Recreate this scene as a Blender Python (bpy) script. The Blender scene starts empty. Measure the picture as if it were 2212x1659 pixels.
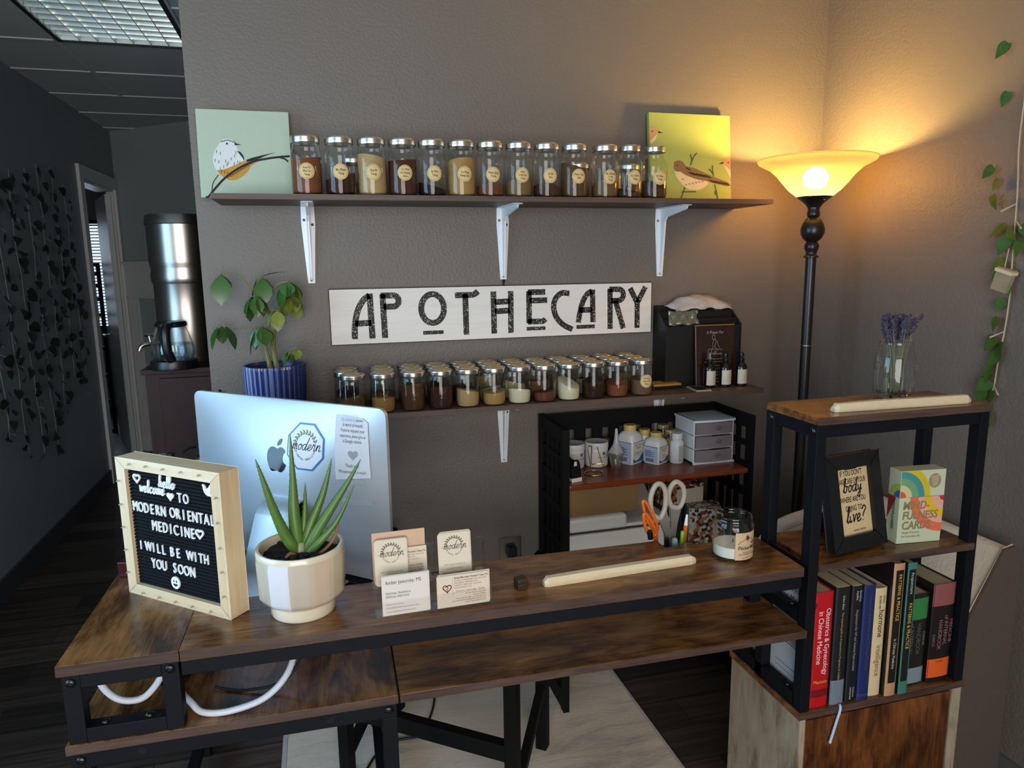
import bpy, math, random
from mathutils import Matrix, Vector
R = random.Random(7)
C = bpy.context.scene.collection
PI = math.pi

# ------------------------------------------------------------------ camera
sc = bpy.context.scene
cam_data = bpy.data.cameras.new('camera')
cam_data.sensor_width = 36.0
cam_data.lens = 1535.44 / 2212 * 36
cam_data.clip_start = 0.05
cam = bpy.data.objects.new('camera', cam_data)
C.objects.link(cam)
_yaw, _pitch, _roll = 0.2662, -0.1714, -0.0131
_f = Vector((math.sin(_yaw) * math.cos(_pitch), math.cos(_yaw) * math.cos(_pitch), math.sin(_pitch)))
_r = Vector((math.cos(_yaw), -math.sin(_yaw), 0))
_u = _r.cross(_f)
_r2 = _r * math.cos(_roll) + _u * math.sin(_roll)
_u2 = -_r * math.sin(_roll) + _u * math.cos(_roll)
cam.matrix_world = Matrix(((_r2.x, _u2.x, -_f.x, 0.0), (_r2.y, _u2.y, -_f.y, -2.494), (_r2.z, _u2.z, -_f.z, 1.6176), (0, 0, 0, 1)))
sc.camera = cam

# ------------------------------------------------------------------ world, daylight, exposure
w = bpy.data.worlds.new('sky')
sc.world = w
w.use_nodes = True
w.node_tree.nodes['Background'].inputs[0].default_value = (0.55, 0.72, 1.0, 1)
w.node_tree.nodes['Background'].inputs[1].default_value = 2.0
sc.view_settings.view_transform = 'Standard'
sc.view_settings.look = 'None'
sc.view_settings.gamma = 1.0
sc.view_settings.exposure = 0.0
sc.cycles.transparent_max_bounces = 32
sc.cycles.max_bounces = 10
sc.cycles.caustics_reflective = False
sc.cycles.caustics_refractive = False
sc.cycles.sample_clamp_indirect = 6.0


def area(name, loc, rot, sx, sy, power, col):
    d = bpy.data.lights.new(name, 'AREA')
    d.shape = 'RECTANGLE'
    d.size, d.size_y, d.energy, d.color = sx, sy, power, col
    o = bpy.data.objects.new(name, d)
    o.location, o.rotation_euler = loc, rot
    C.objects.link(o)
    return o


# daylight entering through the two windows of the room (side wall and the wall behind the camera)
area('window_daylight', (-1.62, -1.25, 1.62), (0, -PI / 2, 0), 1.4, 1.45, 34, (0.36, 0.68, 1.0))
area('window_daylight', (-0.3, -4.46, 1.4), (PI / 2, 0, 0), 2.3, 1.9, 92, (1.0, 0.93, 0.86))  # unseen rear window, enlarged to brighten everything from the front
area('window_daylight', (-2.75, 6.75, 1.5), (-PI / 2, 0, 0), 1.1, 1.15, 9, (0.8, 0.92, 1.0))


# ------------------------------------------------------------------ materials
def lin(c):
    if isinstance(c, str):
        c = tuple(int(c[i:i + 2], 16) / 255 for i in (0, 2, 4))
        c = tuple(x / 12.92 if x <= 0.04045 else ((x + 0.055) / 1.055) ** 2.4 for x in c)
    return (c[0], c[1], c[2], 1)


MATS = {}


def mat(name, col='808080', rough=0.5, metal=0.0, spec=0.5, var=0.06, scale=30, bump=0.0, bscale=200, emit=None, es=0.0, trans=0.0, coat=0.0):
    """Principled material with a little procedural colour variation and optional noise bump."""
    if name in MATS:
        return MATS[name]
    m = bpy.data.materials.new(name)
    m.use_nodes = True
    nt = m.node_tree
    b = nt.nodes['Principled BSDF']
    b.inputs['Roughness'].default_value = rough
    b.inputs['Metallic'].default_value = metal
    b.inputs['Specular IOR Level'].default_value = spec
    b.inputs['Coat Weight'].default_value = coat
    c = lin(col)
    tc = nt.nodes.new('ShaderNodeTexCoord')
    if var > 0:
        n = nt.nodes.new('ShaderNodeTexNoise')
        n.inputs['Scale'].default_value = scale
        n.inputs['Detail'].default_value = 4
        nt.links.new(tc.outputs['Object'], n.inputs['Vector'])
        mx = nt.nodes.new('ShaderNodeMix')
        mx.data_type = 'RGBA'
        mx.inputs['A'].default_value = tuple(x * (1 - var) for x in c[:3]) + (1,)
        mx.inputs['B'].default_value = tuple(min(1, x * (1 + var)) for x in c[:3]) + (1,)
        nt.links.new(n.outputs['Fac'], mx.inputs['Factor'])
        nt.links.new(mx.outputs['Result'], b.inputs['Base Color'])
    else:
        b.inputs['Base Color'].default_value = c
    if bump > 0:
        n2 = nt.nodes.new('ShaderNodeTexNoise')
        n2.inputs['Scale'].default_value = bscale
        n2.inputs['Detail'].default_value = 3
        nt.links.new(tc.outputs['Object'], n2.inputs['Vector'])
        bp = nt.nodes.new('ShaderNodeBump')
        bp.inputs['Strength'].default_value = bump
        bp.inputs['Distance'].default_value = 0.004
        nt.links.new(n2.outputs['Fac'], bp.inputs['Height'])
        nt.links.new(bp.outputs['Normal'], b.inputs['Normal'])
    if emit:
        b.inputs['Emission Color'].default_value = lin(emit)
        b.inputs['Emission Strength'].default_value = es
    MATS[name] = m
    return m


def ramp(nt, stops):
    r = nt.nodes.new('ShaderNodeValToRGB')
    e = r.color_ramp.elements
    while len(e) < len(stops):
        e.new(0.5)
    for el, (p, c) in zip(e, stops):
        el.position, el.color = p, lin(c)
    return r


def wood(name, stops, axis='X', stretch=9.0, scale=7.0, rough=0.35, spec=0.5, fine=70, patch=2.2, bump=0.08):
    """Board with long streaks along axis, soft burnt patches and fine grain."""
    if name in MATS:
        return MATS[name]
    m = bpy.data.materials.new(name)
    m.use_nodes = True
    nt = m.node_tree
    b = nt.nodes['Principled BSDF']
    b.inputs['Roughness'].default_value = rough
    b.inputs['Specular IOR Level'].default_value = spec
    tc = nt.nodes.new('ShaderNodeTexCoord')
    mp = nt.nodes.new('ShaderNodeMapping')
    s = [scale, scale, scale]
    s['XYZ'.index(axis)] = scale / stretch
    mp.inputs['Scale'].default_value = s
    nt.links.new(tc.outputs['Object'], mp.inputs['Vector'])
    n = nt.nodes.new('ShaderNodeTexNoise')
    n.inputs['Scale'].default_value = 4
    n.inputs['Detail'].default_value = 8
    n.inputs['Roughness'].default_value = 0.62
    n.inputs['Distortion'].default_value = 0.9
    nt.links.new(mp.outputs['Vector'], n.inputs['Vector'])
    mp2 = nt.nodes.new('ShaderNodeMapping')
    s2 = [patch * 4, patch * 4, patch * 4]
    s2['XYZ'.index(axis)] = patch * 1.6
    mp2.inputs['Scale'].default_value = s2
    nt.links.new(tc.outputs['Object'], mp2.inputs['Vector'])
    n2 = nt.nodes.new('ShaderNodeTexNoise')
    n2.inputs['Scale'].default_value = 1
    n2.inputs['Detail'].default_value = 5
    n2.inputs['Distortion'].default_value = 0.7
    nt.links.new(mp2.outputs['Vector'], n2.inputs['Vector'])
    mp3 = nt.nodes.new('ShaderNodeMapping')
    s3 = [fine * 4, fine * 4, fine * 4]
    s3['XYZ'.index(axis)] = fine / 6
    mp3.inputs['Scale'].default_value = s3
    nt.links.new(tc.outputs['Object'], mp3.inputs['Vector'])
    n3 = nt.nodes.new('ShaderNodeTexNoise')
    n3.inputs['Detail'].default_value = 2
    n3.inputs['Scale'].default_value = 1
    nt.links.new(mp3.outputs['Vector'], n3.inputs['Vector'])
    a1 = nt.nodes.new('ShaderNodeMath')
    a1.operation = 'MULTIPLY_ADD'
    a1.inputs[1].default_value = 0.45
    nt.links.new(n.outputs['Fac'], a1.inputs[0])
    a2 = nt.nodes.new('ShaderNodeMath')
    a2.operation = 'MULTIPLY_ADD'
    a2.inputs[1].default_value = 0.45
    nt.links.new(n2.outputs['Fac'], a2.inputs[0])
    a3 = nt.nodes.new('ShaderNodeMath')
    a3.operation = 'MULTIPLY'
    a3.inputs[1].default_value = 0.16
    nt.links.new(n3.outputs['Fac'], a3.inputs[0])
    nt.links.new(a3.outputs[0], a2.inputs[2])
    nt.links.new(a2.outputs[0], a1.inputs[2])
    r = ramp(nt, stops)
    nt.links.new(a1.outputs[0], r.inputs['Fac'])
    nt.links.new(r.outputs['Color'], b.inputs['Base Color'])
    bp = nt.nodes.new('ShaderNodeBump')
    bp.inputs['Strength'].default_value = bump
    bp.inputs['Distance'].default_value = 0.002
    nt.links.new(n3.outputs['Fac'], bp.inputs['Height'])
    nt.links.new(bp.outputs['Normal'], b.inputs['Normal'])
    MATS[name] = m
    return m


def glass(name, tint='ffffff', refl=1.0, rough=0.02, body=0.0, bodycol='ffffff'):
    """Clear thin glass: what lies behind shows through, with Fresnel reflections on top."""
    if name in MATS:
        return MATS[name]
    m = bpy.data.materials.new(name)
    m.use_nodes = True
    nt = m.node_tree
    nt.nodes.remove(nt.nodes['Principled BSDF'])
    out = nt.nodes['Material Output']
    t = nt.nodes.new('ShaderNodeBsdfTransparent')
    t.inputs['Color'].default_value = lin(tint)
    g = nt.nodes.new('ShaderNodeBsdfGlossy')
    g.inputs['Roughness'].default_value = rough
    lw = nt.nodes.new('ShaderNodeLayerWeight')
    lw.inputs['Blend'].default_value = 0.5
    pw = nt.nodes.new('ShaderNodeMath')
    pw.operation = 'POWER'
    pw.inputs[1].default_value = 3.0
    nt.links.new(lw.outputs['Facing'], pw.inputs[0])
    ma = nt.nodes.new('ShaderNodeMath')
    ma.operation = 'MULTIPLY_ADD'
    ma.inputs[1].default_value = 0.75 * refl
    ma.inputs[2].default_value = 0.045 * refl
    nt.links.new(pw.outputs[0], ma.inputs[0])
    n = nt.nodes.new('ShaderNodeTexNoise')
    n.inputs['Scale'].default_value = 55
    tc = nt.nodes.new('ShaderNodeTexCoord')
    nt.links.new(tc.outputs['Object'], n.inputs['Vector'])
    bp = nt.nodes.new('ShaderNodeBump')
    bp.inputs['Strength'].default_value = 0.12
    bp.inputs['Distance'].default_value = 0.003
    nt.links.new(n.outputs['Fac'], bp.inputs['Height'])
    nt.links.new(bp.outputs['Normal'], g.inputs['Normal'])
    mx = nt.nodes.new('ShaderNodeMixShader')
    nt.links.new(ma.outputs[0], mx.inputs[0])
    last = t.outputs[0]
    if body > 0:
        d = nt.nodes.new('ShaderNodeBsdfDiffuse')
        d.inputs['Color'].default_value = lin(bodycol)
        m2 = nt.nodes.new('ShaderNodeMixShader')
        m2.inputs[0].default_value = body
        nt.links.new(t.outputs[0], m2.inputs[1])
        nt.links.new(d.outputs[0], m2.inputs[2])
        last = m2.outputs[0]
    nt.links.new(last, mx.inputs[1])
    nt.links.new(g.outputs[0], mx.inputs[2])
    nt.links.new(mx.outputs[0], out.inputs['Surface'])
    MATS[name] = m
    return m


# ------------------------------------------------------------------ mesh helpers
class MB:
    def __init__(s):
        s.v, s.f, s.m, s.s = [], [], [], []

    def add(s, vs, fs, mi=0, smooth=False):
        b = len(s.v)
        s.v += [tuple(v) for v in vs]
        s.f += [tuple(i + b for i in f) for f in fs]
        s.m += [mi] * len(fs)
        s.s += [smooth] * len(fs)
        return s

    def box(s, x0, y0, z0, x1, y1, z1, mi=0):
        x0, x1 = min(x0, x1), max(x0, x1)
        y0, y1 = min(y0, y1), max(y0, y1)
        z0, z1 = min(z0, z1), max(z0, z1)
        return s.add([(x0, y0, z0), (x1, y0, z0), (x1, y1, z0), (x0, y1, z0), (x0, y0, z1), (x1, y0, z1), (x1, y1, z1), (x0, y1, z1)],
                     [(0, 3, 2, 1), (4, 5, 6, 7), (0, 1, 5, 4), (1, 2, 6, 5), (2, 3, 7, 6), (3, 0, 4, 7)], mi)

    def prism(s, poly, a, b, plane='XY', mi=0):
        """polygon (counter-clockwise in its plane) extruded from a to b along the third axis"""
        f = {'XY': lambda p, t: (p[0], p[1], t), 'XZ': lambda p, t: (p[0], t, p[1]), 'YZ': lambda p, t: (t, p[0], p[1])}[plane]
        n = len(poly)
        vs = [f(p, a) for p in poly] + [f(p, b) for p in poly]
        fs = [tuple(range(n)), tuple(range(2 * n - 1, n - 1, -1))] + [(i, (i + 1) % n, n + (i + 1) % n, n + i) for i in range(n)]
        return s.add(vs, fs, mi)

    def lathe(s, prof, n=32, c=(0, 0, 0), mi=0, smooth=True, cap0=False, cap1=False, sx=1.0, sy=1.0):
        vs, fs = [], []
        for r, z in prof:
            for i in range(n):
                a = 2 * PI * i / n
                vs.append((c[0] + r * sx * math.cos(a), c[1] + r * sy * math.sin(a), c[2] + z))
        for k in range(len(prof) - 1):
            for i in range(n):
                j = (i + 1) % n
                fs.append((k * n + i, k * n + j, (k + 1) * n + j, (k + 1) * n + i))
        if cap0:
            fs.append(tuple(range(n - 1, -1, -1)))
        if cap1:
            k = len(prof) - 1
            fs.append(tuple(k * n + i for i in range(n)))
        return s.add(vs, fs, mi, smooth)

    def tube(s, pts, r, n=8, mi=0, caps=True, closed=False):
        pts = [Vector(p) for p in pts]
        N = len(pts)
        rs = r if isinstance(r, (list, tuple)) else [r] * N
        vs, fs = [], []
        up = None
        for i, p in enumerate(pts):
            if closed:
                d = pts[(i + 1) % N] - pts[i - 1]
            else:
                d = pts[min(i + 1, N - 1)] - pts[max(i - 1, 0)]
            d = d.normalized() if d.length > 1e-9 else Vector((0, 0, 1))
            if up is None:
                up = Vector((0, 0, 1)) if abs(d.z) < 0.9 else Vector((1, 0, 0))
            a = (up - d * up.dot(d))
            a = a.normalized() if a.length > 1e-6 else d.orthogonal().normalized()
            up = a
            b = d.cross(a)
            for k in range(n):
                t = 2 * PI * k / n
                vs.append(p + (a * math.cos(t) + b * math.sin(t)) * rs[i])
        for i in range(N if closed else N - 1):
            j = (i + 1) % N
            for k in range(n):
                l = (k + 1) % n
                fs.append((i * n + k, i * n + l, j * n + l, j * n + k))
        if caps and not closed:
            fs.append(tuple(range(n - 1, -1, -1)))
            fs.append(tuple((N - 1) * n + k for k in range(n)))
        return s.add(vs, fs, mi, True)

    def stroke(s, pts, wd, y=0.0, t=0.0, mi=0):
        """ribbon of width wd along a polyline in the XZ plane, facing -y; t>0 gives it thickness"""
        N = len(pts)
        if N < 2:
            return s
        L, Rr = [], []
        for i, p in enumerate(pts):
            a, b = pts[max(i - 1, 0)], pts[min(i + 1, N - 1)]
            dx, dz = b[0] - a[0], b[1] - a[1]
            l = math.hypot(dx, dz) or 1e-9
            nx, nz = -dz / l * wd / 2, dx / l * wd / 2
            L.append((p[0] + nx, y - t, p[1] + nz))
            Rr.append((p[0] - nx, y - t, p[1] - nz))
        vs = L + Rr
        fs = [(i, N + i, N + i + 1, i + 1) for i in range(N - 1)]
        if t > 0:
            vs = vs + [(v[0], y, v[2]) for v in vs]
            o = 2 * N
            for i in range(N - 1):
                fs += [(i, i + 1, o + i + 1, o + i), (N + i + 1, N + i, o + N + i, o + N + i + 1)]
            fs += [(0, o, o + N, N), (N - 1, 2 * N - 1, o + 2 * N - 1, o + N - 1)]
        return s.add(vs, fs, mi)

    def poly(s, pts, y=0.0, mi=0, t=0.0):
        """flat polygon in the XZ plane facing -y, given clockwise or not"""
        ar = sum(pts[i][0] * pts[(i + 1) % len(pts)][1] - pts[(i + 1) % len(pts)][0] * pts[i][1] for i in range(len(pts)))
        if ar < 0:
            pts = pts[::-1]
        n = len(pts)
        vs = [(p[0], y - t, p[1]) for p in pts]
        fs = [tuple(range(n))]
        if t > 0:
            vs += [(p[0], y, p[1]) for p in pts]
            fs += [(i, n + i, n + (i + 1) % n, (i + 1) % n) for i in range(n)]
        return s.add(vs, fs, mi)

    def leaf(s, base, tip, up, wd, curl=0.15, heart=False, mi=0):
        """leaf blade from base to tip; up roughly gives its upper side"""
        b, t = Vector(base), Vector(tip)
        d = t - b
        L = d.length
        d = d / L
        sd = d.cross(Vector(up))
        sd = sd.normalized() if sd.length > 1e-6 else d.orthogonal().normalized()
        nrm = sd.cross(d)
        prof = [(-0.06, 0.30), (0.08, 0.46), (0.3, 0.5), (0.55, 0.38), (0.8, 0.17), (1.0, 0.0)] if heart else \
               [(0.0, 0.03), (0.15, 0.26), (0.38, 0.47), (0.6, 0.48), (0.82, 0.28), (1.0, 0.0)]
        vs, fs = [], []
        for u, h in prof:
            cz = -curl * L * u * u
            vs.append(b + d * (L * u if not (heart and u < 0) else 0) + nrm * cz)
            vs.append(b + d * L * u + sd * h * wd + nrm * (cz + 0.12 * wd * h))
            vs.append(b + d * L * u - sd * h * wd + nrm * (cz + 0.12 * wd * h))
        for i in range(len(prof) - 1):
            a = i * 3
            fs += [(a, a + 3, a + 4, a + 1), (a, a + 2, a + 5, a + 3)]
        return s.add(vs, fs, mi, True)

    def xf(s, M, start=0):
        for i in range(start, len(s.v)):
            s.v[i] = tuple(M @ Vector(s.v[i]))
        return s

    def map(s, fn, start=0):
        for i in range(start, len(s.v)):
            s.v[i] = fn(s.v[i])
        return s

    def build(s, name, mats, parent=None, bev=0.0, loc=None, rot=None, kind=None, label=None, solid=0.0):
        me = bpy.data.meshes.new(name)
        me.from_pydata(s.v, [], s.f)
        for m in (mats if isinstance(mats, (list, tuple)) else [mats]):
            me.materials.append(m)
        me.polygons.foreach_set('material_index', s.m)
        me.polygons.foreach_set('use_smooth', s.s)
        me.update()
        if any(s.s):
            me.set_sharp_from_angle(angle=math.radians(42))
        o = bpy.data.objects.new(name, me)
        C.objects.link(o)
        if parent is not None:
            o.parent = parent
        if loc is not None:
            o.location = loc
        if rot is not None:
            o.rotation_euler = rot
        if solid > 0:
            md = o.modifiers.new('thickness', 'SOLIDIFY')
            md.thickness = solid
            md.offset = 0
        if bev > 0:
            md = o.modifiers.new('bevel', 'BEVEL')
            md.width, md.segments, md.limit_method, md.angle_limit = bev, 2, 'ANGLE', math.radians(40)
        if kind:
            o['kind'] = kind
        if label:
            o['label'] = label
        return o


def thing(name, label, cat, loc=(0, 0, 0), rz=0.0, group=None):
    o = bpy.data.objects.new(name, None)
    o.empty_display_size = 0.05
    C.objects.link(o)
    o.location, o.rotation_euler = loc, (0, 0, rz)
    o['label'], o['category'] = label, cat
    if group:
        o['group'] = group
    return o


def tag(o, label, cat, group=None):
    o['label'], o['category'] = label, cat
    if group:
        o['group'] = group
    return o


def dup(root, loc, rz, label):
    """copy of a thing with copies of its parts and sub-parts"""
    r = root.copy()
    C.objects.link(r)
    r.location, r.rotation_euler = loc, (0, 0, rz)
    r['label'] = label
    for ch in list(root.children):
        c = ch.copy()
        C.objects.link(c)
        c.parent = r
        for g in list(ch.children):
            d = g.copy()
            C.objects.link(d)
            d.parent = c
    return r


_TX = {}


def text(mb, s, size, x=0.0, z=0.0, y=0.0, mi=0, al='CENTER', shear=0.0, sx=1.0, bold=0.0, t=0.0, fn=None, rot=0.0):
    """lettering in the XZ plane facing -y with its baseline at z; t>0 gives it thickness"""
    key = (s, al, shear, bold)
    if key not in _TX:
        cu = bpy.data.curves.new('lettering', 'FONT')
        cu.body, cu.size, cu.align_x, cu.shear, cu.offset, cu.resolution_u = s, 1.0, al, shear, bold, 3
        o = bpy.data.objects.new('lettering', cu)
        me = bpy.data.meshes.new_from_object(o)
        _TX[key] = ([tuple(v.co) for v in me.vertices], [tuple(p.vertices) for p in me.polygons])
        bpy.data.objects.remove(o)
        bpy.data.meshes.remove(me)
        bpy.data.curves.remove(cu)
    vs, fs = _TX[key]
    ca, sa = math.cos(rot), math.sin(rot)
    P = []
    for v in vs:
        a, b = v[0] * size * sx, v[1] * size
        P.append((x + a * ca - b * sa, y - t, z + a * sa + b * ca))
    F = list(fs)
    if t > 0:
        n = len(P)
        cnt = {}
        for f in fs:
            for i in range(len(f)):
                e = (f[i], f[(i + 1) % len(f)])
                cnt[frozenset(e)] = cnt.get(frozenset(e), []) + [e]
        P = P + [(p[0], y, p[2]) for p in P]
        for k, es in cnt.items():
            if len(es) == 1:
                a, b = es[0]
                F.append((b, a, n + a, n + b))
    st = len(mb.v)
    mb.add(P, F, mi)
    if fn:
        mb.map(fn, st)
    return mb


def smooth(pts, k=6):
    """Catmull-Rom through the points"""
    out = []
    n = len(pts)
    dim = len(pts[0])
    for i in range(n - 1):
        p0, p1, p2, p3 = pts[max(i - 1, 0)], pts[i], pts[i + 1], pts[min(i + 2, n - 1)]
        for j in range(k):
            t = j / k
            out.append(tuple(0.5 * (2 * p1[d] + (p2[d] - p0[d]) * t + (2 * p0[d] - 5 * p1[d] + 4 * p2[d] - p3[d]) * t * t + (-p0[d] + 3 * p1[d] - 3 * p2[d] + p3[d]) * t ** 3) for d in range(dim)))
    out.append(tuple(pts[-1]))
    return out


def ell(cx, cz, rx, rz, n=28, a0=0.0, a1=2 * PI):
    full = abs(a1 - a0 - 2 * PI) < 1e-6
    return [(cx + rx * math.cos(a0 + (a1 - a0) * i / (n if full else n - 1)), cz + rz * math.sin(a0 + (a1 - a0) * i / (n if full else n - 1))) for i in range(n)]


# a joined-up hand: single strokes in units of the x-height
HAND = {
    'a': ([[(.75, .85), (.4, 1), (.1, .6), (.2, .1), (.5, .1), (.75, .85), (.72, .2), (.95, .1)]], .95),
    'b': ([[(0, .1), (.3, 1.2), (.35, 2.0), (.2, 1.9), (.18, .3), (.35, 0), (.7, .3), (.6, .9), (.35, .9)], [(.6, .9), (.95, .8)]], .95),
    'c': ([[(.7, .8), (.45, 1), (.12, .6), (.25, .08), (.6, .08), (.9, .35)]], .85),
    'd': ([[(.75, .85), (.4, 1), (.1, .6), (.2, .1), (.5, .1), (.75, .85), (.95, 2.1)], [(.95, 2.1), (.76, .25), (.9, .05), (1.1, .3)]], 1.08),
    'e': ([[(0, .3), (.45, .5), (.6, .85), (.35, 1), (.12, .6), (.25, .05), (.6, .1), (.85, .35)]], .82),
    'h': ([[(0, .2), (.35, 1.4), (.4, 2.0), (.25, 1.9), (.15, 0)], [(.17, .5), (.4, .95), (.6, .8), (.6, .15), (.9, .2)]], .9),
    'i': ([[(.1, .9), (.15, .2), (.3, .05), (.5, .3)], [(.18, 1.35), (.2, 1.5)]], .5),
    'l': ([[(0, .2), (.3, 1.2), (.38, 1.95), (.22, 2.0), (.15, .3), (.3, .05), (.55, .3)]], .5),
    'm': ([[(.05, .85), (.15, .95), (.15, 0)], [(.15, .5), (.35, .98), (.5, .8), (.5, 0)], [(.5, .5), (.7, .98), (.86, .8), (.86, .15), (1.1, .2)]], 1.1),
    'n': ([[(.0, .3), (.12, .9), (.15, .95), (.15, 0)], [(.15, .5), (.42, .98), (.62, .8), (.60, .15), (.78, .05), (.95, .25)]], .95),
    'o': ([[(.45, 1), (.12, .65), (.25, .05), (.6, .15), (.68, .7), (.45, 1), (.6, .8), (.9, .85)]], .85),
    'r': ([[(0, .25), (.22, 1.12), (.32, .88), (.55, .92), (.5, .3), (.62, .05), (.9, .3)]], .88),
    'v': ([[(.05, .9), (.2, .95), (.35, .05), (.65, .95), (.85, .9)]], .8),
    'w': ([[(.05, .9), (.2, .9), (.3, .05), (.55, .8), (.7, .05), (.95, .9), (1.15, .85)]], 1.1),
    'y': ([[(.1, .95), (.2, .25), (.45, .2), (.7, .95)], [(.7, .95), (.6, -.5), (.35, -.9), (.2, -.5), (.9, .3)]], .9),
    '?': ([[(.1, 1.5), (.4, 1.95), (.75, 1.6), (.4, .9), (.38, .55)], [(.36, .12), (.4, .0)]], .8),
    ' ': ([], .5),
}


def script(mb, s, size, x, z, y, wd, mi=0, slant=0.15, t=0.0, al='CENTER', fn=None, sx=1.0):
    W = sum(HAND[c][1] for c in s) * size * sx
    px = x - (W / 2 if al == 'CENTER' else 0)
    st = len(mb.v)
    for c in s:
        for ln in HAND[c][0]:
            mb.stroke([(px + (q[0] + slant * q[1]) * size * sx, z + q[1] * size) for q in smooth(ln, 5)], wd, y, t, mi)
        px += HAND[c][1] * size * sx
    if fn:
        mb.map(fn, st)
    return mb


def wrap(rad, cz=0.0, ang=0.0):
    """bend the plane y=0 onto a cylinder of radius rad about the z axis (facing -y at ang 0)"""
    def fn(v):
        a = v[0] / rad + ang
        r = rad - v[1]
        return (r * math.sin(a), -r * math.cos(a), v[2] + cz)
    return fn


def disc_grid(mb, rx, rz, mi=0, y=0.0, fn=None, n=24, rings=4, cz=0.0):
    st = len(mb.v)
    vs = [(0, y, cz)]
    fs = []
    for k in range(1, rings + 1):
        for i in range(n):
            a = 2 * PI * i / n
            vs.append((rx * k / rings * math.cos(a), y, cz + rz * k / rings * math.sin(a)))
    for i in range(n):
        fs.append((0, 1 + i, 1 + (i + 1) % n))
    for k in range(rings - 1):
        for i in range(n):
            j = (i + 1) % n
            a, b = 1 + k * n, 1 + (k + 1) * n
            fs.append((a + i, b + i, b + j, a + j))
    mb.add(vs, fs, mi, True)
    if fn:
        mb.map(fn, st)
    return mb


def grid(mb, x0, z0, x1, z1, nx=8, nz=8, mi=0, y=0.0, fn=None, smooth_=True):
    st = len(mb.v)
    vs = [(x0 + (x1 - x0) * i / nx, y, z0 + (z1 - z0) * k / nz) for k in range(nz + 1) for i in range(nx + 1)]
    fs = [(k * (nx + 1) + i, k * (nx + 1) + i + 1, (k + 1) * (nx + 1) + i + 1, (k + 1) * (nx + 1) + i) for k in range(nz) for i in range(nx)]
    mb.add(vs, fs, mi, smooth_)
    if fn:
        mb.map(fn, st)
    return mb


def rrect(x0, z0, x1, z1, r, n=5):
    out = []
    for cx, cz, a in ((x1 - r, z0 + r, -PI / 2), (x1 - r, z1 - r, 0), (x0 + r, z1 - r, PI / 2), (x0 + r, z0 + r, PI)):
        out += [(cx + r * math.cos(a + PI / 2 * i / n), cz + r * math.sin(a + PI / 2 * i / n)) for i in range(n + 1)]
    return out


def bar(mb, a, b, w_, d_, mi=0, up=(0, 0, 1)):
    """rectangular bar from a to b, w_ wide and d_ deep"""
    a, b = Vector(a), Vector(b)
    d = (b - a).normalized()
    s_ = d.cross(Vector(up))
    s_ = s_.normalized() if s_.length > 1e-5 else d.orthogonal().normalized()
    t = s_.cross(d)
    vs = []
    for p in (a, b):
        for i, j in ((-1, -1), (1, -1), (1, 1), (-1, 1)):
            vs.append(p + s_ * i * w_ / 2 + t * j * d_ / 2)
    return mb.add(vs, [(0, 1, 2, 3), (7, 6, 5, 4), (0, 4, 5, 1), (1, 5, 6, 2), (2, 6, 7, 3), (3, 7, 4, 0)], mi)

# ------------------------------------------------------------------ palette of shared materials
def wall_mat(name, col, bump=0.55):
    return mat(name, col, rough=0.5, spec=0.4, var=0.03, scale=6, bump=bump, bscale=105)


M_wall = wall_mat('taupe_wall_paint', '71685f')
M_wall_r = wall_mat('taupe_side_wall_paint', '71685f')
M_wall_l = wall_mat('dark_grey_wall_paint', '858c90', 0.1)
M_wall_h = wall_mat('grey_green_wall_paint', '97a5a2', 0.05)
M_trimw = mat('white_trim_paint', 'c9c9c6', rough=0.4, var=0.03)
M_base = mat('grey_baseboard', '5e5c5c', rough=0.5, var=0.04)
M_blk = mat('black_powder_coat', '0a0c12', rough=0.6, spec=0.2, var=0.12, scale=60, bump=0.05, bscale=600)
M_blk2 = mat('black_painted_wood', '090909', rough=0.6, spec=0.18, var=0.1, scale=40)
M_blkpl = mat('black_plastic', '0e0e10', rough=0.35, var=0.05)
M_white = mat('white_enamel', 'e6e9ea', rough=0.35, var=0.02)
M_whpl = mat('white_plastic', 'e3e0d8', rough=0.4, var=0.03)
M_steel = mat('brushed_steel', '948d84', rough=0.24, metal=1.0, var=0.05, scale=12)
M_lid = mat('zinc_jar_lid', 'cfcac0', rough=0.28, metal=1.0, var=0.04)
M_gold = mat('brass_wire', 'd8b878', rough=0.25, metal=1.0, var=0.03)
M_ink = mat('black_ink', '14120f', rough=0.6, var=0.1)
M_bolt = mat('black_bolt_head', '0c0d10', rough=0.3, spec=0.6, var=0.05)
RUST = [(0.30, '1a100a'), (0.41, '39220f'), (0.49, '5d381c'), (0.57, '7c532c'), (0.66, '94663a'), (0.80, 'a47b4e')]
M_rx = wood('rustic_brown_board', RUST, 'X', stretch=4, scale=8, rough=0.27, spec=0.5, patch=4.2, bump=0.15)
M_ry = wood('rustic_brown_board_across', RUST, 'Y', stretch=4, scale=8, rough=0.27, spec=0.5, patch=4.2, bump=0.15)
M_rz = wood('rustic_brown_board_upright', [(0.30, '150a05'), (0.42, '2f190b'), (0.50, '4c2a12'), (0.58, '6a3d1a'), (0.70, '7f4f26')], 'Z', stretch=5, scale=7, rough=0.36, spec=0.45, patch=3.2)
M_edge = wood('brown_board_edge', [(0.3, '20150f'), (0.5, '46332a'), (0.7, '645044')], 'X', stretch=14, scale=12, fine=140, rough=0.45)
M_grey = wood('side_lit_grey_panel', [(0.30, '241c15'), (0.42, '6b5b46'), (0.52, '9a8a72'), (0.75, 'b3a68f')], 'Z', stretch=5, scale=8, rough=0.42, patch=3.6)  # knotty grey board; cool window light on the cabinet side put into its tone
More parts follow.
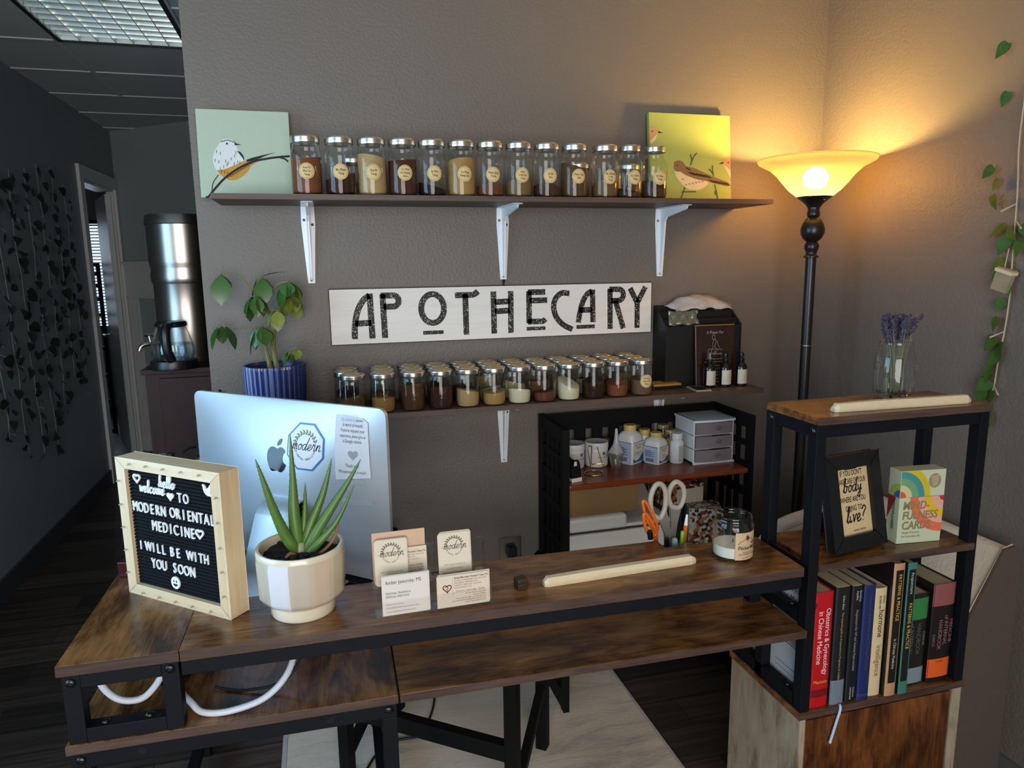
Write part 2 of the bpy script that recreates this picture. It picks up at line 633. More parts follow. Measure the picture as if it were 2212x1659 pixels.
M_shelf = wood('dark_oak_laminate', [(0.25, '241a15'), (0.45, '46352b'), (0.6, '5a463a'), (0.8, '6c5647')], 'X', stretch=16, scale=10, fine=120, rough=0.5, patch=0.6)
M_cherry = wood('cherry_shelf_wood', [(0.3, '3a1409'), (0.5, '6b2b12'), (0.7, '86411f')], 'X', rough=0.3, patch=0.7)
M_darkcab = wood('dark_mahogany', [(0.3, '150808'), (0.5, '2a1311'), (0.7, '391b17')], 'Z', rough=0.55, spec=0.25, patch=0.8)
M_ash = wood('pale_ash_wood', [(0.3, 'c0a57c'), (0.5, 'd8c4a0'), (0.7, 'e6d8bd')], 'Z', stretch=20, scale=9, fine=60, rough=0.5, patch=0.5)


# ------------------------------------------------------------------ room shell
def struct(name, mb, m, parent=None):
    return mb.build(name, m, parent, kind='structure')


# dark plank floor
def floor_mat():
    m = bpy.data.materials.new('dark_plank_floor')
    m.use_nodes = True
    nt = m.node_tree
    b = nt.nodes['Principled BSDF']
    b.inputs['Roughness'].default_value = 0.5
    tc = nt.nodes.new('ShaderNodeTexCoord')
    br = nt.nodes.new('ShaderNodeTexBrick')
    br.inputs['Scale'].default_value = 1.0
    br.inputs['Brick Width'].default_value = 1.2
    br.inputs['Row Height'].default_value = 0.16
    br.inputs['Mortar Size'].default_value = 0.0015
    br.inputs['Color1'].default_value = lin('2a2422')
    br.inputs['Color2'].default_value = lin('574a42')
    br.inputs['Mortar'].default_value = lin('0c0a0a')
    nt.links.new(tc.outputs['Object'], br.inputs['Vector'])
    mp = nt.nodes.new('ShaderNodeMapping')
    mp.inputs['Scale'].default_value = (2, 40, 1)
    nt.links.new(tc.outputs['Object'], mp.inputs['Vector'])
    n = nt.nodes.new('ShaderNodeTexNoise')
    n.inputs['Scale'].default_value = 1.2
    n.inputs['Detail'].default_value = 6
    nt.links.new(mp.outputs['Vector'], n.inputs['Vector'])
    r = ramp(nt, [(0.3, '606060'), (0.7, 'ffffff')])
    nt.links.new(n.outputs['Fac'], r.inputs['Fac'])
    mx = nt.nodes.new('ShaderNodeMix')
    mx.data_type, mx.blend_type = 'RGBA', 'MULTIPLY'
    mx.inputs['Factor'].default_value = 0.85
    nt.links.new(br.outputs['Color'], mx.inputs['A'])
    nt.links.new(r.outputs['Color'], mx.inputs['B'])
    nt.links.new(mx.outputs['Result'], b.inputs['Base Color'])
    return m


struct('floor', MB().box(-6, -4.7, -0.1, 2.1, 7.0, 0.0), floor_mat())
M_ceil = mat('grey_ceiling_tile', 'bcc0bc', rough=0.85, var=0.06, scale=120, bump=0.25, bscale=260)
# ceiling with the recess of the light troffer left open
cb = MB()
for x0, y0, x1, y1 in ((-6, -4.7, -1.155, 7), (-0.545, -4.7, 2.1, 7), (-1.155, -4.7, -0.545, 0.49), (-1.155, 1.715, -0.545, 7)):
    cb.box(x0, y0, 2.72, x1, y1, 2.86)
struct('ceiling', cb, M_ceil)
M_grid = mat('ceiling_grid_bar', 'c2c6c3', rough=0.5, var=0.03)
tb = MB()
for k in range(-5, 6):
    y = 1.708 + 0.61 * k
    if y < 4.2:
        if -1 > k or k > 0:
            tb.box(-1.57, y - 0.012, 2.714, 1.95, y + 0.012, 2.72)
        else:
            tb.box(-1.57, y - 0.012, 2.714, -1.16, y + 0.012, 2.72)
            tb.box(-0.54, y - 0.012, 2.714, 1.95, y + 0.012, 2.72)
for x in (-1.155, -0.545):
    tb.box(x - 0.012, -4.4, 2.713, x + 0.012, 2.9, 2.72)
struct('trim_1', tb, M_grid)

struct('wall_back', MB().box(-0.349, 0, 0, 2.08, 0.12, 2.72), M_wall)
struct('wall_right', MB().box(1.957, -4.5, 0, 2.08, 0, 2.72), M_wall_r)
wl = MB()
for y0, y1, z0, z1 in ((-4.5, -2.0, 0, 2.72), (-2.0, -0.5, 0, 0.87), (-2.0, -0.5, 2.37, 2.72), (-0.5, 3.38, 0, 2.72), (3.38, 4.24, 2.24, 2.72)):
    wl.box(-1.69, y0, z0, -1.57, y1, z1)
wl.box(-1.62, 4.24, 0, -1.57, 4.40, 2.72)
struct('wall_left', wl, M_wall_l)
wf = MB()
for x0, x1, z0, z1 in ((-1.57, -1.5, 0, 2.72), (-1.5, 0.9, 0, 0.4), (-1.5, 0.9, 2.4, 2.72), (0.9, 2.08, 0, 2.72)):  # rear window opening widened to let in more frontal light
    wf.box(x0, -4.62, z0, x1, -4.5, z1)
struct('wall_front', wf, M_wall)
# angled wall closing the hall
hb = MB().box(0, 0, 0, 2.6, 0.12, 2.72)
hb.xf(Matrix.Translation((-1.57, 4.33, 0)) @ Matrix.Rotation(math.atan2(-0.572, 0.684), 4, 'Z'))
struct('wall_hall', hb, M_wall_h)
struct('wall_hall_side', MB().box(0.30, 0.12, 0, 0.42, 2.85, 2.72), M_wall_h)  # unseen wall, added to stop light leaking in behind the back wall
# pale pass-through framing on the angled wall
HM = Matrix.Translation((-1.57, 4.33, 0)) @ Matrix.Rotation(math.atan2(-0.572, 0.684), 4, 'Z')
pt = MB().box(-0.02, -0.05, 1.37, 1.3, 0.0, 1.63).box(-0.04, -0.075, 1.63, 1.3, 0.0, 1.655).box(-0.03, -0.06, 1.35, 1.3, 0.0, 1.372)
pt.box(0.0, -0.03, 0, 0.115, 0.0, 1.36).box(0.125, -0.015, 0, 0.15, 0.0, 1.36)
pt.xf(HM)
struct('trim_2', pt, M_trimw)
# doorway on the hall's left wall: casing, jambs, leaf
dc = MB().box(-1.57, 3.29, 0, -1.548, 3.38, 2.33).box(-1.57, 4.24, 0, -1.548, 4.32, 2.33).box(-1.57, 3.38, 2.24, -1.548, 4.24, 2.33)
dc.box(-1.69, 3.38, 0, -1.57, 3.40, 2.24).box(-1.62, 4.22, 0, -1.57, 4.24, 2.24).box(-1.69, 3.40, 2.22, -1.57, 4.22, 2.24)
struct('trim_3', dc, M_trimw)
dl = bpy.data.objects.new('door_1', None)
C.objects.link(dl)
dl.location, dl.rotation_euler, dl['kind'] = (-1.60, 4.17, 0), (0, 0, math.atan2(0.94, -0.34)), 'structure'
MB().box(0.0, -0.02, 0.01, 0.74, 0.02, 2.2).build('door_leaf', M_trimw, dl)
hd = MB().tube([(0.68, 0.02, 1.0), (0.68, 0.07, 1.0), (0.57, 0.07, 1.0)], 0.009)
hd.build('door_handle', M_steel, dl)
# room beyond the doorway
struct('wall_far', MB().box(-6, 6.5, 0, -3.3, 6.6, 2.72).box(-2.2, 6.5, 0, -1.0, 6.6, 2.72).box(-3.3, 6.5, 0, -2.2, 6.6, 0.95).box(-3.3, 6.5, 2.12, -2.2, 6.6, 2.72), M_wall_h)
struct('wall_far_side', MB().box(-1.62, 4.40, 0, -1.57, 6.5, 2.72).box(-6.1, 3.0, 0, -6, 6.6, 2.72).box(-6, 2.9, 0, -1.69, 3.0, 2.72), M_wall_h)
bl = MB()
for k in range(34):
    z = 0.97 + k * 0.034
    bl.add([(-3.29, 6.47, z), (-2.21, 6.47, z), (-2.21, 6.492, z + 0.016), (-3.29, 6.492, z + 0.016)], [(0, 1, 2, 3)])
wi = bpy.data.objects.new('window_1', None)
C.objects.link(wi)
wi['kind'] = 'structure'
bl.build('blind', M_trimw, wi, solid=0.002)
MB().box(-3.29, 6.45, 2.08, -2.21, 6.5, 2.12).build('blind_headrail', M_blkpl, wi)
MB().box(-3.3, 6.56, 0.95, -2.2, 6.562, 2.12).build('window_pane', glass('window_glass'), wi)
# the room's own windows: frame and panes
for k, (ax, lo, hi, z0, z1) in enumerate((('Y', -2.0, -0.5, 0.87, 2.37), ('X', -1.5, 0.9, 0.4, 2.4))):
    wn = bpy.data.objects.new('window_%d' % (k + 2), None)
    C.objects.link(wn)
    wn['kind'] = 'structure'
    fr = MB()
    mid = (lo + hi) / 2
    for a, b, c, d in ((lo, lo + 0.04, z0, z1), (hi - 0.04, hi, z0, z1), (mid - 0.03, mid + 0.03, z0, z1), (lo, hi, z0, z0 + 0.04), (lo, hi, z1 - 0.04, z1)):
        if ax == 'Y':
            fr.box(-1.66, a, c, -1.6, b, d)
        else:
            fr.box(a, -4.59, c, b, -4.53, d)
    fr.build('window_frame', M_trimw, wn)
bbm = MB().box(1.943, -4.5, 0, 1.957, 0, 0.105).box(1.925, -4.5, 0, 1.957, 0, 0.012)
struct('baseboard_right', bbm, M_base)
struct('baseboard_back', MB().box(-0.349, -0.013, 0, 1.943, 0, 0.105), M_base)
struct('baseboard_left', MB().box(-1.57, -4.5, 0, -1.556, 3.29, 0.11), mat('dark_baseboard', '3a3c40', rough=0.45))

# ------------------------------------------------------------------ recessed ceiling light with square louvre cells
lt = thing('ceiling_light', 'recessed ceiling light with bright square louvre cells above the dark hall', 'ceiling light', (-0.85, 1.10, 2.72))
hs = MB().box(-0.305, -0.61, 0.10, 0.305, 0.61, 0.12)
for x0, y0, x1, y1 in ((-0.305, -0.61, -0.285, 0.61), (0.285, -0.61, 0.305, 0.61), (-0.285, -0.61, 0.285, -0.595), (-0.285, 0.595, 0.285, 0.61)):
    hs.box(x0, y0, 0.0, x1, y1, 0.12)
hs.build('housing', M_white, lt)
fr = MB()
for x0, x1 in ((-0.305, -0.283), (0.283, 0.305)):
    fr.box(x0, -0.61, -0.008, x1, 0.61, 0.0)
for y0, y1 in ((-0.61, -0.597), (0.597, 0.61)):
    fr.box(-0.305, y0, -0.008, 0.305, y1, 0.0)
fr.build('frame', mat('black_troffer_frame', '101213', rough=0.4), lt)
MB().box(-0.28, -0.59, 0.085, 0.28, 0.59, 0.098).build('glow_panel', mat('reflected_light_glow', 'e8f4f0', emit='dcefe8', es=1.5, var=0.0), lt)  # added glow stands in for reflected window light and brightens the hall
lv = MB()
for k in range(1, 7):
    x = -0.283 + 0.566 * k / 7
    lv.add([(x - 0.002, -0.595, 0), (x + 0.002, -0.595, 0), (x + 0.008, -0.595, 0.05), (x - 0.008, -0.595, 0.05), (x - 0.002, 0.595, 0), (x + 0.002, 0.595, 0), (x + 0.008, 0.595, 0.05), (x - 0.008, 0.595, 0.05)],
           [(0, 1, 5, 4), (1, 2, 6, 5), (3, 0, 4, 7), (2, 3, 7, 6)])
for k in range(1, 15):
    y = -0.597 + 1.194 * k / 15
    lv.add([(-0.283, y - 0.002, 0), (-0.283, y + 0.002, 0), (-0.283, y + 0.01, 0.05), (-0.283, y - 0.01, 0.05), (0.283, y - 0.002, 0), (0.283, y + 0.002, 0), (0.283, y + 0.01, 0.05), (0.283, y - 0.01, 0.05)],
           [(0, 4, 5, 1), (1, 5, 6, 2), (3, 7, 4, 0), (2, 6, 7, 3)])
lv.build('louvre_grid', mat('satin_louvre', 'c8d2ce', rough=0.25, metal=0.85, var=0.03), lt)

# ------------------------------------------------------------------ rug
def rug_mat():
    m = wood('abstract_rug_pile', [(0.32, '6f6a64'), (0.41, 'a79f97'), (0.50, 'd8ccbb'), (0.62, 'e3d6c2'), (0.8, 'e8dccb')], 'X', stretch=5, scale=2.2, rough=0.95, spec=0.1, fine=160, patch=0.7, bump=0.5)
    return m


rg = thing('rug', 'beige and grey streaked area rug on the dark floor under the desk', 'rug', (0.42, -0.62, 0))
MB().box(-0.60, -0.62, 0.0, 0.628, 0.60, 0.009).build('pile', rug_mat(), rg, bev=0.003)
for a, b in (((-0.615, -0.62), (-0.60, 0.60)), ((0.628, -0.62), (0.634, 0.60))):
    MB().box(a[0], a[1], 0, b[0], b[1], 0.010).build('edge_binding', mat('pale_rug_binding', 'b9b6b4', rough=0.9, bump=0.3), rg)

# ------------------------------------------------------------------ wall shelves and their brackets
def shelf(name, z, label, x0, x1):
    t = thing(name, label, 'shelf', ((x0 + x1) / 2, 0, z - 0.016), 0, 'floating shelves on the taupe wall')
    h = (x1 - x0) / 2
    MB().box(-h, -0.25, 0, h, -0.001, 0.016).build('board', M_shelf, t)
    return t


shelf('wall_shelf', 1.82, 'long dark brown wall shelf carrying tall labelled jars and two bird paintings', -0.273, 1.577)
shelf('wall_shelf', 1.143, 'long dark brown wall shelf below the wooden sign carrying short jars and a planter', -0.273, 1.577)


def make_bracket():
    t = thing('shelf_bracket', '', 'bracket', (0, 0, 0), 0, 'white steel shelf brackets')
    prof = [(0.0, -0.010), (-0.02, 0.0), (-0.19, 0.0), (-0.20, -0.006), (-0.192, -0.014), (-0.05, -0.033), (-0.034, -0.05), (-0.012, -0.232), (-0.004, -0.246), (0.0, -0.246)]
    b = MB()
    b.prism([(p[0], p[1]) for p in prof][::-1], -0.0035, 0.0035, 'YZ')
    b.prism([(-0.018, -0.248), (0.018, -0.248), (0.018, -0.03), (0.018, -0.02), (-0.018, -0.02), (-0.018, -0.03)][::1], -0.003, 0.0, 'XZ') if False else None
    # wall flange (tapered) and shelf flange
    b.prism([(-0.010, -0.250), (0.010, -0.250), (0.021, -0.055), (0.020, -0.004), (-0.020, -0.004), (-0.021, -0.055)], -0.003, 0.0, 'XZ')
    b.prism([(-0.017, -0.20), (0.017, -0.20), (0.020, -0.02), (0.020, 0.0), (-0.020, 0.0), (-0.020, -0.02)], -0.003, 0.0, 'XY')
    b.build('arm', M_white, t, bev=0.0012)
    for x, z in ((0, -0.24), (-0.013, -0.045), (0.013, -0.06)):
        MB().lathe([(0.0, 0.004), (0.003, 0.0036), (0.0045, 0.002), (0.0045, 0.0)], 12, cap0=False).xf(Matrix.Translation((x, -0.003, z)) @ Matrix.Rotation(PI / 2, 4, 'X')).build('screw', M_steel, t)
    return t


br = make_bracket()
bl_ = ['white bracket under the upper shelf nearest the plant', 'white bracket under the upper shelf, above the middle of the wooden sign',
       'white bracket under the upper shelf nearest the floor lamp', 'white bracket under the lower shelf beside the black slatted unit', 'white bracket mostly hidden under the lower shelf behind the black slatted unit',
       ]
for i, (x, z) in enumerate(((-0.010, 1.804), (0.653, 1.804), (1.268, 1.804), (0.645, 1.127), (1.278, 1.127))):
    if i == 0:
        br.location = (x, 0, z)
        br['label'] = bl_[0]
    else:
        dup(br, (x, 0, z), 0, bl_[i])

# ------------------------------------------------------------------ L-shaped desk with riser shelves
DK = thing('desk', 'L-shaped rustic brown desk on black steel frame with a raised shelf along its front', 'desk', (0, -1.2, 0), -0.022)
Y = lambda b: b + 1.2       # desk coordinates keep the fitted numbers
rf = Y(-1.176)
MB().box(-0.484, rf, 0.744, 0.113, Y(-0.15), 0.762).build('desktop_panel', M_ry, DK, bev=0.001)
MB().box(0.117, rf, 0.744, 1.055, Y(-0.62), 0.762).build('desktop_panel', M_rx, DK, bev=0.001)
MB().box(-0.484, rf, 0.899, -0.2815, Y(-0.58), 0.92).build('riser_board', M_ry, DK, bev=0.001)
MB().prism([(-0.2795, rf), (1.037, rf), (1.037, Y(-0.985)), (0.785, Y(-0.985)), (0.785, Y(-0.94)), (0.25, Y(-0.94)), (0.25, Y(-0.985)), (-0.2795, Y(-0.985))], 0.899, 0.92, 'XY').build('riser_board', M_rx, DK, bev=0.001)
# thin printed edges along the boards
for x0, x1, z0 in ((-0.484, 0.113, 0.7445), (0.117, 1.055, 0.7445), (-0.484, -0.2815, 0.8995), (-0.2795, 1.037, 0.8995)):
    MB().box(x0, rf - 0.0006, z0, x1, rf + 0.001, z0 + (0.017 if z0 < .8 else 0.02)).build('board_edging', M_edge, DK)


def steel(name, *bx, bev=0.0012):
    b = MB()
    for q in bx:
        b.box(*q)
    return b.build(name, M_blk, DK, bev=bev)


def bolt(parent, x, y, z, axis='Y', r=0.009):
    b = MB().lathe([(0.0, 0.005), (0.3 * r, 0.0048), (0.3 * r, 0.003), (0.45 * r, 0.003), (0.45 * r, 0.0046), (0.8 * r, 0.0035), (r, 0.001), (r, 0.0)], 16)
    rot = {'Y': Matrix.Rotation(PI / 2, 4, 'X'), 'X': Matrix.Rotation(-PI / 2, 4, 'Y'), 'Z': Matrix.Identity(4)}[axis]
    b.xf(Matrix.Translation((x, y, z)) @ rot)
    return b.build('bolt', M_bolt, parent)


f2 = rf + 0.004
steel('riser_post', (-0.478, f2, 0.762, -0.448, f2 + 0.03, 0.899))
steel('riser_post', (-0.314, f2, 0.762, -0.284, f2 + 0.03, 0.899))
steel('riser_post', (-0.478, Y(-0.62), 0.762, -0.448, Y(-0.59), 0.899))
steel('riser_post', (-0.29, Y(-0.62), 0.762, -0.26, Y(-0.59), 0.899))
steel('riser_post', (1.005, Y(-1.02), 0.762, 1.035, Y(-0.99), 0.899))
steel('riser_rail', (-0.448, f2, 0.871, -0.314, f2 + 0.006, 0.899))
steel('riser_rail', (-0.448, f2, 0.762, -0.314, f2 + 0.03, 0.790))
steel('riser_rail', (-0.28, f2, 0.868, 1.035, f2 + 0.03, 0.899))
steel('riser_rail', (-0.28, Y(-1.02), 0.868, 1.005, Y(-0.99), 0.899))
steel('riser_rail', (-0.478, f2 + 0.03, 0.871, -0.472, Y(-0.62), 0.899))
for x, z in ((-0.463, 0.883), (-0.299, 0.885)):
    bolt(DK, x, f2 - 0.0, z)
for x in (-0.42, -0.345):
    bolt(DK, x, f2 + 0.016, 0.79, 'Z', 0.008)
steel('apron_rail', (-0.478, f2, 0.712, 0.11, f2 + 0.03, 0.744))
steel('apron_rail', (-0.478, f2 + 0.03, 0.712, -0.448, Y(-0.18), 0.744))
steel('apron_rail', (0.08, f2 + 0.03, 0.712, 0.11, Y(-0.18), 0.744))
steel('apron_rail', (0.12, Y(-0.66), 0.712, 1.05, Y(-0.63), 0.744))
for x, y in ((-0.478, f2), (0.08, f2), (-0.478, Y(-0.18)), (0.08, Y(-0.18))):
    steel('leg', (x, y, 0.0095 if x > 0 else 0.0, x + 0.03, y + 0.03, 0.712))
bolt(DK, -0.462, f2, 0.728)
bolt(DK, 0.094, f2, 0.73)
for x in (-0.36, -0.02):
    MB().lathe([(0.0, 0.0004), (0.007, 0.0004), (0.007, 0.0)], 16).xf(Matrix.Translation((x, f2 - 0.0003, 0.729)) @ Matrix.Rotation(PI / 2, 4, 'X')).build('screw_hole', mat('bolt_hole_dark', '020203', rough=0.9), DK)
steel('foot_brace', (-0.478, f2 + 0.03, 0.08, -0.448, Y(-0.18), 0.11))
steel('foot_brace', (0.08, f2 + 0.03, 0.08, 0.11, Y(-0.18), 0.11))

# turned trestle under the middle of the desktop
tr = thing('trestle_stand', 'black trestle stand with slanted braces under the middle of the desk', 'trestle', (0.20, -0.50, 0), 0)
A, B = Vector((0.455, -0.78, 0)), Vector((0.648, -0.448, 0))
dv = Vector((-0.79, 0.62, 0)) * 0.56
o_ = Vector((0.20, -0.50, 0))
zf = 0.0095
for p in (A, B, A + dv, B + dv):
    m_ = MB()
    bar(m_, p - o_ + Vector((0, 0, zf)), p - o_ + Vector((0, 0, 0.70)), 0.036, 0.036, up=(dv.x, dv.y, 0))
    m_.build('leg', M_blk2, tr, bev=0.001)
for q in (Vector((0, 0, 0)), dv):
    m_ = MB()
    bar(m_, A + q - o_ + Vector((0, 0, 0.10)), B + q - o_ + Vector((0, 0, 0.24)), 0.026, 0.03)
    m_.build('brace', M_blk2, tr)
    m_ = MB()
    bar(m_, A + q - o_ + Vector((0, 0, 0.685)), B + q - o_ + Vector((0, 0, 0.685)), 0.036, 0.03)
    m_.build('top_rail', M_blk2, tr)
m_ = MB()
bar(m_, A - o_ + Vector((0, 0, 0.27)), A + dv - o_ + Vector((0, 0, 0.27)), 0.03, 0.05)
m_.build('stretcher', M_blk2, tr)

# ------------------------------------------------------------------ storage tower with cabinet
TW = thing('storage_tower', 'tall rustic brown shelf tower with black posts and a closed cabinet, holding books', 'shelf unit', (1.306, -1.187, 0))
tx0, tx1 = -0.248, 0.247
MB().box(tx0 + 0.004, 0.0, 1.247, tx1, 0.19, 1.265).build('top_board', M_rx, TW, bev=0.001)
MB().box(tx0 + 0.03, 0.001, 0.897, tx1 - 0.014, 0.20, 0.915).build('shelf_board', M_rx, TW, bev=0.001)
MB().box(tx0, 0.0, 0.522, tx1, 0.30, 0.54).build('cabinet_top', M_rx, TW, bev=0.001)
for x0, x1, z0 in ((tx0 + 0.004, tx1, 1.2475), (tx0 + 0.03, tx1 - 0.014, 0.8975), (tx0, tx1, 0.5225)):
    MB().box(x0, -0.0008, z0, x1, 0.001, z0 + 0.017).build('board_edging', M_edge, TW)
for x, y in ((tx0 + 0.004, 0.003), (tx1 - 0.03, 0.003), (tx0 + 0.004, 0.16), (tx1 - 0.03, 0.16)):
    MB().box(x, y, 0.54, x + 0.026, y + 0.03, 1.247).build('post', M_blk, TW, bev=0.001)
MB().box(tx0 + 0.03, 0.006, 1.217, tx1 - 0.03, 0.012, 1.247).build('rail', M_blk, TW)
MB().box(tx0 + 0.006, 0.033, 1.217, tx0 + 0.012, 0.16, 1.247).build('rail', M_blk, TW)
MB().box(tx1 - 0.012, 0.033, 1.217, tx1 - 0.006, 0.16, 1.247).build('rail', M_blk, TW)
MB().box(tx0 + 0.006, 0.033, 0.886, tx0 + 0.012, 0.16, 0.915).build('rail', M_blk, TW)
MB().box(tx0 + 0.004, 0.03, 0.54, tx0 + 0.026, 0.29, 0.575).build('rail', M_blk, TW)
MB().box(tx0 + 0.004, 0.265, 0.575, tx0 + 0.026, 0.29, 0.744).build('rail', M_blk, TW)
MB().box(tx0 + 0.004, 0.03, 0.762, tx0 + 0.026, 0.16, 0.79).build('rail', M_blk, TW)
for y, z in ((0.018, 1.232), (0.172, 1.232)):
    bolt(TW, tx0 + 0.004, y, z, 'X')
bolt(TW, tx0 + 0.016, 0.07, 0.575, 'Z', 0.008)
bolt(TW, tx0 + 0.016, 0.07, 0.79, 'Z', 0.008)
MB().box(tx0 + 0.006, 0.004, 0.07, tx0 + 0.022, 0.296, 0.522).build('side_panel', M_grey, TW)
MB().box(tx1 - 0.022, 0.004, 0.0, tx1 - 0.006, 0.296, 0.522).build('side_panel', M_grey, TW)
MB().box(tx0 + 0.022, 0.002, 0.075, tx1 - 0.04, 0.02, 0.516).build('cabinet_door', M_rz, TW, bev=0.001)
MB().box(tx1 - 0.036, 0.0, 0.0, tx1 - 0.008, 0.018, 0.522).build('corner_stile', M_grey, TW, bev=0.001)
MB().box(tx0 + 0.022, 0.28, 0.05, tx1 - 0.022, 0.292, 0.522).build('back_panel', M_grey, TW)
MB().box(tx0, 0.0, 0.0, tx0 + 0.022, 0.30, 0.07).box(tx0, 0.0, 0.0, tx1 - 0.036, 0.02, 0.07).build('base_rail', M_blk, TW)

# ------------------------------------------------------------------ jars
M_jar = glass('jar_glass', 'fcfefd', 0.9)
M_kraft = mat('kraft_label_paper', 'd9bd84', rough=0.8, var=0.05)
M_kraft2 = mat('kraft_label_border', '7d6a45', rough=0.8)
POW = {}


def powder_mat(col):
    return mat('powder_' + col, col, rough=0.95, spec=0.1, var=0.14, scale=90, bump=0.3, bscale=900)


def lid_mb(r, h, z):
    b = MB()
    b.lathe([(r * 0.97, z), (r, z + 0.002), (r * 0.985, z + h * 0.3), (r, z + h * 0.42), (r * 0.985, z + h * 0.55), (r, z + h * 0.68), (r * 0.99, z + h * 0.9), (r * 0.95, z + h), (r * 0.88, z + h), (r * 0.86, z + h - 0.001), (r * 0.6, z + h - 0.0004), (0.0, z + h - 0.0004)], 36)
    return b


def jar_shapes(kind):
    if kind == 'quart':
        prof = [(0.0, 0.001), (0.035, 0.0), (0.0435, 0.005), (0.0455, 0.016), (0.0455, 0.112), (0.0445, 0.124), (0.0415, 0.134), (0.0395, 0.139), (0.0395, 0.152)]
        return prof, (0.0432, 0.021, 0.151), 0.0455, 0.128
    if kind == 'quart_narrow':
        prof = [(0.0, 0.001), (0.034, 0.0), (0.0425, 0.005), (0.0445, 0.016), (0.0445, 0.104), (0.043, 0.118), (0.038, 0.131), (0.034, 0.138), (0.034, 0.155)]
        return prof, (0.037, 0.02, 0.154), 0.0445, 0.12
    prof = [(0.0, 0.001), (0.031, 0.0), (0.0372, 0.004), (0.0394, 0.012), (0.0398, 0.03), (0.0398, 0.092), (0.0385, 0.1), (0.0375, 0.104), (0.0375, 0.11)]
    return prof, (0.0404, 0.018, 0.108), 0.0398, 0.095


JM = {}


def make_jar(name, kind, col, fill, tilt, label, loc, rz, group, lines=None, brand=False, lidlabel=True):
    prof, (lr, lh, lz), rad, full = jar_shapes(kind)
    t = thing(name, label, 'jar', loc, rz, group)
    if kind not in JM:
        g = MB().lathe(prof, 40).build('glass_body', M_jar, t)
        l = lid_mb(lr, lh, lz).build('lid', M_lid, t)
        JM[kind] = (g, l)
    else:
        for o in JM[kind]:
            c = o.copy()
            C.objects.link(c)
            c.parent = t
    # powder heap with a slanting top
    zt = max(0.012, full * fill)
    pr = [(0.0, 0.003), (0.034, 0.003), (rad - 0.0035, 0.009), (rad - 0.0022, 0.02)]
    pr = [p for p in pr if p[1] < zt - 0.003] + [(rad - 0.0022, zt), (rad * 0.55, zt + 0.001), (0.0, zt + 0.0015)]
    p = MB().lathe(pr, 32)
    th_ = R.uniform(0, 2 * PI)
    p.map(lambda v: (v[0], v[1], v[2] + (tilt * (v[0] * math.cos(th_) + v[1] * math.sin(th_)) if v[2] > zt - 0.002 else 0)))
    p.build('powder', powder_mat(col), t)
    fn = wrap(rad + 0.0004, 0.068 if kind != 'pint' else 0.052)
    if lines:
        L = MB()
        disc_grid(L, 0.0235, 0.0235, 0, 0.0, fn)
        for k in range(26):
            a = 2 * PI * k / 26
            st = len(L.v)
            L.poly(ell(0.0205 * math.cos(a), 0.0205 * math.sin(a), 0.0022 if k % 2 else 0.0015, 0.0009, 6), -0.0003, 1)
            L.map(fn, st)
        lb = L.build('label', [M_kraft, M_kraft2], t)
        T = MB()
        n = len(lines)
        for k, s in enumerate(lines):
            text(T, s, 0.0092 if n < 3 else 0.0082, 0, (n / 2 - k - 0.78) * 0.0102, -0.0008, fn=fn, sx=0.95, bold=0.012, rot=R.uniform(-.05, .05))
        T.build('lettering', M_ink, lb)
    if brand:
        T = MB()
        script(T, 'ball', 0.011, 0, 0.05, -0.0004, 0.0016, fn=wrap(rad, 0.0), t=0.0012, slant=0.4)
        T.build('embossed_lettering', M_jar, t)
    if kind == 'quart':
        ring = MB()
        pts = [fn((0.0285 * math.cos(2 * PI * k / 28), -0.0008, 0.0305 * math.sin(2 * PI * k / 28))) for k in range(28)]
        ring.tube(pts, 0.0011, 6, closed=True)
        ring.build('embossed_ring', M_jar, t)
    if kind == 'pint' and lidlabel:
        d = MB().lathe([(0.0, 0.0006), (0.024, 0.0006), (0.024, 0.0)], 24, (0, 0, lz + lh)).build('label', M_kraft, t)
        T = MB()
        for k in range(3):
            T.box(-0.014 + 0.003 * k, 0.009 - 0.009 * k, lz + lh + 0.0007, 0.013 - 0.004 * (k % 2), 0.0105 - 0.009 * k, lz + lh + 0.0009)
        T.build('lettering', M_ink, d)
    return t


UP = [(-0.004, 'quart', '7a4a2a', .86, .1, ['Xue Fu', 'Zhu Yu', 'Tang'], 'brown powder almost to the neck'),
      (0.094, 'quart', '3a2118', .46, .3, ['Ba Zhen', 'Tang'], 'dark brown powder half way up'),
      (0.19, 'quart', 'b39565', .9, -.2, ['Gui Pi', 'Tang'], 'cream powder to the neck'),
      (0.284, 'quart', '4d2c1e', .86, .1, ['Liu Wei', 'Di Huang', 'Wan'], 'dark reddish powder nearly full'),
      (0.376, 'quart', '241612', .26, .3, ['Si Wu', 'Tang'], 'a little nearly black powder'),
      (0.47, 'quart', 'a8834d', .86, -.2, ['Yu Ping', 'Feng San'], 'sand coloured powder nearly full'),
      (0.564, 'quart', '6b4128', .28, .1, ['Wen Jing', 'Tang'], 'a quarter fill of chestnut powder'),
      (0.659, 'quart', '79613c', .42, -.3, ['Xiao', 'Chai Hu', 'Tang'], 'olive tan powder below the label'),
      (0.755, 'quart', '4a2e20', .25, .3, ['Si Ni', 'San'], 'a low dark brown fill'),
      (0.851, 'quart', '5c4126', .8, .3, ['Xiao Yao', 'San'], 'umber powder three quarters full'),
      (0.961, 'quart', '6f5433', .36, -.3, ['Bu Zhong', 'Yi Qi', 'Tang'], 'khaki powder a third full'),
      (1.05, 'quart_narrow', '4b3722', .22, .3, ['Er Chen', 'Tang'], 'a narrow neck and a low brown fill'),
      (1.143, 'quart_narrow', '4a3320', .42, -.4, ['Er Xian', 'Tang'], 'a narrow neck, standing before the green painting')]
